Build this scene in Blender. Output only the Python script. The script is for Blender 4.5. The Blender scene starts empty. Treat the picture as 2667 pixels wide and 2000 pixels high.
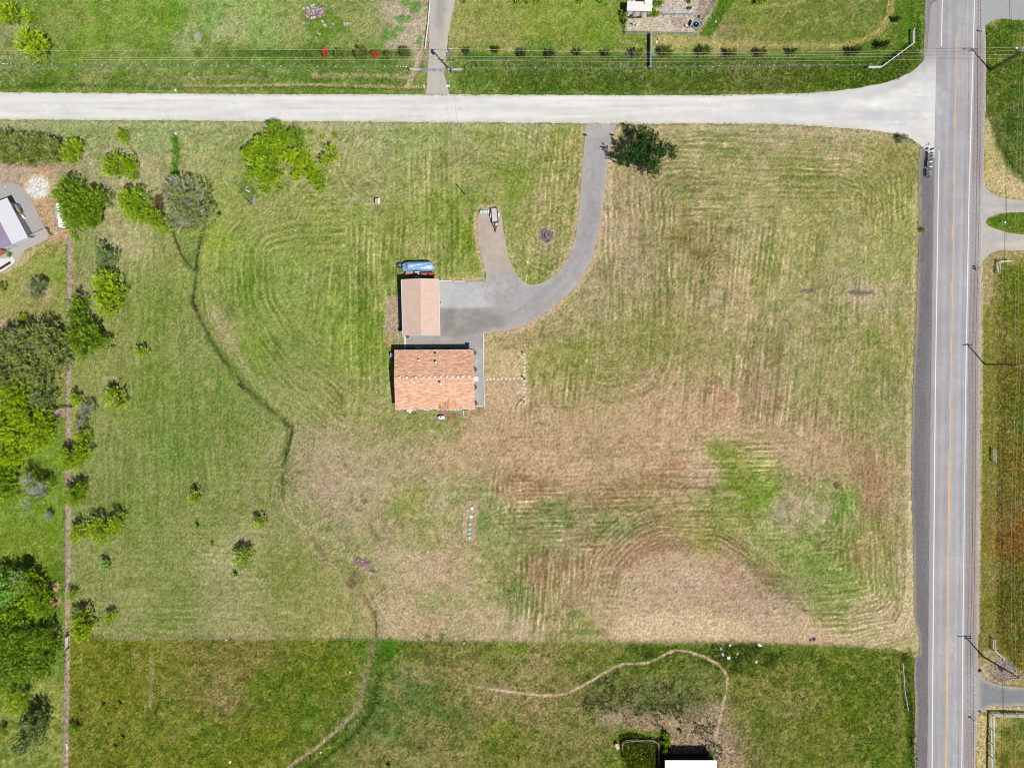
import bpy, math, random
import numpy as np
from mathutils import Vector, geometry

# ------------------------------------------------------------------ camera, world, sun, exposure
SC = bpy.context.scene
COL = SC.collection
S = 0.08            # metres of ground per pixel of the 2667 px wide photograph
H = 144.0           # flying height
NXp, NYp = 1270.0, 940.0
NW = ((NXp-1333.5)*S, (1000-NYp)*S)
EXPOSURE = 0.50
SUN_EL = math.radians(60)
SDX, SDY = 0.66, -0.75      # horizontal direction towards the sun

cam_d = bpy.data.cameras.new('camera')
cam = bpy.data.objects.new('camera', cam_d); COL.objects.link(cam)
cam.location = (NW[0], NW[1], H)
cam_d.sensor_width = 36.0
cam_d.lens = 36.0*H/(2667*S)
cam_d.shift_x = -NW[0]/(2667*S)
cam_d.shift_y = -NW[1]/(2667*S)
cam_d.clip_end = 6000
SC.camera = cam

world = bpy.data.worlds.new('World'); SC.world = world; world.use_nodes = True
wn = world.node_tree
sky = wn.nodes.new('ShaderNodeTexSky'); sky.sky_type = 'NISHITA'; sky.sun_disc = False
sky.sun_elevation = SUN_EL
sky.sun_rotation = math.atan2(SDX, SDY)
wn.links.new(sky.outputs[0], wn.nodes['Background'].inputs[0])
wn.nodes['Background'].inputs[1].default_value = 0.05
sun_d = bpy.data.lights.new('sun', 'SUN'); sun_d.energy = 5.0; sun_d.angle = math.radians(0.5)
sun_d.color = (1.0, 0.965, 0.91)
sun = bpy.data.objects.new('sun', sun_d); COL.objects.link(sun)
hn = math.hypot(SDX, SDY)
sv = Vector((SDX/hn*math.cos(SUN_EL), SDY/hn*math.cos(SUN_EL), math.sin(SUN_EL)))
sun.rotation_euler = sv.to_track_quat('Z', 'Y').to_euler()
sun.location = sv*200
SC.view_settings.view_transform = 'Standard'; SC.view_settings.look = 'None'
SC.view_settings.exposure = EXPOSURE; SC.view_settings.gamma = 1
SC.view_settings.use_curve_mapping = False
SC.cycles.pixel_filter_type = 'BLACKMAN_HARRIS'; SC.cycles.filter_width = 1.05

# ------------------------------------------------------------------ helpers
FACT = 2.12         # sunlit white (albedo 1) comes out this bright at the exposure above
rng = np.random.default_rng(7)
random.seed(7)

def lin(c):
    c = np.asarray(c, float)/255.0
    return np.where(c <= 0.04045, c/12.92, ((c+0.055)/1.055)**2.4)
def alb(c, k=1.0):
    return np.clip(lin(c)/FACT*k, 0.002, 0.82)
def W(px, py, h=0.0):
    """world x, y of what the photograph shows at (px, py) when it stands h metres above the ground"""
    gx = (px-1333.5)*S; gy = (1000-py)*S; f = 1-h/H
    return (NW[0]+(gx-NW[0])*f, NW[1]+(gy-NW[1])*f)

TAB = np.random.default_rng(3).random((8, 256, 256))
def vn(u, v, seed=0):
    u = np.asarray(u, float); v = np.asarray(v, float)
    iu = np.floor(u).astype(int); iv = np.floor(v).astype(int)
    fu = u-iu; fv = v-iv
    fu = fu*fu*(3-2*fu); fv = fv*fv*(3-2*fv)
    T = TAB[seed % 8]; o = (seed//8)*37
    a = T[(iu+o) & 255, (iv+o) & 255]; b = T[(iu+1+o) & 255, (iv+o) & 255]
    c = T[(iu+o) & 255, (iv+1+o) & 255]; d = T[(iu+1+o) & 255, (iv+1+o) & 255]
    return (a*(1-fu)+b*fu)*(1-fv)+(c*(1-fu)+d*fu)*fv
def fbm(x, y, size, octv=4, seed=0, gain=0.55):
    t = 0; a = 1; n = 0
    for i in range(octv):
        t = t+a*(vn(x/size+13.7*i, y/size+7.1*i, seed+i)-0.5); n += a*0.5; a *= gain; size /= 2.03
    return t/n          # about -1..1
def sstep(a, b, x):
    t = np.clip((x-a)/(b-a), 0, 1); return t*t*(3-2*t)

def pl_dist(x, y, pts, closed=False):
    """distance to a polyline and the arc length of the nearest point"""
    pts = [tuple(map(float, p)) for p in pts]
    if closed: pts = pts+[pts[0]]
    best = np.full(x.shape, 1e12); arc = np.zeros(x.shape); acc = 0
    for (x0, y0), (x1, y1) in zip(pts[:-1], pts[1:]):
        dx, dy = x1-x0, y1-y0; L2 = dx*dx+dy*dy+1e-9
        t = np.clip(((x-x0)*dx+(y-y0)*dy)/L2, 0, 1)
        d = (x-x0-t*dx)**2+(y-y0-t*dy)**2
        m = d < best
        best = np.where(m, d, best); arc = np.where(m, acc+t*math.sqrt(L2), arc)
        acc += math.sqrt(L2)
    return np.sqrt(best), arc
def inside(x, y, poly):
    r = np.zeros(x.shape, bool); n = len(poly)
    for i in range(n):
        x0, y0 = poly[i]; x1, y1 = poly[(i+1) % n]
        if y0 == y1: continue
        c = ((y0 > y) != (y1 > y)) & (x < (x1-x0)*(y-y0)/(y1-y0)+x0)
        r ^= c
    return r
def sdf(x, y, poly):
    d, _ = pl_dist(x, y, poly, True)
    return np.where(inside(x, y, poly), -d, d)

class Canvas:
    """colour (sRGB 0..255) at given photograph coordinates"""
    def __init__(s, x, y):
        s.x = x; s.y = y; s.c = np.zeros((x.size, 3))
    def blend(s, m, col, idx=None):
        col = np.asarray(col, float)
        if idx is None: s.c = s.c*(1-m[:, None])+col*m[:, None]
        else: s.c[idx] = s.c[idx]*(1-m[:, None])+col*m[:, None]
    def box(s, pts, pad):
        a = np.asarray(pts); x0, y0 = a.min(0)-pad; x1, y1 = a.max(0)+pad
        return np.nonzero((s.x > x0) & (s.x < x1) & (s.y > y0) & (s.y < y1))[0]
    def poly(s, pts, col, feather=4, rough=4, op=1.0, patch=0.0, psize=25, seed=1):
        i = s.box(pts, feather+rough+4)
        if not len(i): return
        x, y = s.x[i], s.y[i]
        d = sdf(x, y, pts)+rough*fbm(x, y, 22, 4, seed)
        m = op*sstep(feather, -feather, d)
        if patch: m = m*np.clip(1-patch+patch*(1+1.6*fbm(x, y, psize, 4, seed+3)), 0, 1)
        s.blend(m, col, i)
    def stroke(s, pts, w, col, feather=2, rough=1.5, op=1.0, patch=0.0, psize=12, seed=2):
        i = s.box(pts, w+feather+rough+4)
        if not len(i): return
        x, y = s.x[i], s.y[i]
        d, _ = pl_dist(x, y, pts)
        d = d-w/2+rough*fbm(x, y, 14, 3, seed)
        m = op*sstep(feather, -feather, d)
        if patch: m = m*np.clip(1-patch+patch*(1+1.8*fbm(x, y, psize, 3, seed+3)), 0, 1)
        s.blend(m, col, i)
    def spot(s, cx, cy, r, col, op=1.0, rough=0.35, ry=None, seed=4):
        ry = ry or r
        s.poly([(cx+r*math.cos(t), cy+ry*math.sin(t)) for t in np.linspace(0, 6.283, 13)[:-1]],
               col, feather=max(1.5, min(r, ry)*0.35), rough=max(1, min(r, ry)*rough), op=op, seed=seed+int(cx) % 5)
    def lum(s, f):
        s.c = s.c*f[:, None]

def idw_grid(ctrl, x0, x1, y0, y1, step, pw=3.2):
    gx = np.arange(x0, x1+step, step); gy = np.arange(y0, y1+step, step)
    X, Y = np.meshgrid(gx, gy, indexing='ij')
    a = np.asarray(ctrl, float); num = 0; den = 0
    for r in a:
        w = 1/(((X-r[0])**2+(Y-r[1])**2)**(pw/2)+25.0**pw)
        num = num+w[..., None]*r[2:5]; den = den+w
    return num/den[..., None]
def bil(G, x0, y0, step, x, y):
    u = np.clip((x-x0)/step, 0, G.shape[0]-1.001); v = np.clip((y-y0)/step, 0, G.shape[1]-1.001)
    i = u.astype(int); j = v.astype(int); fu = (u-i)[:, None]; fv = (v-j)[:, None]
    return (G[i, j]*(1-fu)+G[i+1, j]*fu)*(1-fv)+(G[i, j+1]*(1-fu)+G[i+1, j+1]*fu)*fv

# ---- nodes
def new_mat(name):
    m = bpy.data.materials.new(name); m.use_nodes = True
    nt = m.node_tree; b = nt.nodes['Principled BSDF']
    b.inputs['Specular IOR Level'].default_value = 0.25
    return m, nt, b
def noise_node(nt, scale, detail=4, rough=0.6, vec=None, stretch=None):
    n = nt.nodes.new('ShaderNodeTexNoise'); n.inputs['Scale'].default_value = scale
    n.inputs['Detail'].default_value = detail; n.inputs['Roughness'].default_value = rough
    tc = nt.nodes.new('ShaderNodeTexCoord')
    if stretch:
        mp = nt.nodes.new('ShaderNodeMapping'); mp.inputs['Scale'].default_value = stretch[:3]
        if len(stretch) > 3: mp.inputs['Rotation'].default_value = (0, 0, stretch[3])
        nt.links.new(tc.outputs['Object'], mp.inputs[0]); nt.links.new(mp.outputs[0], n.inputs['Vector'])
    else: nt.links.new(tc.outputs['Object'], n.inputs['Vector'])
    return n
def mul_by_noise(nt, src, noise, lo, hi, a=0.3, b=0.7):
    mr = nt.nodes.new('ShaderNodeMapRange')
    mr.inputs['From Min'].default_value = a; mr.inputs['From Max'].default_value = b
    mr.inputs['To Min'].default_value = lo; mr.inputs['To Max'].default_value = hi
    nt.links.new(noise.outputs['Fac'], mr.inputs['Value'])
    mx = nt.nodes.new('ShaderNodeVectorMath'); mx.operation = 'SCALE'
    nt.links.new(src, mx.inputs[0]); nt.links.new(mr.outputs[0], mx.inputs['Scale'])
    return mx.outputs[0]
def mat(name, rgb, rough=0.8, var=0.12, scale=3.0, bump=0.0, metal=0.0, stretch=None, k=1.0, spec=0.25):
    m, nt, b = new_mat(name)
    c = nt.nodes.new('ShaderNodeRGB'); c.outputs[0].default_value = (*alb(rgb, k), 1)
    n = noise_node(nt, scale, 5, 0.65, stretch=stretch)
    o = mul_by_noise(nt, c.outputs[0], n, 1-var, 1+var)
    nt.links.new(o, b.inputs['Base Color'])
    b.inputs['Roughness'].default_value = rough; b.inputs['Metallic'].default_value = metal
    b.inputs['Specular IOR Level'].default_value = spec
    if bump:
        bp = nt.nodes.new('ShaderNodeBump'); bp.inputs['Strength'].default_value = bump; bp.inputs['Distance'].default_value = 0.05
        nt.links.new(n.outputs['Fac'], bp.inputs['Height']); nt.links.new(bp.outputs[0], b.inputs['Normal'])
    return m
def vcol_mat(name, grains, rough=0.95, bump=0.5, dist=0.06, spec=0.1, transl=0.0):
    """vertex colour (the surface's own colour) with fine procedural grain; grains = [(scale, lo, hi, stretch)]"""
    m, nt, b = new_mat(name)
    at = nt.nodes.new('ShaderNodeAttribute'); at.attribute_name = 'Col'
    o = at.outputs['Color']; last = None
    for g in grains:
        n = noise_node(nt, g[0], 3, 0.7, stretch=(g[3] if len(g) > 3 else None)); last = n
        o = mul_by_noise(nt, o, n, g[1], g[2])
    nt.links.new(o, b.inputs['Base Color'])
    b.inputs['Roughness'].default_value = rough; b.inputs['Specular IOR Level'].default_value = spec
    if bump and last:
        bp = nt.nodes.new('ShaderNodeBump'); bp.inputs['Strength'].default_value = bump; bp.inputs['Distance'].default_value = dist
        nt.links.new(last.outputs['Fac'], bp.inputs['Height']); nt.links.new(bp.outputs[0], b.inputs['Normal'])
    if transl:
        tr = nt.nodes.new('ShaderNodeBsdfTranslucent'); mx = nt.nodes.new('ShaderNodeMixShader')
        mx.inputs[0].default_value = transl
        nt.links.new(o, tr.inputs[0]); nt.links.new(b.outputs[0], mx.inputs[1]); nt.links.new(tr.outputs[0], mx.inputs[2])
        nt.links.new(mx.outputs[0], nt.nodes['Material Output'].inputs['Surface'])
    return m

# ---- mesh making
def mesh_np(name, V, F, cols=None, material=None, per_face=4):
    """V (n,3), F (m,per_face) arrays; cols (n,3) linear per vertex"""
    me = bpy.data.meshes.new(name)
    V = np.asarray(V, np.float32); F = np.asarray(F, np.int32)
    me.vertices.add(len(V)); me.vertices.foreach_set('co', V.ravel())
    me.loops.add(F.size); me.loops.foreach_set('vertex_index', F.ravel())
    me.polygons.add(len(F))
    me.polygons.foreach_set('loop_start', np.arange(0, F.size, per_face, dtype=np.int32))
    me.polygons.foreach_set('loop_total', np.full(len(F), per_face, np.int32))
    if cols is not None:
        ca = me.color_attributes.new('Col', 'FLOAT_COLOR', 'POINT')
        c4 = np.ones((len(V), 4), np.float32); c4[:, :3] = cols
        ca.data.foreach_set('color', c4.ravel())
    me.update(calc_edges=True)
    if material: me.materials.append(material)
    return me
def link(name, me, parent=None, loc=(0, 0, 0)):
    o = bpy.data.objects.new(name, me); COL.objects.link(o); o.location = loc
    if parent: o.parent = parent
    return o
def tag(o, label=None, cat=None, group=None, kind=None):
    if label: o['label'] = label
    if cat: o['category'] = cat
    if group: o['group'] = group
    if kind: o['kind'] = kind
    return o
def thing(name, label, cat, loc=(0, 0, 0), rz=0, group=None):
    o = bpy.data.objects.new(name, None); COL.objects.link(o)
    o.location = loc; o.rotation_euler = (0, 0, rz); o.empty_display_size = 0.3
    return tag(o, label, cat, group)

class MB:
    """collects shapes given in world coordinates (or local ones when no parent offset is wanted)"""
    def __init__(s): s.v = []; s.f = []; s.m = []
    def add(s, vs, fs, mi=0):
        b = len(s.v); s.v += [tuple(map(float, p)) for p in vs]
        s.f += [tuple(b+i for i in f) for f in fs]; s.m += [mi]*len(fs); return s
    def box(s, cx, cy, z0, z1, sx, sy, rot=0, mi=0, taper=1.0):
        c, n = math.cos(rot), math.sin(rot); vs = []
        for z, k in ((z0, 1), (z1, taper)):
            for dx, dy in ((-1, -1), (1, -1), (1, 1), (-1, 1)):
                x, y = dx*sx/2*k, dy*sy/2*k
                vs.append((cx+x*c-y*n, cy+x*n+y*c, z))
        return s.add(vs, [(3, 2, 1, 0), (4, 5, 6, 7), (0, 1, 5, 4), (1, 2, 6, 5), (2, 3, 7, 6), (3, 0, 4, 7)], mi)
    def prism(s, poly, z0, z1, mi=0):
        n = len(poly)
        a = sum(poly[i][0]*poly[(i+1) % n][1]-poly[(i+1) % n][0]*poly[i][1] for i in range(n))
        if a < 0: poly = poly[::-1]
        vs = [(x, y, z0) for x, y in poly]+[(x, y, z1) for x, y in poly]
        fs = [tuple(range(n-1, -1, -1)), tuple(range(n, 2*n))]+[(i, (i+1) % n, n+(i+1) % n, n+i) for i in range(n)]
        return s.add(vs, fs, mi)
    def slab(s, quad, t, mi=0):
        """a sloping slab: four 3D points of its top, thickness t downwards"""
        n = len(quad)
        a = sum(quad[i][0]*quad[(i+1) % n][1]-quad[(i+1) % n][0]*quad[i][1] for i in range(n))
        if a < 0: quad = quad[::-1]
        vs = [(x, y, z-t) for x, y, z in quad]+list(quad)
        fs = [tuple(range(n-1, -1, -1)), tuple(range(n, 2*n))]+[(i, (i+1) % n, n+(i+1) % n, n+i) for i in range(n)]
        return s.add(vs, fs, mi)
    def tube(s, pts, r, n=6, r1=None, cap=True, mi=0):
        pts = [Vector(p) for p in pts]; rings = []; m = len(pts)
        for i, p in enumerate(pts):
            d = (pts[min(i+1, m-1)]-pts[max(i-1, 0)]).normalized()
            a = d.cross(Vector((0, 0, 1)))
            if a.length < 1e-3: a = Vector((1, 0, 0))
            a.normalize(); b = d.cross(a)
            rr = r if r1 is None else r+(r1-r)*i/(m-1)
            rings.append([p+a*rr*math.cos(2*math.pi*k/n)+b*rr*math.sin(2*math.pi*k/n) for k in range(n)])
        vs = [v for R in rings for v in R]; fs = []
        for i in range(m-1):
            for k in range(n):
                fs.append((i*n+k, i*n+(k+1) % n, (i+1)*n+(k+1) % n, (i+1)*n+k))
        if cap: fs += [tuple(range(n-1, -1, -1)), tuple((m-1)*n+k for k in range(n))]
        return s.add(vs, fs, mi)
    def lathe(s, cx, cy, prof, n=12, mi=0):
        vs = []; fs = []
        for r, z in prof:
            vs += [(cx+r*math.cos(2*math.pi*k/n), cy+r*math.sin(2*math.pi*k/n), z) for k in range(n)]
        for i in range(len(prof)-1):
            for k in range(n):
                fs.append((i*n+k, i*n+(k+1) % n, (i+1)*n+(k+1) % n, (i+1)*n+k))
        fs += [tuple(range(n-1, -1, -1)), tuple((len(prof)-1)*n+k for k in range(n))]
        return s.add(vs, fs, mi)
    def build(s, name, mats, parent=None, smooth=False, label=None, offset=True, root=None):
        me = bpy.data.meshes.new(name)
        off = Vector((0, 0, 0))
        p = parent
        while offset and p is not None: off += Vector(p.location); p = p.parent
        me.from_pydata([(v[0]-off[0], v[1]-off[1], v[2]-off[2]) for v in s.v], [], s.f)
        for m in (mats if isinstance(mats, (list, tuple)) else [mats]): me.materials.append(m)
        me.polygons.foreach_set('material_index', s.m)
        if smooth: me.polygons.foreach_set('use_smooth', [True]*len(me.polygons))
        me.update()
        o = link(name, me, parent)
        if label: o['label'] = label
        return o
def dup(o, parent, loc, rz=0, scale=None):
    c = o.copy(); COL.objects.link(c); c.parent = parent; c.location = loc; c.rotation_euler = (0, 0, rz)
    if scale: c.scale = scale
    return c
# ------------------------------------------------------------------ the ground: colour survey (photograph x, y, sRGB)
NORTH = [(50,20,112,146,42),(150,80,132,150,68),(250,100,126,155,52),(350,60,130,160,62),(450,60,112,150,36),(30,90,150,155,102),
(60,170,135,148,85),(250,190,148,155,98),(400,185,140,152,90),(100,222,88,125,28),(300,225,110,138,48),(200,142,108,142,36),
(400,140,98,132,30),(480,100,150,168,108),(560,30,136,170,86),(600,80,182,180,134),(680,40,150,175,96),(700,100,150,175,100),
(750,60,160,166,104),(950,80,155,160,96),(900,115,138,158,80),(980,30,150,160,96),(1000,60,168,165,124),(1040,40,188,176,152),
(1070,100,184,172,150),(1200,60,156,160,86),(1300,50,150,155,80),(1400,60,140,156,60),(1500,40,130,155,52),(1550,90,120,150,42),
(1500,120,136,150,62),(1320,112,156,156,86),(1230,100,168,160,100),(1650,112,142,155,68),(1750,108,178,172,105),(1850,112,184,170,112),
(700,150,92,125,38),(850,155,88,122,36),(1000,155,92,128,38),(600,160,100,132,45),(650,195,110,132,62),(900,188,98,130,48),
(850,236,98,130,38),(550,215,125,140,70),(1250,160,88,125,38),(1400,160,84,122,36),(1600,160,90,125,38),(1800,160,84,120,34),
(1400,190,92,112,44),(1600,190,100,118,52),(1800,195,98,116,46),(1400,230,80,112,22),(1600,230,82,112,24),(1800,230,86,112,28),
(1900,80,138,132,84),(2000,60,126,130,62),(2100,80,116,130,52),(2200,40,122,130,62),(2280,60,118,128,58),(1950,110,150,140,85),
(2370,60,82,120,22),(2350,180,88,112,30),(2300,150,84,118,26),(2100,200,94,112,30),(2200,195,88,116,26),(2000,210,112,122,54),
(1950,25,115,140,45),(1800,200,90,115,35),(2050,160,110,125,50)]
PROP = [(200,330,148,160,104),(430,340,150,164,106),(550,330,150,160,100),(150,420,174,156,132),(400,440,176,165,126),(350,470,180,166,130),
(300,600,184,170,132),(340,640,188,176,136),(430,640,164,162,104),(520,630,150,165,70),(220,650,150,155,92),(220,720,164,156,110),
(350,750,140,150,80),(400,820,126,145,66),(330,900,150,150,90),(400,1000,122,140,62),(250,1000,150,150,90),(500,900,150,150,96),
(550,1000,130,145,70),(450,1150,120,140,66),(300,1200,140,145,86),(600,1150,130,140,76),(250,1450,150,150,95),(350,1350,126,140,70),
(450,1450,140,145,86),(550,1350,135,140,80),(600,1450,175,165,122),(350,1550,150,150,95),(450,1580,130,140,76),(580,1560,166,156,116),
(650,1600,166,156,110),(750,1500,135,140,76),(800,1600,150,145,86),(850,1500,150,145,90),(900,1620,160,150,96),
(600,650,144,164,76),(650,750,130,154,66),(750,700,138,158,76),(650,900,130,154,62),(750,900,135,150,76),(850,700,144,158,82),
(900,800,134,158,66),(950,900,130,155,56),(750,1020,145,150,90),(900,1050,155,155,90),(980,700,148,158,80),(560,850,158,156,100),
(850,600,150,160,82),(700,560,155,160,92),(620,540,150,160,86),(900,350,166,165,116),(1000,340,156,165,110),(1100,360,150,165,96),
(1200,400,165,165,112),(1300,350,150,160,90),(1400,340,155,160,96),(1480,380,150,155,76),(1350,450,126,145,56),(1100,450,165,165,106),
(950,480,160,160,106),(880,430,165,165,106),(1150,550,136,155,62),(1220,620,120,150,46),(1050,600,145,155,76),(1200,700,146,158,78),
(1100,640,160,160,96),(1330,560,150,155,82),(1400,520,165,160,102),(1480,560,160,155,92),(1350,680,150,155,86),(1450,680,165,160,102),
(1400,740,150,150,80),(1650,480,160,150,106),(1800,350,165,160,110),(2000,350,165,160,116),(2200,360,170,160,116),(1750,480,150,145,96),
(1900,430,148,150,90),(2100,450,144,145,80),(2300,450,144,145,76),(2350,550,150,155,80),(1600,600,180,166,130),(1650,700,160,150,110),
(1550,750,165,155,116),(1800,620,140,130,76),(1850,640,150,145,90),(1950,620,165,160,110),(1900,750,178,165,120),(2000,700,155,155,90),
(2100,600,155,155,90),(2200,650,155,155,96),(2250,760,172,162,126),(2050,850,148,144,96),(2200,850,150,148,90),(2300,900,148,148,80),
(1700,900,136,140,68),(1600,950,150,145,86),(1450,850,165,155,106),(1380,800,174,165,120),(1350,880,174,156,110),(1400,940,148,148,76),
(1500,920,122,135,54),(1800,900,150,145,86),(1900,950,150,145,90),(1950,1000,165,150,110),(1700,1020,182,156,120),(1760,1070,194,166,130),
(1885,1040,178,140,110),(2000,1060,175,150,116),(2100,1000,150,148,92),(2250,1050,142,145,82),(2350,1100,150,150,96),
(1150,1200,180,156,120),(1250,1150,184,156,120),(1350,1120,188,156,120),(1400,1180,188,160,126),(1500,1150,178,155,112),
(1330,1220,170,142,106),(1400,1260,168,134,100),(1500,1250,184,156,120),(1600,1200,165,146,102),(1600,1300,156,132,88),
(1700,1150,184,156,120),(1750,1220,166,134,98),(1830,1220,190,166,140),(1800,1110,188,160,126),(1900,1110,184,156,126),
(2050,1130,178,152,116),(2150,1170,174,150,112),(2250,1230,160,130,94),(2270,1290,158,124,96),(2350,1250,164,150,102),
(1880,1180,118,140,40),(1930,1270,110,145,38),(1980,1290,104,148,34),(1900,1350,130,145,58),(1800,1380,145,140,78),(1850,1420,140,140,62),
(1450,1360,122,140,80),(1600,1370,108,126,66),(1650,1350,140,135,80),(1380,1400,150,145,92),(1500,1420,168,154,114),
(2100,1200,174,156,116),(2050,1330,172,160,134),(2150,1340,164,156,120),(2200,1300,98,145,46),(2180,1360,112,140,52),(2100,1440,104,146,48),
(2050,1450,120,145,62),(2180,1480,114,143,52),(2200,1530,110,143,52),(2150,1560,122,140,62),(2250,1450,148,132,82),(2300,1400,150,145,82),
(2300,1500,150,152,86),(2330,1600,194,180,136),(2250,1600,188,175,130),(2360,1450,184,170,130),(2360,1300,168,160,116),
(850,1150,165,156,120),(950,1250,175,160,130),(850,1250,168,148,125),(800,1200,165,150,116),(950,1130,150,150,96),(1050,1100,150,150,90),
(1150,1120,155,150,96),(1050,1250,168,156,120),(1070,1300,140,145,72),(1150,1300,168,160,120),(1120,1380,155,155,96),(1180,1400,178,160,122),
(1000,1400,160,146,116),(1050,1450,174,165,126),(900,1350,160,150,116),(950,1420,150,150,96),(1100,1520,188,160,130),(1150,1480,178,152,125),
(1050,1600,184,165,130),(1130,1610,174,152,120),(1130,1560,130,144,75),(1250,1350,124,145,82),(1300,1400,145,150,92),(1300,1500,150,150,92),
(1350,1550,132,145,80),(1280,1620,184,170,130),(1340,1640,190,175,140),(1400,1500,160,134,98),(1450,1600,158,142,98),(1500,1480,165,138,102),
(1550,1560,174,160,116),(1500,1640,150,150,86),(1550,1450,165,142,102),(1650,1450,165,130,98),(1700,1480,174,148,125),(1750,1430,160,126,96),
(1800,1500,184,156,134),(1900,1500,170,134,112),(1700,1560,192,168,138),(1650,1640,212,190,146),(1800,1600,190,166,136),(1850,1650,204,185,140),
(1950,1550,165,138,116),(2000,1620,190,166,136),(2050,1580,152,138,112),(2100,1640,194,170,130),(1900,1430,164,142,106),(2000,1500,162,142,106),
(1980,1420,130,145,72),(1300,930,184,166,122),(1310,1020,188,168,134),(1300,1060,184,160,130),(2280,700,150,155,85),(1600,380,160,150,100)]
WEST = [(100,640,142,165,62),(30,720,150,165,76),(150,700,130,162,54),(60,850,150,155,82),(150,820,140,155,70),(150,1200,102,148,34),
(130,1280,92,145,24),(100,1400,96,145,20),(165,1500,74,125,18),(60,1450,102,140,24),(160,1700,82,135,24),(110,1850,120,145,52),
(150,1950,112,140,50),(20,1950,95,130,40),(50,600,150,160,80),(50,450,180,160,135),(100,440,178,158,130),(150,560,188,160,110),
(130,600,185,155,110),(60,420,170,150,120)]
SOUTH = [(230,1700,106,116,24),(350,1700,114,120,32),(300,1800,108,116,24),(450,1700,120,120,44),(550,1720,112,108,46),(600,1760,138,124,76),
(650,1700,130,120,58),(580,1830,134,120,76),(700,1780,78,106,14),(850,1750,98,114,18),(800,1850,78,106,14),(680,1920,98,114,14),
(550,1920,94,114,22),(400,1900,108,118,36),(250,1950,104,114,30),(450,1980,106,116,24),(620,1980,98,110,18),(1010,1690,74,116,20),
(1000,1850,84,110,50),(1100,1800,100,115,52),(1080,1680,92,106,34),(1150,1700,100,106,50),(1200,1750,138,126,80),(1070,1760,162,145,114),
(1250,1700,118,120,56),(1350,1680,102,124,40),(1400,1720,162,140,104),(1300,1800,148,134,96),(1200,1850,102,114,52),(1000,1900,86,110,50),
(1100,1920,118,116,66),(1250,1850,138,126,84),(1320,1920,90,110,20),(1150,1980,128,124,70),(1000,1960,134,125,76),(1400,1850,148,130,92),
(1350,1950,120,120,54),(1450,1800,138,130,76),(1500,1700,114,120,52),(1500,1900,124,120,66),(1600,1750,110,120,48),(1600,1820,118,115,54),
(1700,1700,72,95,18),(1750,1710,98,116,34),(1700,1820,104,110,54),(1800,1780,114,120,62),(1800,1830,94,102,50),(1700,1880,168,145,120),
(1600,1860,148,130,110),(1850,1860,148,130,100),(1800,1930,164,142,120),(1900,1950,148,130,106),(1950,1800,118,120,56),(2050,1850,118,120,62),
(1950,1700,80,96,20),(2100,1720,90,106,28),(2200,1750,84,106,18),(2250,1850,84,106,14),(2330,1850,88,106,28),(2100,1920,98,110,32),
(2200,1950,108,115,42),(2300,1980,76,104,14),(2000,1900,98,110,38),(1650,1960,98,120,26),(1640,1920,90,118,28)]
EAST = [(2600,100,78,110,16),(2640,200,86,114,20),(2600,250,80,110,24),(2630,330,62,100,24),(2620,420,80,110,24),(2585,350,195,178,122),
(2600,450,190,172,122),(2620,660,158,150,96),(2580,750,164,150,96),(2640,720,108,128,24),(2640,800,104,118,20),(2590,850,140,134,62),
(2640,1000,110,110,24),(2600,1000,130,120,54),(2570,1100,114,120,34),(2600,1100,130,120,62),(2650,1080,96,114,20),(2650,1200,124,112,28),
(2580,1250,124,120,52),(2600,1350,130,115,52),(2650,1400,130,94,28),(2640,1550,96,100,20),(2650,1650,104,105,20),(2570,1500,130,125,66),
(2570,1650,120,115,52),(2640,1750,120,110,24),(2560,1780,182,165,134),(2560,1900,188,170,120),(2560,1980,184,165,116),(2640,1920,100,105,34),
(2620,1980,110,105,24)]

# ------------------------------------------------------------------ outlines (photograph coordinates)
def resample(pts, step, seed=0, amp=0.0):
    for _ in range(2):
        q = [pts[0]]
        for (a, b), (c, d) in zip(pts[:-1], pts[1:]): q += [(a*.75+c*.25, b*.75+d*.25), (a*.25+c*.75, b*.25+d*.75)]
        pts = q+[pts[-1]]
    out = []; k = 0
    n = len(pts)
    for i in range(n-1):
        (x0, y0), (x1, y1) = pts[i], pts[i+1]
        m = max(1, int(math.hypot(x1-x0, y1-y0)/step))
        for j in range(m):
            t = j/m; out.append((x0+(x1-x0)*t, y0+(y1-y0)*t))
    out.append(pts[-1]); out = np.array(out, float)
    if amp:
        j = fbm(out[:, 0], out[:, 1], 16, 3, seed)*amp; k2 = fbm(out[:, 0]+77, out[:, 1]+31, 16, 3, seed+1)*amp
        out = out+np.stack([k2, j], 1)
    return [tuple(p) for p in out]
GR_TOP = [(-60,240),(0,241),(300,243),(700,246),(1300,247),(1700,249),(1967,247),(2100,243),(2157,240),(2220,232),(2283,222),(2346,203),(2378,186),(2398,168),(2411,148),(2416,118),(2420,70),(2424,10),(2440,4)]
GR_BOT = [(-60,311),(0,312),(700,316),(1300,320),(1650,323),(1967,323),(2080,327),(2157,331),(2250,337),(2330,348),(2375,362),(2405,384),(2428,410),(2450,420)]
gravel_poly = resample(GR_TOP, 3, 1, 2.4)+[(2450,4),(2452,250),(2448,415)]+resample(GR_BOT, 3, 5, 2.4)[::-1]
def aspL(y): return np.interp(y, [-80,0,525,1025,1525,2080], [2443,2442,2431,2423.5,2418.5,2414])
def lineL(y): return np.interp(y, [-80,0,525,1025,1525,2080], [2455,2454,2443,2435.5,2431,2426.5])
def lineR(y): return np.interp(y, [-80,0,525,1025,1525,2080], [2539,2538,2523,2514.5,2508.5,2504])
def lineC(y): return np.interp(y, [-80,0,160,525,1025,1525,2080], [2494,2493,2489,2483,2475,2469,2463.5])
def aspR(y): return lineR(y)+5
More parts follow.
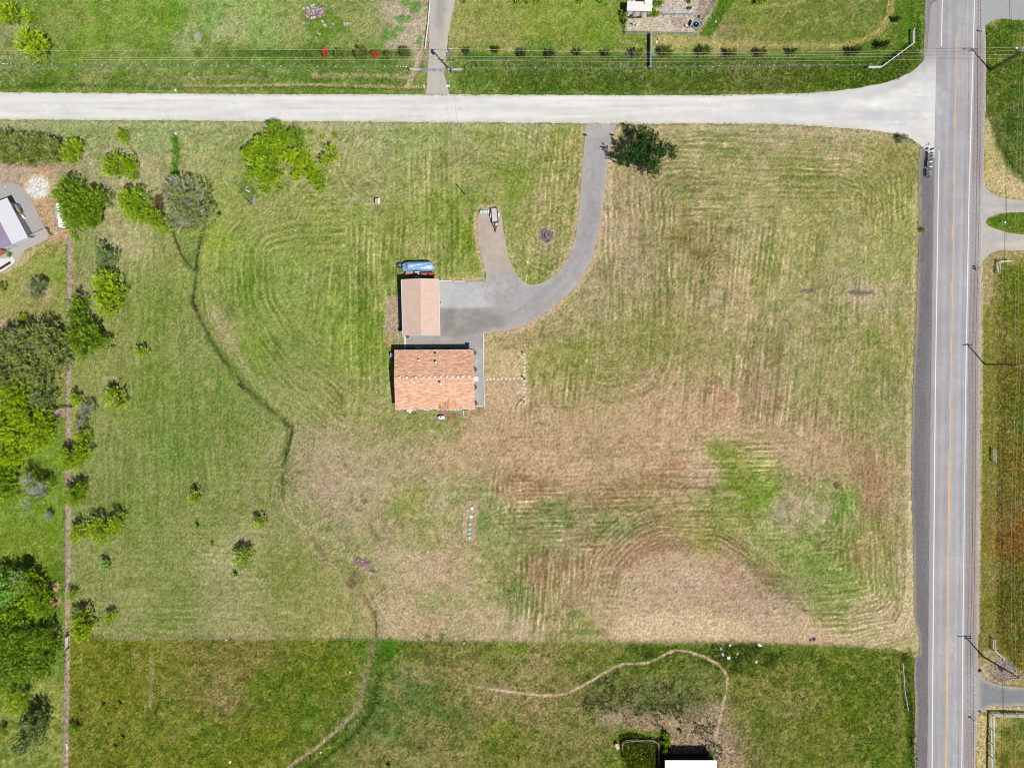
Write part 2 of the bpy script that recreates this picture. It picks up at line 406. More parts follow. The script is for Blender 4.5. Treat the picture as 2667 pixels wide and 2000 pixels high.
SH_L = [(2412,-60),(2408,60),(2406,130),(2404,190),(2400,260),(2396,380),(2392,450),(2394,500),(2394,600),(2391,700),(2388,800),(2383,900),(2377,1025),(2374,1200),(2375,1300),(2379,1400),(2380,1525),(2381,1610),(2391,1640),(2394,1665),(2397,1700),(2382,1715),(2380,1760),(2385,1850),(2380,1950),(2385,2060)]
SH_R = [(2560,-60),(2566,60),(2568,110),(2569,200),(2566,300),(2563,380),(2562,450),(2560,520),(2560,600),(2556,680),(2555,800),(2554,1025),(2551,1250),(2549,1525),(2548,1640),(2547,1740),(2546,1860),(2542,1950),(2541,2060)]
shL_poly = resample(SH_L, 5, 3, 1.8)+[(aspL(y)+4, y) for y in range(2060, -61, -60)]
shR_poly = resample(SH_R, 5, 4, 1.8)+[(aspR(y)-4, y) for y in range(2060, -61, -60)]
asph_poly = [(aspL(y)+0.4*math.sin(y*0.13), y) for y in range(-70, 2071, 10)]+[(aspR(y)+0.4*math.sin(y*0.11), y) for y in range(2070, -71, -10)]
drive_poly = resample([(1608,316),(1600,345),(1589,380),(1582,430),(1575,510),(1564,585),(1550,650),(1525,712),(1489,760),(1434,806),(1387,838),(1338,858),(1300,863),(1266,868),(1259,873)], 5, 2, 1.6)+\
    [(1260,1057),(1234,1057),(1234,905),(1055,905),(1055,873),(1139,872),(1139,733),(1240,733)]+\
    resample([(1262,733),(1268,722),(1262,700),(1249,640),(1244,590),(1246,560),(1250,545),(1275,540),(1302,542),(1308,575),(1315,620),(1322,660),(1333,695),(1350,722),(1372,741),(1404,742),(1446,718),(1477,682),(1497,627),(1507,567),(1514,480),(1519,400),(1527,316)], 5, 6, 1.6)
north_drive_poly = resample([(1122,-30),(1121,20),(1118,60),(1118,130),(1113,190),(1110,246)], 5, 7, 1.5)+resample([(1172,248),(1162,215),(1156,185),(1164,130),(1169,80),(1176,45),(1192,-30)], 5, 8, 1.5)
e_park_poly = resample([(2558,-40),(2562,62),(2568,68),(2580,56),(2600,48),(2640,52),(2720,56)], 5, 9, 1.5)+[(2720,-10),(2690,5),(2650,-2),(2620,-8),(2600,-40)]
e_drive_poly = resample([(2556,470),(2575,500),(2600,512),(2640,520),(2720,530)], 5, 2, 2)+[(2720,549),(2667,552)]+resample([(2667,553),(2630,553),(2600,556),(2575,566),(2563,577),(2575,590),(2600,600),(2630,608),(2667,612)], 5, 3, 1)+\
    [(2720,612)]+resample([(2720,650),(2667,652),(2600,652),(2580,660),(2562,676),(2552,700)], 5, 4, 2)
se_drive_poly = resample([(2543,1742),(2560,1768),(2580,1778),(2610,1784),(2667,1790),(2720,1790)], 5, 5, 1.5)+resample([(2720,1840),(2667,1838),(2620,1838),(2580,1840),(2556,1852),(2543,1868)], 5, 6, 1.5)
w_drive_poly = resample([(-40,478),(0,478),(40,477),(62,490),(80,520),(100,560),(112,585),(120,598),(126,605)], 5, 1, 1.2)+resample([(124,622),(116,628),(90,640),(62,652),(58,668),(30,685),(0,705),(-40,730)], 5, 2, 1.5)
SHEETS = [gravel_poly, shL_poly, shR_poly, asph_poly, drive_poly, north_drive_poly, e_park_poly, e_drive_poly, se_drive_poly, w_drive_poly]
CREEK = [(745,1100),(752,1125),(742,1180),(739,1230),(733,1262),(728,1300),(745,1345),(790,1380),(820,1430),(850,1468),(905,1510),(950,1560),(974,1610),(976,1660),(962,1730),(947,1800),(936,1850),(890,1892),(840,1942),(745,2005),(700,2040)]
DITCH_A = [(456,350),(458,400),(456,450),(440,475),(418,510),(414,560),(440,600),(455,625),(470,665),(490,690),(508,708),(506,745),(500,775),(510,810),(535,860),(560,905),(600,962),(640,1012),(700,1062),(740,1098)]
DITCH_B = [(540,560),(528,600),(518,635),(512,672),(508,708)]
N_DITCH = [(480,222),(560,224),(700,222),(800,220),(900,223),(1000,226),(1060,228),(1100,226)]
TRENCH = [(1128,-20),(1118,50),(1107,110),(1094,150),(1082,180),(1070,205),(1064,226)]
SE_DITCH = [(2352,1700),(2358,1760),(2366,1850),(2372,1900),(2378,1960),(2380,2040)]
FENCE_S = [(190,1656),(240,1655),(320,1664),(700,1662),(960,1660),(1100,1667),(1400,1670),(1700,1670),(2000,1672),(2200,1680),(2330,1690),(2385,1712)]

# ------------------------------------------------------------------ the ground sheet
gs = 0.25
xa = np.arange(-111, 111.01, gs); ya = np.arange(-85, 85.01, gs)
far = np.array([2.0, 6, 15, 40, 100, 250, 600, 1500, 3000])
XA = np.concatenate([xa[0]-far[::-1], xa, xa[-1]+far]); YA = np.concatenate([ya[0]-far[::-1], ya, ya[-1]+far])
GX, GY = np.meshgrid(XA, YA, indexing='ij')
nx, ny = GX.shape
x = GX.ravel(); y = GY.ravel()
px = x/S+1333.5; py = 1000-y/S
cv = Canvas(px, py)
wx = px+15*fbm(px, py, 60, 4, 1)+5*fbm(px, py, 12, 3, 2); wy = py+15*fbm(px, py, 60, 4, 3)+5*fbm(px, py, 12, 3, 4)
G = idw_grid(PROP, -100, 2800, -100, 2140, 10); cv.c = bil(G, -100, -100, 10, wx, wy)
fy = np.interp(px, [p[0] for p in FENCE_S], [p[1] for p in FENCE_S])
mS = sstep(-3, 4, py-fy+2.5*fbm(px, py, 20, 4, 5))
mN = (py < 280).astype(float)
mW = (sstep(2, -3, px-np.interp(py, [400, 600, 1000, 1525, 2000], [120, 183, 178, 177, 172]))*(py > 430))
mE = (px > 2480).astype(float)
dense = np.zeros(px.shape)
for ctrl, m in ((NORTH, mN), (SOUTH, mS), (WEST, mW), (EAST, mE)):
    i = np.nonzero(m > 0)[0]
    G = idw_grid(ctrl, -100, 2800, -100, 2140, 10)
    cv.blend(m[i], bil(G, -100, -100, 10, wx[i], wy[i]), i)
mP = np.clip((1-mN)*(1-mS)*(1-mW)*(1-mE), 0, 1)     # the mown plot
zc0 = sstep(30, -30, px-np.interp(py, [300, 700, 900, 1100, 1660], [430, 480, 560, 720, 950]))
cv.c += mW[:, None]*np.array([10, -5, 14])+mS[:, None]*np.array([10, 9, 4])+mE[:, None]*np.array([6, 4, 4])
east_ = (mP*sstep(1150, 1500, px))[:, None]
cv.c -= (zc0*mP)[:, None]*np.array([7, 2, 6])
cv.c += east_*np.array([13, 9, 12])+(mP[:, None]-east_)*np.array([3, 4, 1])
pasture = np.clip(mS, 0, 1)

# sharper soil / growth patches
n1 = fbm(px, py, 46, 5, 6); n2 = fbm(px, py, 20, 5, 7); n3 = fbm(px, py, 9, 4, 2)
dry = cv.c[:, 0]-cv.c[:, 1]
n4 = fbm(px+9*n3, py+9*n1, 15, 5, 15)
wE = sstep(900, 1400, px+.5*(py-900)); cv.blend((.16+.26*wE)*sstep(0.10, 0.42, n4)*mP, np.array([206, 186, 148]))
cv.blend(0.34*sstep(0.10, 0.42, -n4)*mP*(dry < 14), np.array([112, 130, 52]))
cv.blend(0.34*sstep(0.10, 0.42, -n4)*mP*(dry >= 14), np.array([150, 122, 88]))
cv.blend((.12+.22*wE)*sstep(0.18, 0.5, n2)*mP, np.array([200, 178, 140]))
cv.blend(0.30*sstep(0.18, 0.6, -n2)*mP*(dry < 10), np.array([108, 136, 48]))
cv.blend(0.34*sstep(0.15, 0.6, -n2)*mP*(dry >= 10), np.array([140, 112, 78]))
cv.blend(0.30*sstep(0.2, 0.7, fbm(px, py, 30, 4, 5))*mN, np.array([172, 170, 120]))
cv.blend(0.40*sstep(0.1, 0.6, -n2)*mN, np.array([84, 118, 26]))
cv.blend(0.45*sstep(0.05, 0.4, n4)*pasture, np.array([164, 154, 88])); cv.blend(0.2*sstep(0.1, 0.5, n2)*pasture, np.array([150, 140, 84]))
cv.blend(0.45*sstep(0.05, 0.4, -n4)*pasture, np.array([66, 92, 18])); cv.blend(0.2*sstep(0.1, 0.6, -n2)*pasture, np.array([72, 100, 18]))
cv.blend(0.35*sstep(0.05, 0.4, n4)*np.clip(mN+mW, 0, 1), np.array([170, 178, 100])); cv.blend(0.35*sstep(0.05, 0.4, -n4)*np.clip(mN+mW, 0, 1), np.array([88, 122, 34]))
cv.blend(0.25*sstep(0.1, 0.6, n2)*mW, np.array([150, 165, 80]))
cv.blend(0.35*sstep(0.1, 0.6, n2)*mE, np.array([140, 110, 40]))
cv.blend(0.35*sstep(0.1, 0.6, -n2)*mE, np.array([66, 96, 12]))

# mowing lines: parallel to the edges of the mown pieces
wobx = px+10*fbm(px, py, 90, 3, 9); woby = py+10*fbm(px, py, 90, 3, 10)
L1 = [(1000,470),(760,475),(620,520),(560,600),(545,700),(558,820),(618,930),(720,1050),(830,1150),(1000,1230)]
L2 = [(1590,900),(1590,420),(1680,335),(2200,338),(2325,375),(2372,450),(2384,600),(2378,900),(2368,1150),(2370,1400),(2375,1560),(2340,1640),(2200,1668),(1700,1662),(1500,1655),(1000,1655),(990,1500)]
L3 = [(1240,560),(1225,650),(1130,660),(1000,640),(880,600)]
L4 = [(180,600),(186,1640),(780,1650)]
d1, a1 = pl_dist(wobx, woby, L1); d2, a2 = pl_dist(wobx, woby, L2); d4, a4 = pl_dist(wobx, woby, L4)
cre = np.interp(py, [p[1] for p in DITCH_A[6:]]+[p[1] for p in CREEK[2:]], [p[0] for p in DITCH_A[6:]]+[p[0] for p in CREEK[2:]])
zoneC = mP*sstep(6, -6, px-cre)*(py > 600)
open_ = mP*(1-zoneC)
def zb(x0, x1, y0, y1, f=45):
    return sstep(x0-f, x0+f, wobx)*sstep(x1+f, x1-f, wobx)*sstep(y0-f, y0+f, woby)*sstep(y1+f, y1-f, woby)
nearL = open_*sstep(250, 150, d1)*sstep(480, 540, py)*sstep(1180, 1080, py)*(px < 900)
nearE = open_*sstep(230, 130, d2)*(px > 1560)
rest = open_*(1-nearL)*(1-nearE)
lean = px+0.10*(py-700)*(px < 900)
patchy = np.clip(.75+1.0*fbm(px, py, 110, 3, 13), .15, 1.2)
MOUND = [(1612,1668),(1606,1560),(1622,1490),(1660,1448),(1730,1428),(1850,1440),(1950,1490),(2030,1560),(2110,1615),(2230,1662)]
d5, a5 = pl_dist(wobx, woby, MOUND); inM = inside(px, py, MOUND)
nearM = rest*sstep(100, 60, d5)*(~inM); rest = rest*(1-nearM)*(~inM)
fill = rest*(1-zb(640, 1230, 560, 1060))*(1-zb(1320, 2050, 1120, 1440))*(1-zb(1560, 2200, 330, 580))*sstep(1250, 1330, px)
ZN = [(nearL, d1, a1, 16.5, 14), (nearE, d2, a2, 14.0, 13), (rest*zb(640, 1230, 560, 1060), lean+8*fbm(px, py, 200, 2, 8), py, 16.0, 15),
      (fill, px+.10*py, py, 13.5, 12), (nearM, d5, a5, 12, 11), (rest*zb(1320, 2050, 1120, 1440), py+.02*px, px, 12.5, 15),
      (rest*zb(1560, 2200, 330, 580), py+.02*px, px, 12.5, 15), (rest*zb(1000, 1240, 380, 560), px, py, 13, 10), (rest*zb(1300, 1500, 1430, 1600), px, py, 15, 12),
      (rest*zb(2000, 2280, 1400, 1560), py+.3*px, px, 12, 13), (zoneC, d4, a4, 18, 5)]
for z, d, a, per, amp in ZN:
    z = z*patchy*2.1
    nearst = vn(d/4.0, a/90.0, 2)*2-1; nf = vn(d/2.4, a/26.0, 3)*2-1; nb = vn(d/38.0, a/260.0, 4)*2-1
    ph = 2*math.pi*d/per+3.0*fbm(px, py, 150, 2, 3)
    s_ = np.maximum(0, np.cos(ph))**4*np.clip(fbm(px, py, 60, 3, 4)*1.5+0.45, 0, 1.2)
    cv.c = cv.c+(z*amp*(1.5*s_-0.22-.30*np.maximum(0, -np.cos(ph))))[:, None]*np.array([1.0, 0.96, 0.85])
    cv.c = cv.c+(z*amp*(0.62*nearst+0.62*nf+0.4*nb))[:, None]*np.array([1.05, 0.86, 0.9])
    cv.blend(z*0.30*np.clip(-nearst-0.2, 0, 1), np.array([108, 124, 54]))
brk = vn(py/3.4, px/50, 5)*.6+.4*vn(px/9, py/6, 4)
cv.blend(.62*sstep(.50, .64, brk)*mP*(px > 1280)*sstep(2, 16, cv.c[:, 1]-cv.c[:, 0]), np.array([182, 168, 122]))
swirl = rest*fbm(px+18*fbm(px, py, 30, 2, 5), py+18*fbm(px, py, 30, 2, 6), 11, 3, 8)
cv.c = cv.c+(24*swirl)[:, None]*np.array([1.05, .9, .85])
# turning arcs where the mower swung round
def arcs(cx, cy, r0, r1, a0, a1_, amp=20, per=11):
    r = np.hypot(px-cx, py-cy)+4*fbm(px, py, 40, 2, 5); t = np.degrees(np.arctan2(cy-py, px-cx))
    t = (t-a0) % 360
    m = sstep(r0-8, r0+4, r)*sstep(r1+8, r1-4, r)*sstep(0, 12, t)*sstep(a1_-a0, a1_-a0-12, t)*mP
    cv.c = cv.c+(m*1.9*amp*(np.maximum(0, np.cos(2*math.pi*r/per))**3-0.3+0.5*(vn(r/3, t/14, 1)-0.5)))[:, None]*np.array([1, .95, .8])
for A in ((1422, 614, 30, 100, -200, 160, 14, 12), (2200, 560, 60, 150, -20, 95, 18, 12), (1880, 720, 20, 80, 20, 170, 20, 9), (1790, 540, 40, 130, 60, 200, 16, 12),
          (1000, 420, 60, 150, 100, 260, 15, 13), (1290, 520, 60, 150, -30, 150, 12, 12), (1330, 430, 70, 160, -10, 100, 18, 11), (1420, 1270, 60, 160, 100, 260, 14, 13),
          (830, 1290, 60, 130, 110, 250, 13, 12), (1150, 1500, 80, 190, 180, 330, 17, 12), (1760, 1560, 130, 260, 90, 185, 18, 12), (1780, 1570, 110, 220, 10, 100, 14, 12),
          (1130, 1190, 80, 160, 60, 170, 12, 13), (2230, 1500, 60, 130, -90, 30, 16, 11), (2080, 1330, 70, 150, -60, 200, 10, 12), (1640, 1240, 50, 130, 90, 220, 11, 12),
          (890, 600, 60, 190, 60, 180, 12, 13), (1500, 1100, 60, 130, 20, 160, 8, 12)):
    arcs(*A)

# single patches
P_, K_, D_ = cv.poly, cv.stroke, cv.spot
for (cx, cy, r, ry, c, op) in [(1885,1040,20,10,(166,112,88),.3),(1400,1265,26,12,(150,112,86),.25),(1355,1210,18,12,(156,114,88),.3),(2178,1262,8,9,(120,74,52),.8),
    (2058,848,5,9,(110,88,74),.6),(2034,904,8,9,(112,90,76),.5),(2045,880,4,5,(112,90,76),.4),(2160,820,4,9,(112,92,76),.4),
    (2262,880,5,26,(86,128,42),.8),(2286,890,5,20,(96,140,50),.6),(1750,1208,26,12,(138,92,66),.5),(1925,1250,40,30,(120,132,44),.4),(1975,1290,36,30,(90,138,36),.5),
    (1940,1310,50,14,(98,142,40),.4),(1880,1175,36,22,(110,132,34),.5),(1850,1155,26,9,(112,128,44),.6),(2195,1305,8,34,(86,138,46),.7),(2180,1350,10,16,(76,136,40),.6),
    (2130,1462,40,22,(98,142,48),.4),(2160,1500,50,16,(102,138,50),.4),(1785,500,6,20,(104,148,62),.6),(950,1305,9,7,(118,74,56),.85),(915,1302,6,10,(116,72,58),.7),(930,1330,6,4,(116,72,58),.6),
    (928,1322,5,4,(112,70,56),.8),(965,1378,9,14,(140,104,82),.6),(1150,1115,20,8,(112,136,50),.5),(1195,1130,14,9,(116,134,56),.5),(1133,1585,7,18,(92,142,52),.6),(1113,1657,9,7,(76,100,34),.7),
    (1150,1656,8,9,(80,104,36),.7),(1276,1610,8,12,(112,138,66),.6),(900,350,14,8,(120,150,86),.3),(1350,480,40,50,(116,146,40),.35),(1330,530,36,40,(108,140,46),.25),(1470,345,10,20,(110,140,44),.5),
    (1222,622,20,30,(88,140,24),.5),(1240,690,20,24,(120,150,40),.3),(645,492,20,28,(96,120,50),.7),(660,508,14,12,(98,132,24),.5),(935,545,26,10,(128,170,52),.4),(920,518,14,5,(200,200,190),.5),
    (1215,555,10,22,(186,168,118),.5),(1275,835,6,4,(120,104,92),.3),(2105,758,20,6,(110,100,96),.6),(2240,762,36,6,(96,90,88),.6),(2330,745,40,10,(190,176,146),.5),
    (1905,728,46,8,(186,164,122),.5),(1830,665,30,10,(132,104,62),.5),(1745,620,24,6,(128,98,62),.5),(1820,655,26,8,(130,104,62),.4),(600,650,5,4,(180,178,160),.5),
    (575,632,30,40,(160,176,40),.22),(1310,640,10,26,(96,142,30),.4),(1480,745,26,40,(110,146,40),.4),(1410,735,40,10,(112,146,44),.55),(1500,325,24,6,(156,160,100),.4),
    (330,890,22,12,(180,160,130),.3),(285,985,22,8,(186,168,140),.5),(550,1000,20,12,(180,166,130),.4),(1500,1600,26,10,(92,128,60),.4),(1520,1645,60,7,(104,124,50),.6),
    (1640,1525,7,7,(102,128,52),.7),(1410,1590,9,8,(96,124,50),.5),(1170,1085,20,11,(150,112,84),.75),(1240,1180,16,8,(132,140,70),.4)]:
    D_(cx, cy, r, c, op, ry=ry)
P_([(1612,1668),(1606,1560),(1622,1490),(1660,1448),(1730,1428),(1850,1440),(1950,1490),(2030,1560),(2110,1615),(2230,1662),(2240,1680),(1900,1672)], (200,176,146), 10, 12, .62, .25, 14)
K_([(1640,1470),(1680,1440),(1740,1424),(1800,1432)], 16, (158,118,94), 9, 9, .6, .5, 12); K_([(1860,1470),(1930,1505),(2000,1545)], 22, (168,132,108), 10, 9, .5, .5, 12)
P_([(1610,1600),(1800,1590),(1950,1620),(2000,1668),(1610,1668)], (222,202,158), 14, 12, .55, .4, 12)
P_([(1270,1070),(1500,1060),(1700,1030),(1900,1080),(2100,1120),(2250,1200),(2200,1260),(2000,1180),(1850,1150),(1850,1230),(1700,1220),(1500,1280),(1300,1220),(1150,1230),(1140,1150)], (202,172,136), 26, 26, .42, .45, 14)
P_([(960,1420),(1100,1440),(1230,1430),(1260,1560),(1400,1655),(1000,1655),(1000,1520)], (198,176,142), 20, 18, .4, .5, 14)
P_([(820,1120),(980,1110),(1130,1160),(1120,1260),(1040,1290),(950,1400),(850,1330),(790,1260)], (188,166,132), 24, 20, .38, .5, 14)
K_([(2378,1100),(2372,1300),(2374,1500),(2360,1640),(2280,1664)], 26, (206,190,148), 14, 12, .5, .4, 10)
# dead-grass edges of the plot
K_([(1967,1662),(1700,1668),(1600,1664)], 8, (196,172,128), 4, 3, .5)
K_([(2384,500),(2378,800),(2368,1050),(2366,1300),(2372,1500),(2378,1640)], 10, (204,188,146), 6, 4, .6, .3)
K_([(186,1100),(184,1640)], 6, (160,160,104), 6, 3, .3)
K_([(200,1656),(320,1663),(960,1659),(1400,1669),(2000,1671),(2300,1686)], 4, (176,154,110), 3, 3, .6, .4)
for k in range(70):     # little dark tufts on the dry mound
    a_ = rng.random(2); D_(1640+a_[0]*430, 1470+a_[1]*175, 2.0, (96, 88, 84), .7)
# road verges whitened by dust
K_([(0,322),(700,326),(1520,330)], 14, (182,184,148), 9, 5, .55, .3)
K_([(1620,332),(1967,333),(2330,356),(2380,382)], 14, (196,182,146), 9, 5, .6, .3)
K_([(0,236),(400,239),(700,241)], 6, (150,160,80), 5, 3, .4)
# driveway verges (raked stones)
K_([(1612,330),(1592,385),(1585,430),(1578,512),(1568,585),(1554,655),(1528,716),(1492,764),(1437,810),(1390,843),(1340,864),(1295,872),(1262,884)], 12, (206,182,146), 3, 3, .9, .2)
K_([(1519,330),(1514,400),(1509,480),(1502,567),(1490,627),(1470,684),(1440,722),(1404,750),(1366,748),(1344,726),(1326,695),(1314,655),(1303,575),(1300,537),(1250,537),(1240,560),(1238,590),(1243,640),(1254,690),(1258,726),(1150,729)], 9, (200,176,140), 3, 3, .85, .3)
K_([(1244,560),(1240,600),(1248,660)], 16, (204,178,140), 4, 4, .8)
P_([(1004,772),(1034,768),(1045,790),(1045,872),(1000,868)], (186,164,140), 5, 4, .9, .15)
P_([(1000,868),(1054,870),(1054,905),(1010,905),(1000,890)], (190,166,128), 5, 4, .75, .3)
K_([(1038,770),(1043,880)], 5, (172,174,178), 1.5, 1, .9)
P_([(1263,905),(1374,912),(1376,1062),(1262,1062)], (204,182,138), 4, 3, .85, .2, 8)
P_([(1262,990),(1370,990),(1374,1060),(1262,1062)], (202,172,140), 4, 3, .7, .2, 8)
D_(1422.5, 614, 25, (192,170,138), .9); D_(1422.5, 614, 16, (96,88,88), .85)
P_([(1206,1310),(1222,1300),(1240,1303),(1247,1320),(1243,1360),(1238,1400),(1228,1412),(1208,1410),(1203,1380),(1202,1340)], (196,168,136), 3, 3, .9, .1)
# west neighbour: dirt yard, sand heap, dirt fence line
P_([(-100,425),(60,425),(140,440),(150,470),(140,500),(160,560),(180,600),(180,622),(125,622),(118,600),(100,560),(70,480),(-100,476)], (196,166,128), 8, 6, .9, .2)
P_([(-100,425),(60,425),(110,450),(70,480),(-100,478)], (190,170,152), 8, 6, .8)
D_(97, 490, 37, (202,168,116), .9); D_(97, 489, 31, (238,236,228), 1.0, rough=.12)
K_([(183,618),(180,800),(178,1000),(177,1300),(176,1525),(175,1700),(172,1900),(170,2060)], 14, (178,156,138), 2, 1.5, 1, 0)
P_([(113,1068),(170,1062),(172,1085),(125,1084)], (186,160,140), 2, 2, .95)
P_([(-100,640),(0,640),(60,652),(60,670),(20,700),(-100,740)], (212,204,196), 3, 2, .8)
P_([(-100,700),(30,690),(90,640),(125,626),(130,616),(140,622),(100,650),(60,690),(-20,725)], (206,184,152), 5, 4, .7)
for c in ((145,1528,13,12),(146,1568,13,12)): D_(c[0], c[1], c[2], (200,160,124), .9, ry=c[3])
D_(10, 845, 14, (196,170,140), .8); D_(120, 765, 18, (196,168,138), .8, ry=22); D_(2, 900, 14, (176,120,96), .9)
K_([(152,1600),(150,1720),(143,1800)], 7, (150,150,96), 4, 4, .5)
# pasture marks
K_([(1240,1787),(1300,1798),(1345,1803),(1400,1810),(1440,1811),(1475,1806),(1520,1784),(1560,1760),(1600,1737),(1625,1728),(1680,1727),(1710,1716),(1740,1700),(1760,1693),(1790,1696),(1830,1708),(1870,1729),(1885,1745),(1895,1768),(1893,1800),(1884,1830),(1878,1860),(1872,1890),(1862,1925)], 5, (186,158,132), 1.6, 1.5, .95)
TRAIL = [(1240,1787),(1300,1798),(1345,1803),(1400,1810),(1440,1811),(1475,1806),(1520,1784),(1560,1760),(1600,1737),(1625,1728),(1680,1727),(1710,1716),(1740,1700),(1760,1693),(1790,1696),(1830,1708),(1870,1729),(1885,1745),(1895,1768),(1893,1800),(1884,1830),(1878,1860),(1872,1890),(1862,1925)]
K_([(1240,1790),(1270,1793),(1240,1765),(1200,1750)], 4, (176,156,124), 2, 2, .4)
K_([(1150,1965),(1250,1930),(1320,1905),(1400,1890),(1480,1860),(1530,1830)], 5, (172,158,112), 3, 2, .45, .3)
K_([(1300,1799),(1450,1815),(1560,1818)], 3, (176,160,118), 3, 2, .35)
K_([(1100,2000),(1200,1960),(1290,1962),(1350,1990)], 6, (160,148,100), 4, 3, .4, .3)
K_([(1500,1925),(1540,1930),(1590,1940)], 3, (150,140,100), 2, 2, .4)
P_([(1560,1850),(1640,1845),(1720,1860),(1800,1840),(1860,1830),(1900,1900),(1950,2050),(1740,2050),(1740,1925),(1640,1900),(1580,1880)], (176,150,130), 14, 14, .7, .4, 16)
P_([(1740,1900),(1860,1890),(1900,2050),(1740,2050)], (172,148,124), 8, 6, .6, .2)
P_([(1600,1915),(1640,1905),(1740,1900),(1742,2050),(1630,2050),(1612,1970)], (92,118,22), 5, 6, .75, .3, 10)
D_(1630, 1925, 16, (70,98,18), .7); D_(1670, 1985, 20, (150,160,20), .4); D_(1735, 1930, 9, (74,116,20), .9, ry=30)
D_(1850, 1962, 9, (86,112,26), .8)
D_(1098, 1773, 12, (190,162,132), .9, ry=8); D_(1125, 1709, 12, (176,152,116), .7, ry=10); D_(1120, 1712, 22, (66,84,30), .5)
D_(1015, 1690, 11, (76,124,16), .85, ry=30); D_(1000, 1712, 24, (70,110,20), .6, ry=12)
K_([(395,1712),(398,1735),(396,1770),(390,1835)], 11, (168,150,112), 4, 3, .7, .3); D_(357, 1705, 10, (150,132,100), .7)
P_([(1085,1755),(1130,1810),(1160,1850),(1230,1870),(1200,1880),(1120,1860),(1060,1810),(1030,1770),(1010,1740)], (78,112,40), 14, 12, .5, .3)
P_([(1500,1770),(1600,1745),(1700,1770),(1800,1790),(1850,1850),(1780,1870),(1600,1860),(1520,1850)], (92,100,60), 20, 18, .35, .5, 10)
P_([(1680,1720),(1760,1705),(1850,1735),(1900,1760),(2000,1740),(2040,1700),(1990,1675),(1880,1676),(1780,1676),(1650,1690)], (70,92,18), 12, 14, .5, .4, 12)
D_(800, 1885, 15, (150,160,84), .5)
for k in range(160):
    a_ = rng.random(2); D_(1990+a_[0]*340, 1700+a_[1]*300, 1.2+a_[0], (206, 180, 152), .55)
for k in range(60):
    a_ = rng.random(2); D_(1000+a_[0]*950, 1680+a_[1]*310, 1.3, (200, 184, 160), .5)
P_([(455,606),(522,615),(512,700),(505,716),(480,690)], (112,140,70), 6, 6, .7, .2)
for pts in ([(548,800),(572,870),(630,965),(700,1052),(760,1120)], [(562,800),(588,870),(645,962),(716,1050)], [(532,640),(528,720),(540,790)]): K_(pts, 3.5, (186,186,124), 2, 3, .6, .5)
P_([(545,790),(575,800),(640,930),(660,990),(620,950),(570,880)], (172,156,124), 9, 8, .5, .5)
P_([(780,1130),(860,1130),(850,1250),(800,1300),(780,1230)], (170,158,124), 16, 14, .4, .4)
# creek: lush banks, stony bed
for pts, w, c, op in ((CREEK[:6], 18, (96,122,50), .6), (DITCH_A, 10, (98,122,50), .7), (DITCH_B, 8, (88,112,44), .75), (CREEK[5:14], 26, (160,152,104), .4)):
    K_(pts, w, c, 6, 6, op, .25)
K_(DITCH_A[11:], 34, (104,132,52), 14, 10, .35, .3)
K_([(560,900),(640,1000),(740,1095)], 12, (108,128,60), 5, 5, .5)
for pts in (DITCH_A[5:], DITCH_B, CREEK[:5]): K_(pts, 2.6, (62,68,36), 1.2, 2.2, .85, .55, 9)
for pts in (DITCH_A[12:], CREEK[:3], CREEK[6:13]): K_([(a+4, b-2) for a, b in pts], 2.2, (118,96,68), 1.2, 2.2, .7, .6, 10)
K_([(456,352),(458,400),(455,455)], 15, (84,134,26), 3, 2, .95)
K_([(414,515),(416,560)], 22, (84,62,38), 4, 3, .95); K_([(445,470),(430,490)], 9, (120,96,60), 3, 3, .8)
K_([(503,775),(500,790),(510,808)], 9, (78,52,34), 2, 1.5, .95)
K_([(450,606),(458,628),(470,662),(480,675)], 5, (100,64,42), 1.5, 1.5, .95)
K_([(520,630),(514,665),(508,700)], 4, (60,66,34), 1.5, 1.5, .9)
K_([(508,720),(504,760)], 4, (60,82,30), 2, 2, .85)
K_([(520,835),(545,880),(562,910),(583,945)], 6, (78,98,44), 3, 3, .85, .3)
K_([(622,1000),(632,1012)], 8, (92,62,44), 2, 2, .9); K_([(690,1052),(700,1060)], 8, (120,92,70), 2, 2, .8)
K_([(645,1020),(665,1040),(720,1082)], 5, (92,108,60), 3, 3, .7, .4)
K_([(752,1108),(762,1112)], 9, (108,84,60), 3, 2, .8)
K_([(760,1120),(756,1150),(748,1180)], 8, (44,86,22), 2, 2, .9)
K_([(752,1122),(750,1150),(748,1165)], 5, (160,138,112), 1.5, 1.5, .9)
K_([(745,1180),(742,1205)], 9, (62,92,30), 3, 2, .8)
K_([(744,1205),(741,1222),(737,1240)], 8, (150,130,98), 2, 2, .9)
K_([(730,1262),(728,1280),(730,1305)], 7, (172,156,116), 2, 2, .9)
K_([(732,1315),(745,1338),(765,1352)], 5, (196,184,140), 2, 2, .8, .4)
K_([(765,1352),(800,1380),(822,1392)], 22, (186,174,130), 6, 6, .55, .4)
K_([(815,1400),(830,1425),(850,1455)], 8, (120,112,90), 3, 3, .7, .3)
K_([(858,1465),(875,1482)], 5, (196,186,150), 2, 2, .8, .3)
D_(915, 1518, 14, (112,92,66), .7); D_(925, 1505, 20, (120,110,74), .5)
K_([(945,1555),(966,1585),(978,1620),(974,1660)], 11, (150,128,86), 4, 4, .8, .3)
K_([(975,1590),(980,1620),(978,1665)], 4, (96,80,50), 2, 2, .7)
K_([(974,1665),(964,1720),(948,1780),(944,1810),(932,1850)], 17, (140,132,98), 4, 4, .85, .3)
K_([(932,1850),(890,1890),(860,1915),(820,1950),(745,2005),(700,2040)], 11, (166,152,120), 2.5, 2.5, .95, .15)
K_([(990,1745),(975,1800),(960,1855),(925,1905),(880,1945),(800,2000)], 14, (72,112,24), 6, 6, .7, .3)
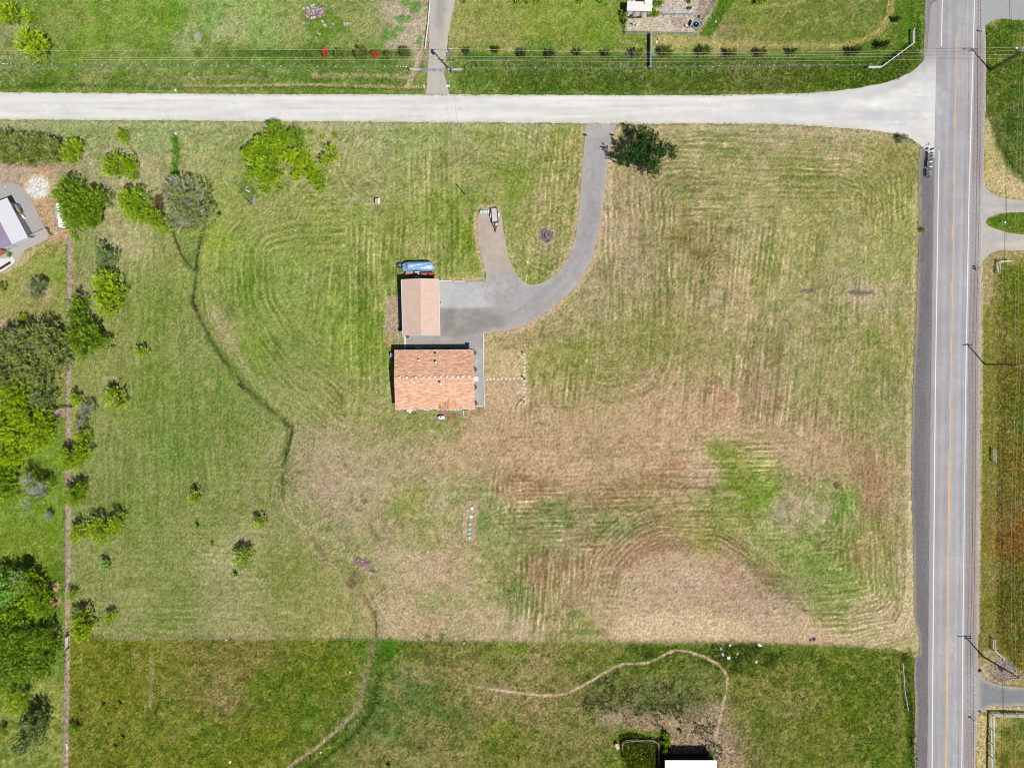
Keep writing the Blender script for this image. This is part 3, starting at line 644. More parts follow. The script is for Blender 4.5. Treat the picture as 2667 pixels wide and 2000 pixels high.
# north side details
P_([(785,18),(830,8),(855,20),(868,40),(905,58),(918,75),(905,85),(870,88),(840,102),(815,98),(795,70),(784,45)], (98,136,34), 5, 4, .8, .2)
P_([(975,5),(1060,5),(1100,20),(1110,60),(1100,100),(1085,138),(1010,136),(1002,110),(1020,70),(1000,40)], (192,178,154), 8, 10, .85, .35, 20)
for c in ((1050,50,22,10),(1080,20,14,16),(1012,92,22,12),(1095,110,9,20),(1040,75,16,8),(1060,8,20,10)): D_(c[0], c[1], c[2], (96,142,56), .75, ry=c[3])
K_(TRENCH, 14, (186,162,142), 2, 1.5, 1)
K_(N_DITCH, 8, (196,172,138), 1.5, 1.5, 1)
K_([(480,222),(560,224),(1060,229)], 16, (120,142,60), 5, 3, .3)
K_([(820,200),(900,196),(1000,198),(1065,200)], 12, (196,174,146), 4, 6, .75, .7, 7)
K_([(480,205),(560,200),(640,202),(700,210)], 7, (186,172,138), 4, 5, .6, .8, 8)
K_([(0,168),(400,172),(700,176),(1060,180)], 5, (78,116,30), 3, 2, .6)
K_([(0,229),(150,222),(350,226),(480,236)], 6, (70,106,26), 4, 4, .6)
K_([(620,138),(800,140),(1060,142)], 18, (78,116,32), 4, 4, .7, .2)
K_([(505,5),(498,40),(480,90),(470,130)], 10, (186,176,150), 5, 5, .55, .6); D_(515, 95, 11, (192,192,188), .7, ry=13)
D_(243, 48, 9, (186,160,116), .6, ry=5)
K_([(1170,52),(1160,60),(1175,70)], 6, (92,126,40), 3, 3, .6); K_([(1195,0),(1176,45),(1172,90)], 10, (196,180,140), 4, 4, .6)
for yy in (12, 26, 40, 52): K_([(1200,yy),(1550,yy+3)], 3, (172,172,110), 3, 3, .25)
K_([(1200,132),(1600,134),(1920,136)], 6, (186,168,116), 5, 3, .55, .3)
K_([(1200,146),(1560,150),(1990,152),(2260,156)], 18, (84,122,32), 5, 5, .65, .2)
K_([(1980,118),(2205,120)], 22, (176,164,104), 7, 4, .55, .3); K_([(1980,118),(2060,117),(2200,118)], 2, (232,216,170), 1.5, 1, .6, .4)
K_([(1700,112),(1900,116),(1960,118)], 26, (186,172,112), 8, 5, .6, .3)
K_([(2200,118),(2260,100),(2300,74),(2318,40),(2325,0),(2326,-30)], 15, (172,156,90), 4, 3, .8, .2); K_([(2230,112),(2285,84),(2308,50),(2316,0)], 2, (226,206,150), 1.5, 1, .7, .3)
K_([(1880,0),(1930,22),(2000,18),(2060,12),(2095,0)], 9, (176,168,116), 5, 4, .5)
P_([(2336,-30),(2392,-30),(2392,100),(2384,150),(2340,205),(2250,225),(2120,236),(2060,240),(2200,160),(2290,130),(2330,80)], (84,116,22), 10, 8, .55, .3)
K_([(2376,0),(2374,80),(2376,110)], 8, (52,96,14), 3, 2, .7)
P_([(1632,22),(1640,-30),(1870,-30),(1868,0),(1845,45),(1818,86),(1760,84),(1631,82)], (206,192,176), 2, 2, 1, 0)
P_([(1632,44),(1690,44),(1700,82),(1631,82)], (210,196,156), 8, 6, .5, .4)
P_([(1835,-30),(1868,-30),(1866,2),(1815,84),(1806,80),(1802,60)], (166,146,130), 3, 2, .8)
K_([(1726,30),(1760,32),(1815,32)], 9, (190,188,188), 1.5, 1, .85)
D_(1768, 58, 18, (176,156,142), .75, ry=16)
P_([(1875,0),(1905,-20),(1912,5),(1870,70),(1848,96),(1822,92),(1845,60)], (82,126,26), 5, 4, .85, .2)
P_([(1618,28),(1632,24),(1631,80),(1620,66)], (72,112,26), 4, 4, .8)
K_([(2255,174),(2350,172)], 5, (110,116,110), 3, 2, .4)
# east side
K_([(2563,66),(2570,60),(2600,52)], 10, (186,150,110), 4, 4, .7)
K_([(2566,380),(2560,300),(2566,180)], 5, (196,192,184), 3, 3, .6, .4)
P_([(2566,310),(2580,312),(2592,350),(2610,400),(2650,460),(2720,490),(2720,530),(2600,512),(2560,480),(2564,400)], (200,182,128), 7, 6, .85, .2)
K_([(2590,320),(2600,370),(2630,430),(2667,470)], 20, (46,80,18), 6, 6, .55, .2)
P_([(2600,440),(2650,470),(2720,500),(2720,525),(2640,515),(2590,490)], (214,192,146), 8, 6, .7)
P_([(2563,577),(2575,566),(2600,556),(2630,553),(2720,550),(2720,614),(2667,612),(2630,608),(2600,600),(2575,590)], (88,120,24), 3, 2, .95, .1)
K_([(2563,577),(2575,566),(2600,556),(2630,553)], 5, (198,178,128), 2, 2, .7); K_([(2563,577),(2575,590),(2600,600),(2630,608),(2667,613)], 4, (206,176,116), 2, 2, .8)
P_([(2556,680),(2585,656),(2720,652),(2720,668),(2610,672),(2590,690),(2580,800),(2558,800)], (178,160,118), 6, 6, .75, .3, 10)
K_([(2557,690),(2557,1020),(2551,1500),(2549,1650)], 5, (214,196,156), 2.5, 2.5, .9, .1)
K_([(2590,700),(2588,900),(2584,1100),(2580,1400)], 3, (96,92,62), 2, 1.5, .5)
K_([(2572,800),(2570,1000),(2567,1300),(2563,1600)], 9, (104,126,30), 4, 4, .5, .4)

P_([(2560,1690),(2600,1700),(2630,1722),(2720,1790),(2600,1784),(2556,1768),(2550,1740)], (190,168,138), 6, 5, .7); D_(2612, 1745, 31, (150,138,130), 1.0, rough=.12)
K_([(2545,1850),(2580,1846),(2720,1848)], 14, (206,184,148), 4, 4, .9)
P_([(2544,1860),(2575,1862),(2572,2050),(2542,2050)], (198,180,130), 4, 4, .8, .25)
K_([(2368,1690),(2376,1750),(2384,1900),(2388,2050)], 10, (78,104,14), 4, 3, .7)
K_([(2345,1700),(2340,2050)], 8, (142,126,80), 4, 3, .6, .3)

K_(TRAIL, 8, (96,104,50), 2, 3, .4, .4); K_(TRAIL, 5.4, (200,174,148), 1.6, 3, 1)
# fine mottling of the cover itself
m_f = 1+0.15*fbm(px, py, 4.4, 3, 3)+0.15*(rng.random(px.size)-0.5)*2
m_f = m_f+pasture*(0.20*fbm(px, py, 4.0, 2, 6)+.10*(rng.random(px.size)-.5))
cv.lum(m_f)
hue = fbm(px, py, 7, 3, 11)[:, None]*np.array([9, -4, 4])
cv.c = cv.c+hue
fleck = vn(px/3.3, py/3.3, 5)*.6+.4*rng.random(px.size)
pf = vn(px/24, py/24, 6)
cv.blend(.55*sstep(.72, .86, fleck+.10*(pf-.5))*(1-.35*mS), np.array([204, 188, 160]))
cv.blend(.60*sstep(.26, .14, fleck+.10*(pf-.5)), cv.c*np.array([.62, .70, .60]))
fl2 = fbm(px+9, py+5, 17, 4, 14)
cv.blend(.42*sstep(.38, .8, fl2)*np.clip(mP+.6*mN, 0, 1), np.array([190, 170, 146]))
cv.blend(.30*sstep(.42, .85, -fl2)*np.clip(mP+mN, 0, 1)*(cv.c[:, 1] > cv.c[:, 0]-8), np.array([104, 138, 40]))
cv.c = cv.c*(1+mW[:, None]*(cv.c[:, 1] > cv.c[:, 0])[:, None]*np.array([.05, 0, -.05])*(cv.c[:, :1] < 125))
ex = np.clip(cv.c[:, 1]-cv.c[:, 0]-18, 0, 99)*mP*(px > 1200); cv.c[:, 0] += .62*ex; cv.c[:, 1] -= .12*ex; cv.c[:, 2] += .15*ex
ex = np.clip(cv.c[:, 0]-cv.c[:, 1]-34, 0, 99)*mP; cv.c[:, 0] -= .5*ex; cv.c[:, 1] += .25*ex
cv.c = np.clip(cv.c, 8, 250)

# relief
z = 0.05*fbm(px, py, 240, 3, 1)+0.03*fbm(px, py, 40, 3, 2)
amp = 0.030+0.055*pasture+0.05*mN*(py > 130)+0.03*mE
z = z+amp*(fbm(px, py, 7, 3, 5)+0.5*(rng.random(px.size)-0.5))
def dig(pts, w, depth):
    i = cv.box(pts, w*2+6)
    d, _ = pl_dist(px[i]+3*fbm(px[i], py[i], 20, 3, 5), py[i], pts)
    z[i] -= depth*np.exp(-(d/w)**2)
dig(DITCH_A, 7, 0.3); dig(DITCH_B, 5, 0.25); dig(CREEK, 8, 0.3); dig(N_DITCH, 5, 0.4); dig(TRENCH, 7, 0.35); dig(SE_DITCH, 9, 0.6)
dig([(990,1745),(975,1800),(960,1855),(925,1905),(880,1945),(800,2000)], 8, 0.4)
# flat bedding below roads and hard standings
flat_poly = SHEETS+[[(1024,908),(1236,908),(1238,1070),(1026,1070)], [(1040,724),(1146,724),(1146,876),(1040,876)]]
keep = np.ones(px.shape); low = np.zeros(px.shape)
for p in flat_poly:
    i = cv.box(p, 14); d = sdf(px[i], py[i], p)
    k = sstep(1, 10, d); keep[i] = np.minimum(keep[i], k); low[i] = np.maximum(low[i], sstep(4, 1, d))
z = np.where(keep < 1, z*keep-0.05*(1-keep), z)
outside = (abs(x) > 111.5) | (abs(y) > 85.5); z[outside] *= 0.2
ids = np.arange(nx*ny).reshape(nx, ny)
F = np.stack([ids[:-1, :-1].ravel(), ids[1:, :-1].ravel(), ids[1:, 1:].ravel(), ids[:-1, 1:].ravel()], 1)
ground_mat = vcol_mat('grass_and_soil', [(1.3, 0.92, 1.08), (4.5, 0.52, 1.52)], bump=1.0, dist=0.12)
gme = mesh_np('ground', np.stack([x, y, z], 1), F, alb(cv.c, 1.0), ground_mat)
ground = link('ground', gme); tag(ground, kind='structure')
ZG = z.reshape(nx, ny); CG = cv.c.reshape(nx, ny, 3)
def gz(wx_, wy_):
    i = int(np.clip(round((wx_-xa[0])/gs), 0, len(xa)-1))+len(far); j = int(np.clip(round((wy_-ya[0])/gs), 0, len(ya)-1))+len(far)
    return float(ZG[i, j])

# ------------------------------------------------------------------ sheets: roads, drives, shoulders
def sheet(name, poly, z0, paint, material, step=6.0, holes=()):
    P = [tuple(p) for p in poly]
    xs = [p[0] for p in P]; ys = [p[1] for p in P]
    X, Y = np.meshgrid(np.arange(min(xs), max(xs), step), np.arange(min(ys), max(ys), step), indexing='ij')
    X = X.ravel()+step*0.3*(rng.random(X.size)-.5); Y = Y.ravel()+step*0.3*(rng.random(Y.size)-.5)
    k = sdf(X, Y, P) < -step*0.5
    pts = P+list(zip(X[k], Y[k])); n = len(P)
    co, ed, fa, *_ = geometry.delaunay_2d_cdt([Vector(p) for p in pts], [], [list(range(n))], 1, 1e-4)
    co = np.array([(c[0], c[1]) for c in co])
    c = Canvas(co[:, 0], co[:, 1]); paint(c)
    V = np.stack([(co[:, 0]-1333.5)*S, (1000-co[:, 1])*S, np.full(len(co), z0)], 1)
    fa = [f for f in fa if len(f) == 3]
    Fa = np.array(fa)
    v = V[Fa]; nz = np.cross(v[:, 1]-v[:, 0], v[:, 2]-v[:, 0])[:, 2]; Fa[nz < 0] = Fa[nz < 0][:, ::-1]
    me = mesh_np(name, V, Fa, alb(np.clip(c.c, 0, 252)), material, 3)
    o = link(name, me); tag(o, kind='structure'); return o
def p_gravel(c):
    x, y = c.x, c.y
    c.c = np.tile(np.array([235., 234, 230]), (x.size, 1))
    d, _ = pl_dist(x, y, [(-100,278),(2200,285),(2440,300)])
    c.blend(0.5*sstep(24, 37, d)*(x < 2250), np.array([222, 218, 204]))
    st = vn(x/150, y/2.2, 1)-0.5+0.7*(vn(x/60, y/4.5, 2)-0.5)
    c.c += (20*st)[:, None]; c.c -= 7*(sum(np.exp(-((y-(255+q)-.0035*x)/4.5)**2) for q in (14, 26, 40, 52)))[:, None]*(x < 2250)[:, None]; c.blend(.4*sstep(5, 0, sdf(x, y, gravel_poly)*-1+2*fbm(x, y, 10, 3, 3))*(x < 2380), np.array([205, 200, 172]))
    c.blend(sstep(1700, 2150, x)*0.75*np.clip(0.35+1.3*fbm(x, y/0.5, 60, 4, 3), 0, 1), np.array([212, 212, 216]))
    c.stroke([(2250,302),(2330,302),(2390,306)], 22, (196,198,204), 14, 8, .65, .4, 20)
    c.stroke([(2260,248),(2340,222),(2400,180),(2425,130)], 22, (198,196,192), 12, 8, .6, .4, 20)
    c.stroke([(2330,200),(2400,175)], 16, (186,184,182), 10, 6, .4, .4, 20)
    c.stroke([(2380,340),(2430,380)], 22, (222,216,208), 10, 6, .5, .3)
    c.stroke([(2300,275),(2425,285)], 16, (222,221,222), 12, 8, .5, .5)
    c.stroke([(2240,330),(2330,342),(2400,370)], 12, (238,232,222), 6, 4, .6)
    c.blend(.95*sstep(215, 120, y+.0*x)*sstep(2390,2405,x), np.array([172, 168, 168])); c.c += (5*fbm(x, y, 14, 3, 4))[:, None]
def p_asph(c):
    x, y = c.x, c.y
    c.c = np.tile(np.array([178., 176, 180]), (x.size, 1))
    u = x-lineL(y)
    w = lineR(y)-lineL(y)
    t = u/w
    trk = sum(np.exp(-((t-a)/0.055)**2) for a in (0.13, 0.37, 0.66, 0.88))
    lane = np.exp(-((t-0.25)/0.07)**2)+np.exp(-((t-0.77)/0.07)**2)
    c.c += (-6*trk+5*lane)[:, None]*np.array([1, 1, .98])
    c.c += ((t > .5)*7.0)[:, None]; c.c += (6*(rng.random(x.size)-.5)+7*fbm(x, y, 16, 3, 9))[:, None]
    c.c += (7*(vn(u/2.5, y/160, 1)-.5)+9*fbm(x, y, 70, 3, 2)+4*(vn(u/1.2, y/60, 3)-.5))[:, None]
    c.blend(.6*sstep(-2, -8, u), np.array([168, 164, 164]))
    dust = sstep(150, 230, y)*sstep(420, 330, y)*sstep(0.5, -0.1, t)
    c.blend(.6*dust*np.clip(.5+fbm(x, y, 30, 4, 6), 0, 1), np.array([226, 225, 228]))
    c.stroke([(2452,320),(2454,350)], 8, (150,152,160), 6, 4, .5)
def p_shL(c):
    x, y = c.x, c.y
    c.c = np.tile(np.array([126., 122, 124]), (x.size, 1))
    d, _ = pl_dist(x, y, SH_L)
    c.blend(.75*sstep(9, 1, d+3*fbm(x, y, 10, 3, 3)), np.array([176, 166, 150]))
    c.blend(.6*sstep(460, 380, y), np.array([164, 158, 154])); c.blend(.55*sstep(26, 40, d)*(y > 400), np.array([150, 146, 146]))
    c.blend(.5*np.clip(fbm(x*3, y*.4, 26, 4, 3), 0, 1), np.array([96, 90, 98]))
    c.blend(.4*np.clip(fbm(x*3, y*.4, 20, 4, 5), 0, 1), np.array([160, 150, 142]))
def p_shR(c):
    x, y = c.x, c.y
    c.c = np.tile(np.array([168., 159, 157]), (x.size, 1))
    d, _ = pl_dist(x, y, SH_R)
    c.blend(.85*sstep(9, 2, d+3*fbm(x, y, 10, 3, 3)), np.array([198, 190, 182]))
    c.blend(.5*np.clip(fbm(x*3, y*.4, 26, 4, 6), 0, 1), np.array([146, 136, 136]))
    for yy in (40, 520, 640, 1800): c.blend(.5*sstep(90, 20, abs(y-yy)), np.array([190, 188, 190]))
def p_drive(c):
    x, y = c.x, c.y
    c.c = np.tile(np.array([178., 174, 172]), (x.size, 1))
    c.poly([(1130,735),(1285,735),(1290,800),(1240,803),(1130,805)], (196,195,196), 4, 4, 1)
    c.poly([(1130,805),(1240,803),(1290,800),(1350,815),(1310,850),(1240,866),(1190,880),(1130,882)], (150,146,140), 8, 5, .85)
    c.poly([(1055,870),(1190,884),(1262,870),(1262,1060),(1232,1060),(1232,906),(1055,906)], (172,168,166), 6, 4, .8)
    c.poly([(1235,905),(1260,905),(1260,1057),(1235,1057)], (184,184,184), 1, .5, .9)
    c.poly([(1240,540),(1305,535),(1318,640),(1330,700),(1262,715),(1245,640)], (200,184,168), 8, 6, .9, .2)
    c.poly([(1262,700),(1335,700),(1380,760),(1330,850),(1270,800)], (186,182,182), 16, 12, .6, .3)
    c.stroke([(1560,320),(1552,420),(1545,500),(1535,590),(1512,660),(1470,725),(1400,785)], 34, (172,170,170), 10, 5, .8)
    c.stroke([(1545,420),(1540,560),(1510,650),(1465,722),(1400,775),(1340,815)], 7, (158,156,152), 6, 2, .5)
    c.stroke([(1567,420),(1556,560),(1526,660),(1484,732),(1420,795)], 6, (160,157,154), 6, 2, .5)
    c.stroke([(1556,330),(1566,316)], 60, (196,190,188), 8, 4, .5)
    c.stroke([(1170,882),(1150,876)], 8, (214,184,150), 4, 4, .4)
    d = sdf(x, y, drive_poly)
    c.blend(.5*sstep(-6, -1, d+3*fbm(x, y, 12, 3, 2))*((x > 1262) | (y < 735)), np.array([200, 184, 160]))
    c.blend(.35*np.clip(fbm(x, y, 40, 4, 7), 0, 1), np.array([200, 197, 195]))
    for k in range(90):
        a_ = rng.random(2); c.spot(1250+a_[0]*100, 712+a_[1]*75, .9, (118, 130, 96), .7)
    c.c += (9*fbm(x, y, 9, 3, 3)+8*fbm(x, y, 28, 3, 5)+6*(rng.random(x.size)-.5))[:, None]
def p_north(c):
    x, y = c.x, c.y
    c.c = np.tile(np.array([202., 196, 186]), (x.size, 1))
    c.stroke([(1148,-30),(1146,60)], 26, (166,166,166), 8, 6, .85)
    c.stroke([(1145,60),(1143,130)], 16, (184,180,174), 6, 6, .5)
    c.stroke([(1128,-20),(1126,120),(1122,240)], 7, (182,176,168), 4, 3, .4)
    c.stroke([(1158,-20),(1152,120),(1146,240)], 6, (178,174,170), 4, 3, .5)
    c.stroke([(1160,40),(1160,140)], 12, (214,200,170), 6, 6, .4)
    c.blend(.5*np.clip(fbm(x, y, 18, 4, 7), 0, 1), np.array([178, 172, 166]))
def p_east(c):
    x, y = c.x, c.y
    c.c = np.tile(np.array([190., 187, 188]), (x.size, 1))
    c.blend(.7*np.clip(.2+1.4*fbm(x, y*2, 26, 4, 7), 0, 1), np.array([220, 206, 180]))
    c.stroke([(2600,535),(2720,538)], 10, (168,166,168), 6, 3, .5); c.stroke([(2600,640),(2720,632)], 12, (224,212,184), 8, 3, .7)
def p_park(c):
    c.c = np.tile(np.array([176., 177, 180]), (c.x.size, 1)); c.blend(.4*np.clip(fbm(c.x, c.y*2, 26, 4, 7), 0, 1), np.array([200, 196, 192]))
def p_se(c):
    x, y = c.x, c.y
    c.c = np.tile(np.array([142., 144, 148]), (x.size, 1))
    c.c += (14*(vn(x/70, y/4, 3)-.5))[:, None]
    d = sdf(x, y, se_drive_poly)
    c.blend(.8*sstep(-12, -1, d+4*fbm(x, y, 16, 3, 2)), np.array([196, 184, 166]))
    c.blend(.6*sstep(2566, 2545, x), np.array([186, 184, 184]))
def p_west(c):
    x, y = c.x, c.y
    c.c = np.tile(np.array([182., 179, 176]), (x.size, 1))
    c.blend(.5*np.clip(fbm(x, y, 30, 4, 7), 0, 1), np.array([196, 188, 176]))
    c.poly([(-40,640),(40,640),(124,600),(126,625),(60,655),(30,690),(-40,730)], (198,190,184), 4, 3, .8)
gravel_mat = vcol_mat('road_gravel', [(0.5, 0.97, 1.03, (0.12, 1.5, 1)), (6, 0.93, 1.07)], bump=0.25, dist=0.03)
stone_mat = vcol_mat('loose_gravel', [(1.1, 0.93, 1.07), (3.6, 0.66, 1.34)], bump=0.6, dist=0.05)
drive_mat = vcol_mat('fine_gravel', [(0.9, 0.95, 1.05), (6, 0.84, 1.16)], bump=0.35, dist=0.03)
asph_mat = vcol_mat('worn_asphalt', [(0.8, 0.97, 1.03, (1, .15, 1)), (9, 0.95, 1.05)], bump=0.15, dist=0.02, rough=0.85)
sheet('road_shoulder', shL_poly, 0.008, p_shL, stone_mat, 5)
sheet('road_shoulder', shR_poly, 0.008, p_shR, stone_mat, 5)
sheet('paved_road', asph_poly, 0.040, p_asph, asph_mat, 5)
sheet('gravel_road', gravel_poly, 0.018, p_gravel, gravel_mat, 7)
sheet('driveway', drive_poly, 0.012, p_drive, drive_mat, 3)
sheet('driveway', north_drive_poly, 0.012, p_north, drive_mat, 5)
sheet('driveway', e_park_poly, 0.014, p_park, drive_mat, 6)
sheet('driveway', e_drive_poly, 0.014, p_east, drive_mat, 6)
sheet('driveway', se_drive_poly, 0.014, p_se, drive_mat, 6)
sheet('driveway', w_drive_poly, 0.012, p_west, drive_mat, 6)

# painted lines and cracks on the paved road
def strip(f0, y0, y1, w, z0, name, m, parent=None, step=12):
    V = []; F = []; ysn = np.arange(y0, y1+0.01, min(step, (y1-y0)))
    for i, yy in enumerate(ysn):
        wob = 0.25*math.sin(yy*0.7); xx = float(f0(yy))
        for s_ in (-1, 1): V.append(((xx+s_*w/2+wob*0.2-1333.5)*S, (1000-yy)*S, z0))
        if i: F.append((2*i-2, 2*i, 2*i+1, 2*i-1))
    V = np.array(V); o = link(name, mesh_np(name, V, np.array(F), None, m), parent)
    return o
paint_w = mat('white_road_paint', (248, 248, 246), 0.7, 0.10, 6)
paint_y = mat('yellow_road_paint', (250, 196, 120), 0.7, 0.12, 5)
for f0, a, b in ((lineL, -70, 133), (lineL, 392, 2070), (lineR, -70, 2070)):
    tag(strip(f0, a, b, 2.3, 0.046, 'edge_line', paint_w), kind='structure')
tag(strip(lambda q: lineC(q)+1.1, 96, 2070, 1.5, 0.046, 'centre_line', paint_y), kind='structure')
for a, b in ((160,200),(300,342),(442,485),(590,632),(735,777),(882,925),(1027,1068),(1175,2070)):
    tag(strip(lambda q: lineC(q)-2.0, a, b, 1.5, 0.046, 'centre_line', paint_y), kind='structure')
mb = MB(); r_ = random.Random(4)
yy = -40
while yy < 2060:
    for side in (0, 1):
        if r_.random() < .66:
            x0 = float(lineL(yy))-4 if side == 0 else float(lineC(yy))+3
            x1 = float(lineC(yy))-3 if side == 0 else float(lineR(yy))+2
            p = []; y_ = yy+r_.uniform(-26, 26); n = 7
            for k in range(n+1):
                p.append((x0+(x1-x0)*k/n, y_)); y_ += r_.uniform(-3.4, 3.6)
            for (a, b), (c, d) in zip(p[:-1], p[1:]):
                w = r_.uniform(.22, .5)
                q = [((X-1333.5)*S, (1000-Y)*S, 0.044) for X, Y in ((a, b-w), (c, d-w), (c, d+w), (a, b+w))]
                mb.add(q, [(3, 2, 1, 0)])
            if r_.random() < .55:
                k = r_.randint(1, n-1); X, Y = p[k]
                for j in range(r_.randint(4, 9)):
                    X2 = X+r_.uniform(-3, 3); Y2 = Y+r_.uniform(5, 9); w = .45
                    q = [((a-1333.5)*S, (1000-b)*S, 0.044) for a, b in ((X-w, Y), (X+w, Y), (X2+w, Y2), (X2-w, Y2))]
                    mb.add(q, [(3, 2, 1, 0)]); X, Y = X2, Y2
    yy += r_.uniform(38, 80)
cr = mb.build('road_crack', mat('crack_sealer', (158, 157, 163), 0.8, 0.1)); tag(cr, kind='structure')
# ------------------------------------------------------------------ materials for things
M = {
 'shingle': None,
 'garage_roof': None,
 'white': mat('white_paint', (252, 252, 252), 0.6, 0.04, 2),
 'white_metal': mat('white_metal', (255, 255, 255), 0.45, 0.03, 1.5, k=1.6),
 'house_white': mat('dull_white_metal', (238, 236, 244), 0.5, 0.05, 1.2),
 'cream_metal': mat('cream_metal', (252, 246, 240), 0.5, 0.04, 1.5, k=1.1),
 'siding': mat('beige_siding', (214, 200, 184), 0.7, 0.06, 2),
 'trim': mat('pale_trim', (225, 225, 228), 0.6, 0.05, 2),
 'glass': mat('window_glass', (60, 72, 84), 0.1, 0.05, 1, spec=0.6),
 'door': mat('door_paint', (226, 222, 216), 0.6, 0.04, 2),
 'concrete': mat('concrete', (206, 204, 200), 0.85, 0.08, 4, bump=0.2),
 'paver': mat('pale_paver', (240, 238, 234), 0.85, 0.07, 5),
 'black': mat('black_plastic', (34, 34, 38), 0.5, 0.1, 5),
 'rubber': mat('rubber', (62, 70, 66), 0.8, 0.2, 8),
 'dark_metal': mat('dark_metal', (58, 56, 66), 0.6, 0.15, 6),
 'rust': mat('rusty_steel', (118, 74, 60), 0.8, 0.3, 8),
 'grey_metal': mat('galvanised_metal', (168, 174, 184), 0.5, 0.08, 3),
 'grey_wood': mat('weathered_wood', (176, 172, 166), 0.85, 0.14, 5, stretch=(1, 1, .1)),
 'pole_wood': mat('pole_wood', (112, 100, 92), 0.85, 0.16, 5),
 'pale_wood': mat('bleached_boards', (224, 218, 214), 0.85, 0.10, 6, stretch=(6, .6, 1)),
 'brown_wood': mat('brown_wood', (120, 84, 70), 0.85, 0.18, 6),
 'wire': mat('aluminium_wire', (216, 210, 196), 0.45, 0.02, 2, k=1.0),
 'blue_tarp': None,
 'red': mat('red_paint', (226, 58, 62), 0.45, 0.12, 3),
 'orange': mat('orange_paint', (236, 112, 70), 0.5, 0.12, 3),
 'blue': mat('blue_plastic', (28, 92, 196), 0.5, 0.08, 3),
 'pale_blue': mat('pale_blue_cover', (150, 196, 232), 0.6, 0.1, 3),
 'yellow': mat('yellow_paint', (236, 178, 66), 0.5, 0.1, 3),
 'mint': mat('mint_green_lid', (150, 232, 212), 0.6, 0.05, 3),
 'pale_mint': mat('pale_mint_lid', (222, 246, 242), 0.6, 0.04, 3),
 'teal': mat('teal_metal', (96, 176, 172), 0.5, 0.08, 3),
 'navy': mat('navy_metal', (70, 86, 122), 0.5, 0.1, 4),
 'steel_blue': mat('steel_blue_metal', (96, 128, 170), 0.5, 0.1, 4),
 'purple': mat('faded_purple_metal', (172, 154, 184), 0.5, 0.06, 2),
 'brown_metal': mat('brown_metal', (164, 104, 84), 0.5, 0.08, 3),
 'lavender': mat('grey_blue_metal', (176, 180, 198), 0.5, 0.06, 3),
 'salmon': mat('salmon_metal', (228, 186, 172), 0.6, 0.08, 4),
 'rock_a': mat('pale_rock', (214, 204, 200), 0.9, 0.16, 3, bump=.3),
 'rock_b': mat('rose_rock', (176, 146, 142), 0.9, 0.18, 3, bump=.3),
 'rock_c': mat('mauve_rock', (142, 124, 146), 0.9, 0.18, 3, bump=.3),
 'rock_d': mat('rust_rock', (204, 140, 112), 0.9, 0.18, 3, bump=.3),
 'ash': mat('ash', (124, 116, 118), 0.95, 0.45, 4, bump=.5),
 'char': mat('charred_wood', (40, 38, 44), 0.9, 0.2, 6),
 'bark': mat('bark', (120, 104, 88), 0.9, 0.2, 4),
 'twig': mat('bare_grey_twigs', (204, 200, 208), 0.9, 0.12, 4),
 'water': mat('dark_water', (36, 52, 34), 0.15, 0.2, 2, spec=0.5),
 'pebble': mat('brown_gravel_mulch', (128, 98, 84), 0.95, 0.25, 8, bump=.4),
 'flag_red': mat('flag_red', (206, 60, 66), 0.8, 0.03, 2), 'flag_blue': mat('flag_blue', (48, 66, 140), 0.8, 0.03, 2),
}
def striped_roof(name, c1, scale, amount, axis_rot, streak_hi=1.3, streak_lo=.82, ribs=None, thr=(0.42, 0.62)):
    m, nt, b = new_mat(name)
    c = nt.nodes.new('ShaderNodeRGB'); c.outputs[0].default_value = (*alb(c1), 1)
    n = noise_node(nt, 1.0, 2, 0.5, stretch=(scale[0], scale[1], 1, axis_rot))
    o = mul_by_noise(nt, c.outputs[0], n, streak_lo, streak_hi, thr[0], thr[1])
    n2 = noise_node(nt, 0.5, 3, 0.5); o = mul_by_noise(nt, o, n2, .95, 1.05)
    n3 = noise_node(nt, 9, 3, 0.6); o = mul_by_noise(nt, o, n3, .9, 1.1)
    if ribs:
        tc = nt.nodes.new('ShaderNodeTexCoord'); w = nt.nodes.new('ShaderNodeTexWave')
        w.bands_direction = ribs[0]; w.inputs['Scale'].default_value = ribs[1]; w.inputs['Distortion'].default_value = .2
        nt.links.new(tc.outputs['Object'], w.inputs[0])
        bp = nt.nodes.new('ShaderNodeBump'); bp.inputs['Strength'].default_value = ribs[2]; bp.inputs['Distance'].default_value = 0.05
        nt.links.new(w.outputs['Fac'], bp.inputs['Height']); nt.links.new(bp.outputs[0], b.inputs['Normal'])
    nt.links.new(o, b.inputs['Base Color']); b.inputs['Roughness'].default_value = .85
    return m
M['shingle'] = striped_roof('tan_shingles', (232, 180, 150), (1.0, 5.0), 1, 0.0, 1.42, .84, ('Y', 1.1, .25))
M['shingle_gable'] = striped_roof('tan_shingles_across', (226, 172, 138), (4.6, 1.0), 1, 0.25, 1.30, .82, ('X', 1.1, .2))
M['garage_roof'] = striped_roof('pale_salmon_shingles', (238, 206, 188), (1.2, 4.0), 1, 0, 1.05, .96, ('Y', 2.2, .5))
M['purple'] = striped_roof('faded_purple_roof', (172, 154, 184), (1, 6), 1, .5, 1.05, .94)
m, nt, b = new_mat('blue_tarpaulin')
c = nt.nodes.new('ShaderNodeRGB'); c.outputs[0].default_value = (*alb((150, 200, 250)), 1)
n = noise_node(nt, 1.2, 4, .6, stretch=(1, 2, 1)); nt.links.new(mul_by_noise(nt, c.outputs[0], n, .85, 1.2), b.inputs['Base Color'])
bp = nt.nodes.new('ShaderNodeBump'); bp.inputs['Strength'].default_value = .7; bp.inputs['Distance'].default_value = .12
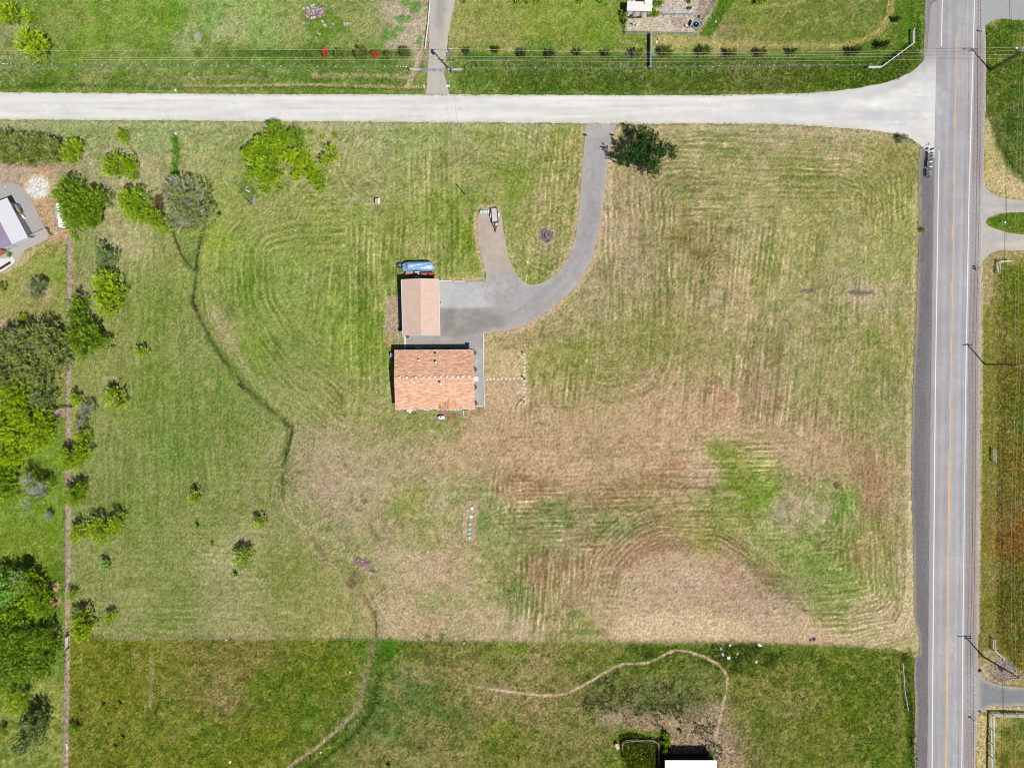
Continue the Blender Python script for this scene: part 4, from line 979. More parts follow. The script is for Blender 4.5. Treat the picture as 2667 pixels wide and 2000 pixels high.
nt.links.new(n.outputs['Fac'], bp.inputs['Height']); nt.links.new(bp.outputs[0], b.inputs['Normal'])
b.inputs['Roughness'].default_value = .35; b.inputs['Specular IOR Level'].default_value = .6
M['blue_tarp'] = m

def L3(px_, py_, h): a = W(px_, py_, h); return (a[0], a[1], h)
def root_at(name, label, cat, px_, py_, h=0, group=None):
    a = W(px_, py_, h); return thing(name, label, cat, (a[0], a[1], 0), 0, group)

# ------------------------------------------------------------------ the house
house = root_at('house', 'large house with tan shingle roof and a row of white vents along its ridge', 'house', 1131, 990)
EH, RH = 2.8, 4.5
NWc, NEc, SEc, SWc = L3(1027, 913, EH), L3(1234, 911.5, EH), L3(1236.5, 1065, EH), L3(1029.5, 1066, EH)
RW, RE = L3(1026.3, 984, RH), L3(1235.3, 982, RH)
mb = MB(); mb.slab([NWc, NEc, RE, RW], .14); mb.slab([RW, RE, SEc, SWc], .14)
roof = mb.build('roof', M['shingle'], house)
for a, b_ in ((NWc, NEc), (SWc, SEc)):
    mb = MB(); mb.tube([(a[0], a[1]+(.06 if a is NWc else -.06), a[2]-.06), (b_[0], b_[1]+(.06 if a is NWc else -.06), b_[2]-.06)], .07, 6); mb.build('gutter', M['trim'], roof)
mb = MB(); mb.slab([(RW[0], RW[1]-.16, RH-.015), (RE[0], RE[1]-.16, RH-.015), (RE[0], RE[1], RH+.03), (RW[0], RW[1], RH+.03)], .03)
mb.slab([(RW[0], RW[1], RH+.03), (RE[0], RE[1], RH+.03), (RE[0], RE[1]+.16, RH-.015), (RW[0], RW[1]+.16, RH-.015)], .03)
mb.build('ridge_cap', M['shingle_gable'], roof)
# low cross gable over the rear
def roof_z(yw, south=True):
    a, e = RE[1], SEc[1]
    return RH+(EH-RH)*(yw-a)/(e-a)
gx0, gx1 = W(1147, 1060, 3)[0], W(1201, 1060, 3)[0]; gxm = W(1172, 1040, 3.2)[0]
gy_e = SEc[1]-.02; gr_z = 3.42; gy_t = RE[1]+(gr_z-RH)/(EH-RH)*(SEc[1]-RE[1])
mb = MB(); mb.slab([(gx0, gy_e, EH+.05), (gx0, gy_e+.5, EH+.14), (gxm, gy_t, gr_z+.04), (gxm, gy_e, gr_z+.04)], .05)
mb.slab([(gxm, gy_e, gr_z+.04), (gxm, gy_t, gr_z+.04), (gx1, gy_e+.5, EH+.14), (gx1, gy_e, EH+.05)], .05)
mb.build('porch_gable', M['shingle_gable'], roof)
mb = MB(); mb.box(gx0-.05, gy_e+.9, EH+.1, EH+.42, .1, 1.6); mb.build('gable_shadow_strip', M['dark_metal'], roof)  # dark bar standing in for the small shadow at the gable's west edge
wx0, wx1, wy0, wy1 = NWc[0]+.45, NEc[0]-.45, SWc[1]+.45, NWc[1]-.45
mb = MB(); mb.prism([(wx0, wy0), (wx1, wy0), (wx1, wy1), (wx0, wy1)], -.1, EH-.16)
ym = RE[1]
for X in (wx0, wx1-.12):
    mb.add([(X, wy0, EH-.16), (X, wy1, EH-.16), (X, ym, RH-.3), (X+.12, wy0, EH-.16), (X+.12, wy1, EH-.16), (X+.12, ym, RH-.3)],
           [(0, 1, 2), (5, 4, 3), (0, 3, 4, 1), (1, 4, 5, 2), (2, 5, 3, 0)])
mb.build('wall', M['siding'], house)
def opening(parent, cx, cy, z0, z1, w, ns, kind='window', out=1):
    """a window or door in a wall running east-west (ns False) or north-south (ns True)"""
    sx, sy = (.08, w) if ns else (w, .08)
    mb = MB(); mb.box(cx, cy, z0, z1, sx, sy); fr = mb.build(kind, M['trim'] if kind == 'window' else M['door'], parent)
    mb = MB(); d = .045*out
    if kind == 'window':
        mb.box(cx+(d if ns else 0), cy+(0 if ns else d), z0+.08, z1-.08, sx if ns else w-.16, w-.16 if ns else sx); mb.build('pane', M['glass'], fr)
    else:
        mb.box(cx+(d if ns else w*.38), cy+(w*.38 if ns else d), z0+.95, z0+1.07, .1, .1); mb.build('handle', M['dark_metal'], fr)
for k, X in enumerate(np.linspace(wx0+1.4, wx1-1.4, 5)):
    opening(house, X, wy1+.02, .9, 2.1, 1.2, False, out=1) if k != 2 else opening(house, X, wy1+.02, 0, 2.1, .95, False, 'door', 1)
    opening(house, X, wy0-.02, .9, 2.1, 1.3, False, out=-1) if k != 3 else opening(house, X, wy0-.02, 0, 2.1, 1.6, False, 'door', -1)
for Y in np.linspace(wy0+1.5, wy1-1.5, 4): opening(house, wx1+.02, Y, .9, 2.1, 1.2, True, out=1)
opening(house, wx1+.02, W(1240, 986)[1], 0, 2.1, .95, True, 'door', 1)
for Y in np.linspace(wy0+2.5, wy1-2.5, 2): opening(house, wx0-.02, Y, .9, 2.1, 1.2, True, out=-1)
# vents
def zr(py_, hguess=3.6):
    yw = W(0, py_, hguess)[1]; return (RH+(EH-RH)*abs(yw-RE[1])/(abs(SEc[1]-RE[1])))
for X, Y in [(1041,982.5),(1060,982.5),(1083.5,982),(1103.5,981.7),(1119,981.5),(1133.5,981.5),(1149,981.5),(1163.5,981.2),(1178.5,981.2),(1192.5,981),(1206.5,981),(1221,980.8)]:
    p = W(X, Y, RH); mb = MB(); mb.box(p[0], p[1]-.02, RH-.2, RH+.16, .30, .30); mb.box(p[0], p[1]-.02, RH+.16, RH+.20, .40, .40)
    mb.build('roof_vent', M['white'], house)
mb = MB(); p = W(1133.5, 919.5, 3.2); mb.box(p[0], p[1], 2.9, 3.3, .3, .3); mb.build('roof_vent', M['black'], house, label='small black square roof vent near the north eave')
for X, Y, s_ in ((1090.5,938.5,.36),(1078,996,.36),(1068,995.5,.2),(1075.5,981,.22)):
    z_ = zr(Y); p = W(X, Y, z_); mb = MB(); mb.box(p[0], p[1], z_-.2, z_+.2, s_, s_); mb.build('roof_vent', M['white'] if s_ > .25 else M['grey_metal'], house)
z_ = zr(944); p = W(1135.5, 944, z_); mb = MB(); mb.lathe(p[0], p[1], [(.16, z_-.3), (.16, z_+.3), (.27, z_+.32), (.24, z_+.5), (.05, z_+.56)], 12); mb.build('flue', M['white'], house)
z_ = zr(1000); p = W(1147.5, 999.5, z_+1.2); mb = MB(); mb.lathe(p[0], p[1], [(.13, z_-.3), (.13, z_+1.0), (.24, z_+1.02), (.24, z_+1.2), (.05, z_+1.28)], 12); mb.build('chimney', M['white'], house)
# side walk, steps, borders
def flat(name, poly, z0, z1, m, label=None, cat=None, parent=None, structure=False):
    mb = MB(); mb.prism([W(*q) for q in poly], z0, z1); o = mb.build(name, m, parent)
    if structure: tag(o, kind='structure')
    elif label: tag(o, label, cat)
    return o
flat('porch_step', [(1234.5,980),(1246,980),(1246,993),(1234.5,993)], 0, .16, M['paver'], 'white square slab step at the middle of the east wall of the house', 'step')
flat('entry_slab', [(1059,1062),(1073.5,1062),(1073.5,1072.5),(1059,1072.5)], 0, .12, M['paver'], 'white rectangular slab at the rear wall, west end of the stepping stones', 'slab')
flat('entry_slab', [(1066,1072.8),(1070,1072.8),(1070,1076.5),(1066,1076.5)], 0, .1, M['paver'], 'small white square stone touching the south side of the rear wall slab', 'slab')
def curb(name, pts, w, h, m, label, cat):
    mb = MB()
    for (a, b_), (c, d) in zip(pts[:-1], pts[1:]):
        p0, p1 = W(a, b_), W(c, d); L = math.hypot(p1[0]-p0[0], p1[1]-p0[1])
        mb.box((p0[0]+p1[0])/2, (p0[1]+p1[1])/2, 0, h, L, w, math.atan2(p1[1]-p0[1], p1[0]-p0[0]))
    return tag(mb.build(name, m), label, cat)
curb('border_curb', [(1258.7,868),(1260,960),(1261,1057)], .14, .2, M['white'], 'long thin white curb along the east edge of the house walk', 'curb')
curb('border_curb', [(1235,1057.5),(1260.5,1057.5)], .14, .2, M['white'], 'short white curb closing the south end of the house walk', 'curb')
curb('border_curb', [(1143,732),(1178,732.5)], .16, .22, M['white'], 'white timber edging the gravel pad beside the tan garage', 'curb')
curb('border_curb', [(1183,733),(1211,733)], .16, .22, M['white'], 'eastern white timber at the top edge of the gravel pad', 'curb')
flat('narrow_walk', [(1052.8,874),(1057,874),(1057,914),(1052.8,914)], 0, .05, M['paver'], 'narrow white concrete walk running from garage corner to house', 'path')
# barrel planters that stand half under the east eave
for k, (X, Y) in enumerate(((1235.5,919.5),(1236.5,962.5),(1236.5,1008.5),(1238,1050.5))):
    c_ = W(X, Y, .6)
    r0 = thing('planter', ('round brown planter at the north corner of the east house wall', 'second round brown planter from the north along the east wall',
        'round brown planter just south of the white door step', 'southernmost round brown planter by the end of the walk curb')[k], 'planter', (c_[0], c_[1], 0), 0, 'planters along the east wall')
    mb = MB(); mb.lathe(c_[0], c_[1], [(.40, 0), (.46, .3), (.46, .58), (.42, .6), (.41, .5)], 14); mb.build('tub', M['brown_wood'], r0)
    mb = MB(); mb.lathe(c_[0], c_[1], [(.41, .45), (.40, .54), (.2, .57)], 14); mb.build('soil', M['pebble'], r0)
# flag at the north-east corner
f0 = L3(1227, 912, .0); fr_ = thing('flag', 'small american flag on a short pole at the northeast corner of the house', 'flag', f0)
mb = MB(); mb.tube([(f0[0], f0[1], 0), (f0[0], f0[1], 2.9)], .03, 6); mb.build('pole', M['white'], fr_)
mb = MB(); fw, fh = .85, .55; ca = math.radians(32)
for k in range(13):
    def q(u, v): return (f0[0]-.42+u*fw, f0[1]+.15+(1-v)*fh*math.cos(ca)+.06*math.sin(u*7), 2.05+(1-v)*fh*math.sin(ca)+.02*math.sin(u*9))
    v0, v1 = k/13, (k+1)/13
    for j in range(8):
        u0, u1 = j/8, (j+1)/8; mi = 1 if (k < 7 and u1 <= .4) else (0 if k % 2 == 0 else 2)
        mb.add([q(u0, v1), q(u1, v1), q(u1, v0), q(u0, v0)], [(0, 1, 2, 3)], mi)
mb.build('flag_cloth', [M['flag_red'], M['flag_blue'], M['white']], fr_)
# things in the shade of the north wall
h0 = root_at('handrail', 'white metal handrail in the shadow of the north house wall', 'handrail', 1088, 904)
mb = MB(); a, b_, c_ = L3(1081, 907, .95), L3(1097, 905.5, .95), L3(1097.5, 912, .95)
mb.tube([(a[0], a[1], 0), a, b_, c_, (c_[0], c_[1], 0)], .06, 6); mb.tube([(b_[0], b_[1], 0), b_], .06, 6); mb.build('rail', M['white'], h0)
for k, X in enumerate((1175, 1188)):
    p = W(X, 908.5, .4); mb = MB(); mb.tube([(p[0], p[1]-.3, 1.0), (p[0], p[1]+.05, .95), (p[0], p[1]+.08, 0)], .05, 6)
    o = mb.build('grab_rail', M['white']); tag(o, ('western of two short white grab rails at the north door', 'eastern of two short white grab rails at the north door')[k], 'handrail', 'short white rails at the north wall')
p = W(1021.5, 925.5, .5); b0 = thing('recycling_bin', 'blue bin in the shade against the west wall of the house', 'bin', (p[0], p[1], 0))
mb = MB(); mb.box(p[0], p[1], .05, .95, .62, .78, taper=1.08); mb.build('body', M['blue'], b0)
mb = MB(); mb.box(p[0]+.02, p[1], .95, 1.03, .7, .88); mb.build('lid', M['pale_blue'], b0)
# propane tank behind the house
pt = root_at('propane_tank', 'white propane tank with a blue valve cover lying behind the house', 'tank', 1149, 1087)
a, b_ = L3(1140.5, 1087, .85), L3(1158.5, 1087, .85)
mb = MB(); R_ = .36
prof = [(0, .02), (.08, .22), (.2, .32), (.4, R_), (a[0]*0+b_[0]-a[0]-.4, R_), (b_[0]-a[0]-.2, .32), (b_[0]-a[0]-.08, .22), (b_[0]-a[0], .02)]
vs = []; fs = []; n = 14
for d_, r0_ in prof: vs += [(a[0]+d_, a[1]+r0_*math.cos(6.283*k/n), .62+r0_*math.sin(6.283*k/n)) for k in range(n)]
for i in range(len(prof)-1):
    for k in range(n): fs.append((i*n+k, i*n+(k+1) % n, (i+1)*n+(k+1) % n, (i+1)*n+k))
mb.add(vs, fs); mb.build('vessel', M['white_metal'], pt, smooth=True)
mb = MB(); c_ = ((a[0]+b_[0])/2-.1, a[1]); mb.lathe(c_[0], c_[1], [(.15, .95), (.15, 1.08), (.1, 1.16)], 10); mb.build('valve_cover', M['blue'], pt)
for s_ in (-.42, .42): mb = MB(); mb.box(c_[0]+s_, c_[1], 0, .32, .14, .5); mb.build('foot', M['concrete'], pt)
flat('bare_soil_patch', [(1146,1068),(1163,1068),(1165,1080),(1158,1084),(1146,1078)], -.02, .03, mat('bare_soil', (176, 132, 108), .95, .15, 4), structure=True)
curb('white_pipe', [(1207,1064),(1208.7,1086)], .12, .16, M['white'], 'straight white pipe lying on the grass off the rear wall', 'pipe')

# stepping stones
def pavers(name, label, pts, s_, group=None):
    c0 = W(*pts[0]); r0 = thing(name, label, 'path', (c0[0], c0[1], 0))
    mb = MB(); mb.add([( -s_/2, -s_/2, 0), (s_/2, -s_/2, 0), (s_/2, s_/2, 0), (-s_/2, s_/2, 0), (-s_/2+.02, -s_/2+.02, .07), (s_/2-.02, -s_/2+.02, .07), (s_/2-.02, s_/2-.02, .07), (-s_/2+.02, s_/2-.02, .07)],
        [(3, 2, 1, 0), (4, 5, 6, 7), (0, 1, 5, 4), (1, 2, 6, 5), (2, 3, 7, 6), (3, 0, 4, 7)])
    first = mb.build('paver', M['paver'], r0, offset=False)
    for k, q in enumerate(pts):
        w_ = W(*q); loc = (w_[0]-c0[0], w_[1]-c0[1], .0); rz = random.uniform(-.12, .12)
        if k == 0: first.location = loc; first.rotation_euler = (0, 0, rz)
        else: dup(first, r0, loc, rz)
pavers('stepping_stones', 'row of square white stepping stones leading east from the house walk', [(1268,988.5),(1277,987.5),(1286.8,987.3),(1296.3,987),(1306.5,986.7),(1317.3,986.5),(1329,986.5),(1339.5,986),(1350,986),(1358.5,985.5)], .37)
pavers('stepping_stones', 'short column of square white stones north of the stone crossing', [(1366,945.5),(1366.5,955.5),(1366.5,965.3),(1366.8,976)], .38)
pavers('stepping_stones', 'column of five square white stones south of the stone crossing', [(1365.3,992.5),(1365.5,1002),(1365.8,1011.5),(1366.3,1021),(1367,1030)], .38)
pavers('stepping_stones', 'stepping stones set along the rear wall of the house', [(1079.5,1067),(1087.5,1066.5),(1097.3,1066.5),(1107,1066.3),(1114.7,1066),(1124,1066),(1132.5,1065.6),(1142,1065.6),(1150.5,1065.5),(1156.5,1065.2),(1165.5,1066),(1174.5,1066.5),(1185,1066.7),(1194,1067.5),(1202.3,1066.5),(1214,1066),(1223,1066.2),(1234,1065)], .40)
# garden posts
def post_lamp(px_, py_, m, label, h=1.1):
    a = W(px_, py_, h); r0 = thing('post_light', label, 'garden light', (a[0], a[1], 0))
    mb = MB(); mb.tube([(a[0], a[1], 0), (a[0], a[1], h-.1)], .05, 8); mb.build('post', M['black'], r0)
    mb = MB(); mb.lathe(a[0], a[1], [(.06, h-.15), (.17, h-.1), (.22, h+.03), (.17, h+.16), (.05, h+.22)], 12); mb.build('globe', m, r0, smooth=True)
post_lamp(1365.2, 922.5, M['white'], 'white ball on a post at the north end of the garden stones')
post_lamp(1365.5, 986.2, M['dark_metal'], 'dark topped post where the stepping stone paths cross')
post_lamp(1367.5, 1050.5, M['white'], 'white ball on a post at the south end of the garden stones')
def rail_fence(name, pts, h, rails, r_, m, label, cat='fence', every=2.6, post_r=None, hp=None):
    """pts: photograph coordinates of the top rail"""
    Pw = [W(a, b_, h) for a, b_ in pts]; r0 = thing(name, label, cat, (Pw[0][0], Pw[0][1], 0))
    pr = post_r or r_*1.2
    mbp = MB(); mbp.tube([(0, 0, -.05), (0, 0, (hp or h)+.06)], pr, 8); post = mbp.build('post', m, r0, offset=False)
    first = True
    for i, (a, b_) in enumerate(zip(Pw[:-1], Pw[1:])):
        L = math.hypot(b_[0]-a[0], b_[1]-a[1]); n = max(1, round(L/every))
        for z_ in rails:
            mb = MB(); mb.tube([(a[0], a[1], z_), (b_[0], b_[1], z_)], r_, 6); mb.build('rail', m, r0)
        for k in range(n+(i == len(Pw)-2)):
            loc = (a[0]+(b_[0]-a[0])*k/n-Pw[0][0], a[1]+(b_[1]-a[1])*k/n-Pw[0][1], 0)
            if first: post.location = loc; first = False
            else: dup(post, r0, loc)
    return r0
rail_fence('rail_fence', [(1348,918),(1371,941)], .5, [.5], .06, M['white'], 'short white diagonal rail north of the garden stones', every=1.5)
rail_fence('rail_fence', [(1370,1033),(1349,1056.5)], .5, [.5], .06, M['white'], 'short white diagonal rail south of the garden stones', every=1.5)
for k, (a, b_, c_, d_) in enumerate(((1331,910,1335,917),(1365,908,1370,915),(1331,1049,1337,1056),(1370,1053,1373,1057))):
    p0, p1 = W(a, b_), W(c_, d_); mb = MB(); mb.tube([(p0[0], p0[1], .0), (p0[0], p0[1], .5)], .03, 6); mb.tube([(p0[0], p0[1], .5), (p1[0], p1[1], .12)], .025, 6)
    tag(mb.build('garden_stake', M['rust']), ('thin garden stake northwest in the stone path garden', 'thin garden stake beyond the northern white ball light', 'thin garden stake southwest in the stone path garden', 'thin garden stake beside the southern white ball light')[k], 'stake')

# ------------------------------------------------------------------ the garage
gar = root_at('garage', 'detached garage with pale salmon gable roof north of the house', 'garage', 1095, 800)
EG, RG = 3.2, 4.4
a1_, a2_, a3_, a4_ = L3(1045.7, 729, EG), L3(1141.8, 727.7, EG), L3(1144.8, 873, EG), L3(1050, 872.7, EG)
rn, rs = L3(1095.3, 726.5, RG), L3(1096.5, 872.3, RG)
mb = MB(); mb.slab([a1_, rn, rs, a4_], .12); mb.slab([rn, a2_, a3_, rs], .12); gr = mb.build('roof', M['garage_roof'], gar)
mb = MB()
for p_, q_ in ((a1_, a4_), (a2_, a3_)):
    s_ = -.07 if p_ is a1_ else .07; mb.tube([(p_[0]+s_, p_[1], p_[2]-.05), (q_[0]+s_, q_[1], q_[2]-.05)], .08, 6)
for p_, q_ in ((a4_, rs), (rs, a3_), (a1_, rn), (rn, a2_)):
    o_ = -.05 if p_[1] < gar.location[1] else .05; mb.tube([(p_[0], p_[1]+o_, p_[2]-.03), (q_[0], q_[1]+o_, q_[2]-.03)], .06, 4)
mb.build('eave_trim', M['white'], gr)
gx0_, gx1_, gy0_, gy1_ = a1_[0]+.4, a2_[0]-.3, a4_[1]+.3, a1_[1]-.3
mb = MB(); mb.prism([(gx0_, gy0_), (gx1_, gy0_), (gx1_, gy1_), (gx0_, gy1_)], -.1, EG-.15)
for Y in (gy0_, gy1_-.12):
    mb.add([(gx0_, Y, EG-.15), (gx1_, Y, EG-.15), (rn[0], Y, RG-.25), (gx0_, Y+.12, EG-.15), (gx1_, Y+.12, EG-.15), (rn[0], Y+.12, RG-.25)],
           [(0, 1, 2), (5, 4, 3), (0, 3, 4, 1), (1, 4, 5, 2), (2, 5, 3, 0)])
mb.build('wall', M['siding'], gar)
for Y in (gy1_-2.2, gy1_-5.6, gy1_-9.0):
    mb = MB(); mb.box(gx1_+.02, Y, 0, 2.5, .06, 2.8); gd = mb.build('garage_door', M['door'], gar)
    for k in range(4): mb = MB(); mb.box(gx1_+.06, Y, .06+.62*k, .62+.62*k, .04, 2.7); mb.build('door_panel', M['trim'], gd)
opening(gar, gx0_+.9, gy0_-.02, 0, 2.1, .95, False, 'door', -1)
for Y in (gy0_+3, gy1_-3): opening(gar, gx0_-.02, Y, 1.2, 2.1, 1.0, True, out=-1)
# low things along its west wall
mb = MB(); p = W(1040, 860, .4); mb.lathe(p[0]+.15, p[1], [(.3, 0), (.32, .3), (.3, .62), (.1, .64)], 12); tag(mb.build('barrel', M['black'], smooth=True), 'dark round barrel at the southwest corner of the garage', 'barrel')
p = W(1061, 876.5, .5); r0 = thing('fire_barrel', 'small dark red barrel at the south wall of the garage', 'barrel', (p[0], p[1], 0))
mb = MB(); mb.lathe(p[0], p[1], [(.3, 0), (.31, .7), (.27, .7), (.26, .5)], 14); mb.build('drum', M['rust'], r0)
mb = MB(); mb.lathe(p[0], p[1], [(.26, .55), (.1, .6)], 12); mb.build('contents', M['brown_wood'], r0)
p = W(1145.5, 788, .1); r0 = thing('flower_bed', 'tiny round stone-edged bed with a green plant at the garage door wall', 'flower bed', (p[0], p[1], 0))
for k in range(9):
    t = -1.6+3.2*k/8; mb = MB(); mb.box(p[0]+.02+.42*math.cos(t), p[1]+.42*math.sin(t), 0, .12, .17, .13, t, taper=.8); mb.build('stone', M['paver'], r0)
mb = MB()
for k in range(60):
    t = random.uniform(0, 6.28); q = random.uniform(0, .24); h_ = random.uniform(.1, .35); X, Y = p[0]+q*math.cos(t), p[1]+q*math.sin(t)
    mb.add([(X-.05, Y, h_), (X+.05, Y+.02, h_), (X, Y+.1, h_+.06)], [(0, 1, 2)])
mb.build('plant', mat('plant_leaf', (104, 138, 44), .8, .2, 6), r0)

# ------------------------------------------------------------------ boat under a blue tarp, with the tractor beside it
tb = root_at('tarped_boat', 'boat-shaped load under a wrinkled blue tarpaulin north of the garage', 'boat', 1090, 692)
# outline of tarp in the photograph, and its height
def tarp_w(u):   # half width, centre y, height along the length u 0..1
    return
mb = MB(); NU, NV = 26, 12; grid = []
for i in range(NU+1):
    u = i/NU
    xpx = 1048.5+u*85
    top = np.interp(u, [0, .06, .12, .7, .85, .95, 1], [686, 682.5, 680.5, 679.5, 680, 690, 698.5])
    bot = np.interp(u, [0, .06, .12, .7, .85, .95, 1], [704, 705.5, 705.8, 705.8, 705.2, 703, 700.8])
    hh = np.interp(u, [0, .10, .14, .7, .9, 1], [1.0, 1.35, 1.95, 1.9, 1.6, 1.1])
    row = []
    for j in range(NV+1):
        v = j/NV; yp = top+(bot-top)*v; e = 1-abs(2*v-1)**5
        zz = .75+(hh-.75)*e+.05*math.sin(9*u+14*v)+.04*math.sin(23*u-7*v)
        if j in (0, NV): zz = .55+.12*math.sin(u*30)
        w_ = W(xpx+.5*math.sin(v*17), yp, zz if 0 < j < NV else 1.3); row.append((w_[0], w_[1], zz))
    grid.append(row)
vs = [q for r in grid for q in r]; fs = []
for i in range(NU):
    for j in range(NV):
        a_ = i*(NV+1)+j; fs.append((a_, a_+1, a_+NV+2, a_+NV+1))
mb.add(vs, fs); mb.build('tarpaulin', M['blue_tarp'], tb, smooth=False)
mb = MB(); q = [W(X, Y, .5) for X, Y in ((1054,684),(1120,683.5),(1131,699),(1122,703),(1054,703))]; mb.prism(q, .35, .62); mb.build('hull', M['white'], tb)
mb = MB()
for Y in (686, 701):
    a, b_ = L3(1048, Y, .35), L3(1112, Y, .35); mb.tube([a, b_], .06, 4)
mb.tube([L3(1112, 686, .35), L3(1134, 700, .35)], .06, 4); mb.tube([L3(1112, 701, .35), L3(1134, 700, .35)], .06, 4); mb.build('trailer_frame', M['dark_metal'], tb)
for Y in (684, 704):
    for X in (1080, 1090):
        mb = MB(); p = W(X, Y, .3); mb.lathe(0, 0, [(.1, -.1), (.3, -.11), (.32, -.06), (.32, .06), (.3, .11), (.1, .1)], 14)
        mb.v = [(p[0]+v[0], p[1]+v[2], .32+v[1]) for v in mb.v]; mb.build('wheel', M['rubber'], tb)
tw = root_at('spare_wheel', 'big dark green and black tractor tyre lying at the west end of the tarp', 'tyre', 1041, 691)
p = W(1041, 691, .35)
mb = MB(); mb.lathe(p[0], p[1], [(.24, 0), (.58, .0), (.64, .12), (.64, .36), (.58, .48), (.3, .48), (.26, .3)], 20); mb.build('tyre', M['rubber'], tw)
mb = MB(); mb.lathe(p[0], p[1], [(.27, .2), (.27, .36), (.08, .4)], 12)
for k in range(5): t = k*1.2566; mb.box(p[0]+.14*math.cos(t), p[1]+.14*math.sin(t), .36, .42, .22, .06, t)
mb.build('rim', M['teal'], tw)
tr = root_at('tractor', 'old red tractor with loader parked between the blue tarp and the garage', 'tractor', 1100, 713)
def bx(name, x0, x1, y0, y1, z0, z1, m, parent, taper=1.0):
    a, b_ = W(x0, y1, z1), W(x1, y0, z1); mb = MB(); mb.box((a[0]+b_[0])/2, (a[1]+b_[1])/2, z0, z1, b_[0]-a[0], b_[1]-a[1], taper=taper); return mb.build(name, m, parent)
for Y in (710.3, 719.3):
    a, b_ = L3(1096, Y, .95), L3(1126.5, Y, .95); mb = MB(); mb.tube([a, b_], .1, 4); mb.build('loader_arm', M['red'], tr)
bx('hood', 1096, 1111, 713, 718, .7, 1.25, M['grey_metal'], tr)
bx('engine', 1112, 1119, 712, 718.5, .5, 1.1, M['dark_metal'], tr)
for X in (1112.5, 1118.5): bx('cross_bar', X, X+1.2, 709.5, 719.8, .9, 1.05, M['orange'], tr)
bx('loader_bucket', 1120.5, 1127, 709, 720, .35, 1.0, M['red'], tr)
for X in (1122.5, 1125): bx('bucket_rib', X, X+.8, 709.5, 719.6, 1.0, 1.06, M['flag_red'], tr)
bx('seat', 1086.5, 1091, 712.5, 717, .8, 1.2, M['orange'], tr)
mb = MB(); p = W(1089.5, 714.5, 1.5); mb.lathe(p[0], p[1], [(.2, 1.4), (.22, 1.44), (.18, 1.46)], 12); mb.tube([(p[0]+.1, p[1], .8), (p[0], p[1], 1.42)], .03, 5); mb.build('steering_wheel', M['white'], tr)
for Y, z_ in ((708.8, .7), (721, .7)):
    p = W(1086, Y, z_); mb = MB(); mb.lathe(0, 0, [(.2, -.16), (.62, -.17), (.7, -.1), (.7, .1), (.62, .17), (.2, .16)], 18); mb.v = [(p[0]+v[0], p[1]+v[2], .7+v[1]) for v in mb.v]
    w_ = mb.build('rear_wheel', M['rubber'], tr)
    mb = MB(); mb.lathe(0, 0, [(.05, -.18), (.36, -.185), (.36, .185), (.05, .18)], 12); mb.v = [(p[0]+v[0], p[1]+v[2], .7+v[1]) for v in mb.v]; mb.build('rim', M['white'], w_)
    bx('fender', 1080, 1092.5, Y-1.5, Y+1.5, 1.38, 1.46, M['white'], tr)
bx('flat_deck', 1057, 1076, 707.5, 712.5, .6, .75, M['grey_wood'], tr)
bx('side_panel', 1058, 1076, 712.5, 715.8, .5, .9, M['orange'], tr, .92)
bx('hitch', 1055.5, 1057.5, 711, 717.5, .4, .8, M['orange'], tr)

# ------------------------------------------------------------------ utility trailer and jugs on the gravel spur
ut = root_at('utility_trailer', 'flatbed utility trailer with pale plank deck, white fenders and rusty drawbar', 'trailer', 1288, 562)
def tl(u, v): # local trailer frame: u across (-1..1), v along (0 north end .. 1 south end)
    a = (1279.5+(1282.0-1279.5)*v, 543+(580-543)*v); b_ = (1294.5+(1297.5-1294.5)*v, 542.5+(578-542.5)*v)
    t = (u+1)/2; return (a[0]+(b_[0]-a[0])*t, a[1]+(b_[1]-a[1])*t)
for k in range(6):
    u0, u1 = -1+k/3+.012, -1+(k+1)/3-.012; mb = MB(); mb.prism([W(*tl(u, v), .6) for u, v in ((u0, .01), (u1, .01), (u1, .99), (u0, .99))], .52, .6-.006*(k % 2)); mb.build('plank', M['pale_wood'], ut)
mb = MB()
for (u0, v0), (u1, v1) in (((-1, 0), (1, 0)), ((1, 0), (1, 1)), ((1, 1), (-1, 1)), ((-1, 1), (-1, 0))):
    a, b_ = W(*tl(u0*1.05, v0), .8), W(*tl(u1*1.05, v1), .8); mb.tube([(a[0], a[1], .88), (b_[0], b_[1], .88)], .05, 4); mb.tube([(a[0], a[1], .5), (b_[0], b_[1], .5)], .07, 4)
    for t in (0, .33, .66): X = a[0]+(b_[0]-a[0])*t; Y = a[1]+(b_[1]-a[1])*t; mb.tube([(X, Y, .5), (X, Y, .88)], .03, 4)
mb.build('side_rail', M['dark_metal'], ut)
tip = L3(1291, 600.5, .5)
mb = MB()
for X in (1282.5, 1297.5): mb.tube([L3(X, 582, .5), tip], .06, 4)
mb.tube([L3(1286, 588, .5), L3(1295, 587.5, .5)], .04, 4); mb.tube([L3(1289.5, 582, .5), tip], .04, 4); mb.box(tip[0], tip[1], .45, .62, .14, .5); mb.build('drawbar', M['rust'], ut)
mb = MB(); p = W(1293, 584, .7); mb.box(p[0], p[1], .5, .72, .42, .4); mb.build('winch_box', M['white'], ut)
mb = MB(); p = W(1290.7, 604, .6); mb.tube([(p[0], p[1], .05), (p[0], p[1], .75)], .05, 6); mb.build('jack', M['black'], ut)
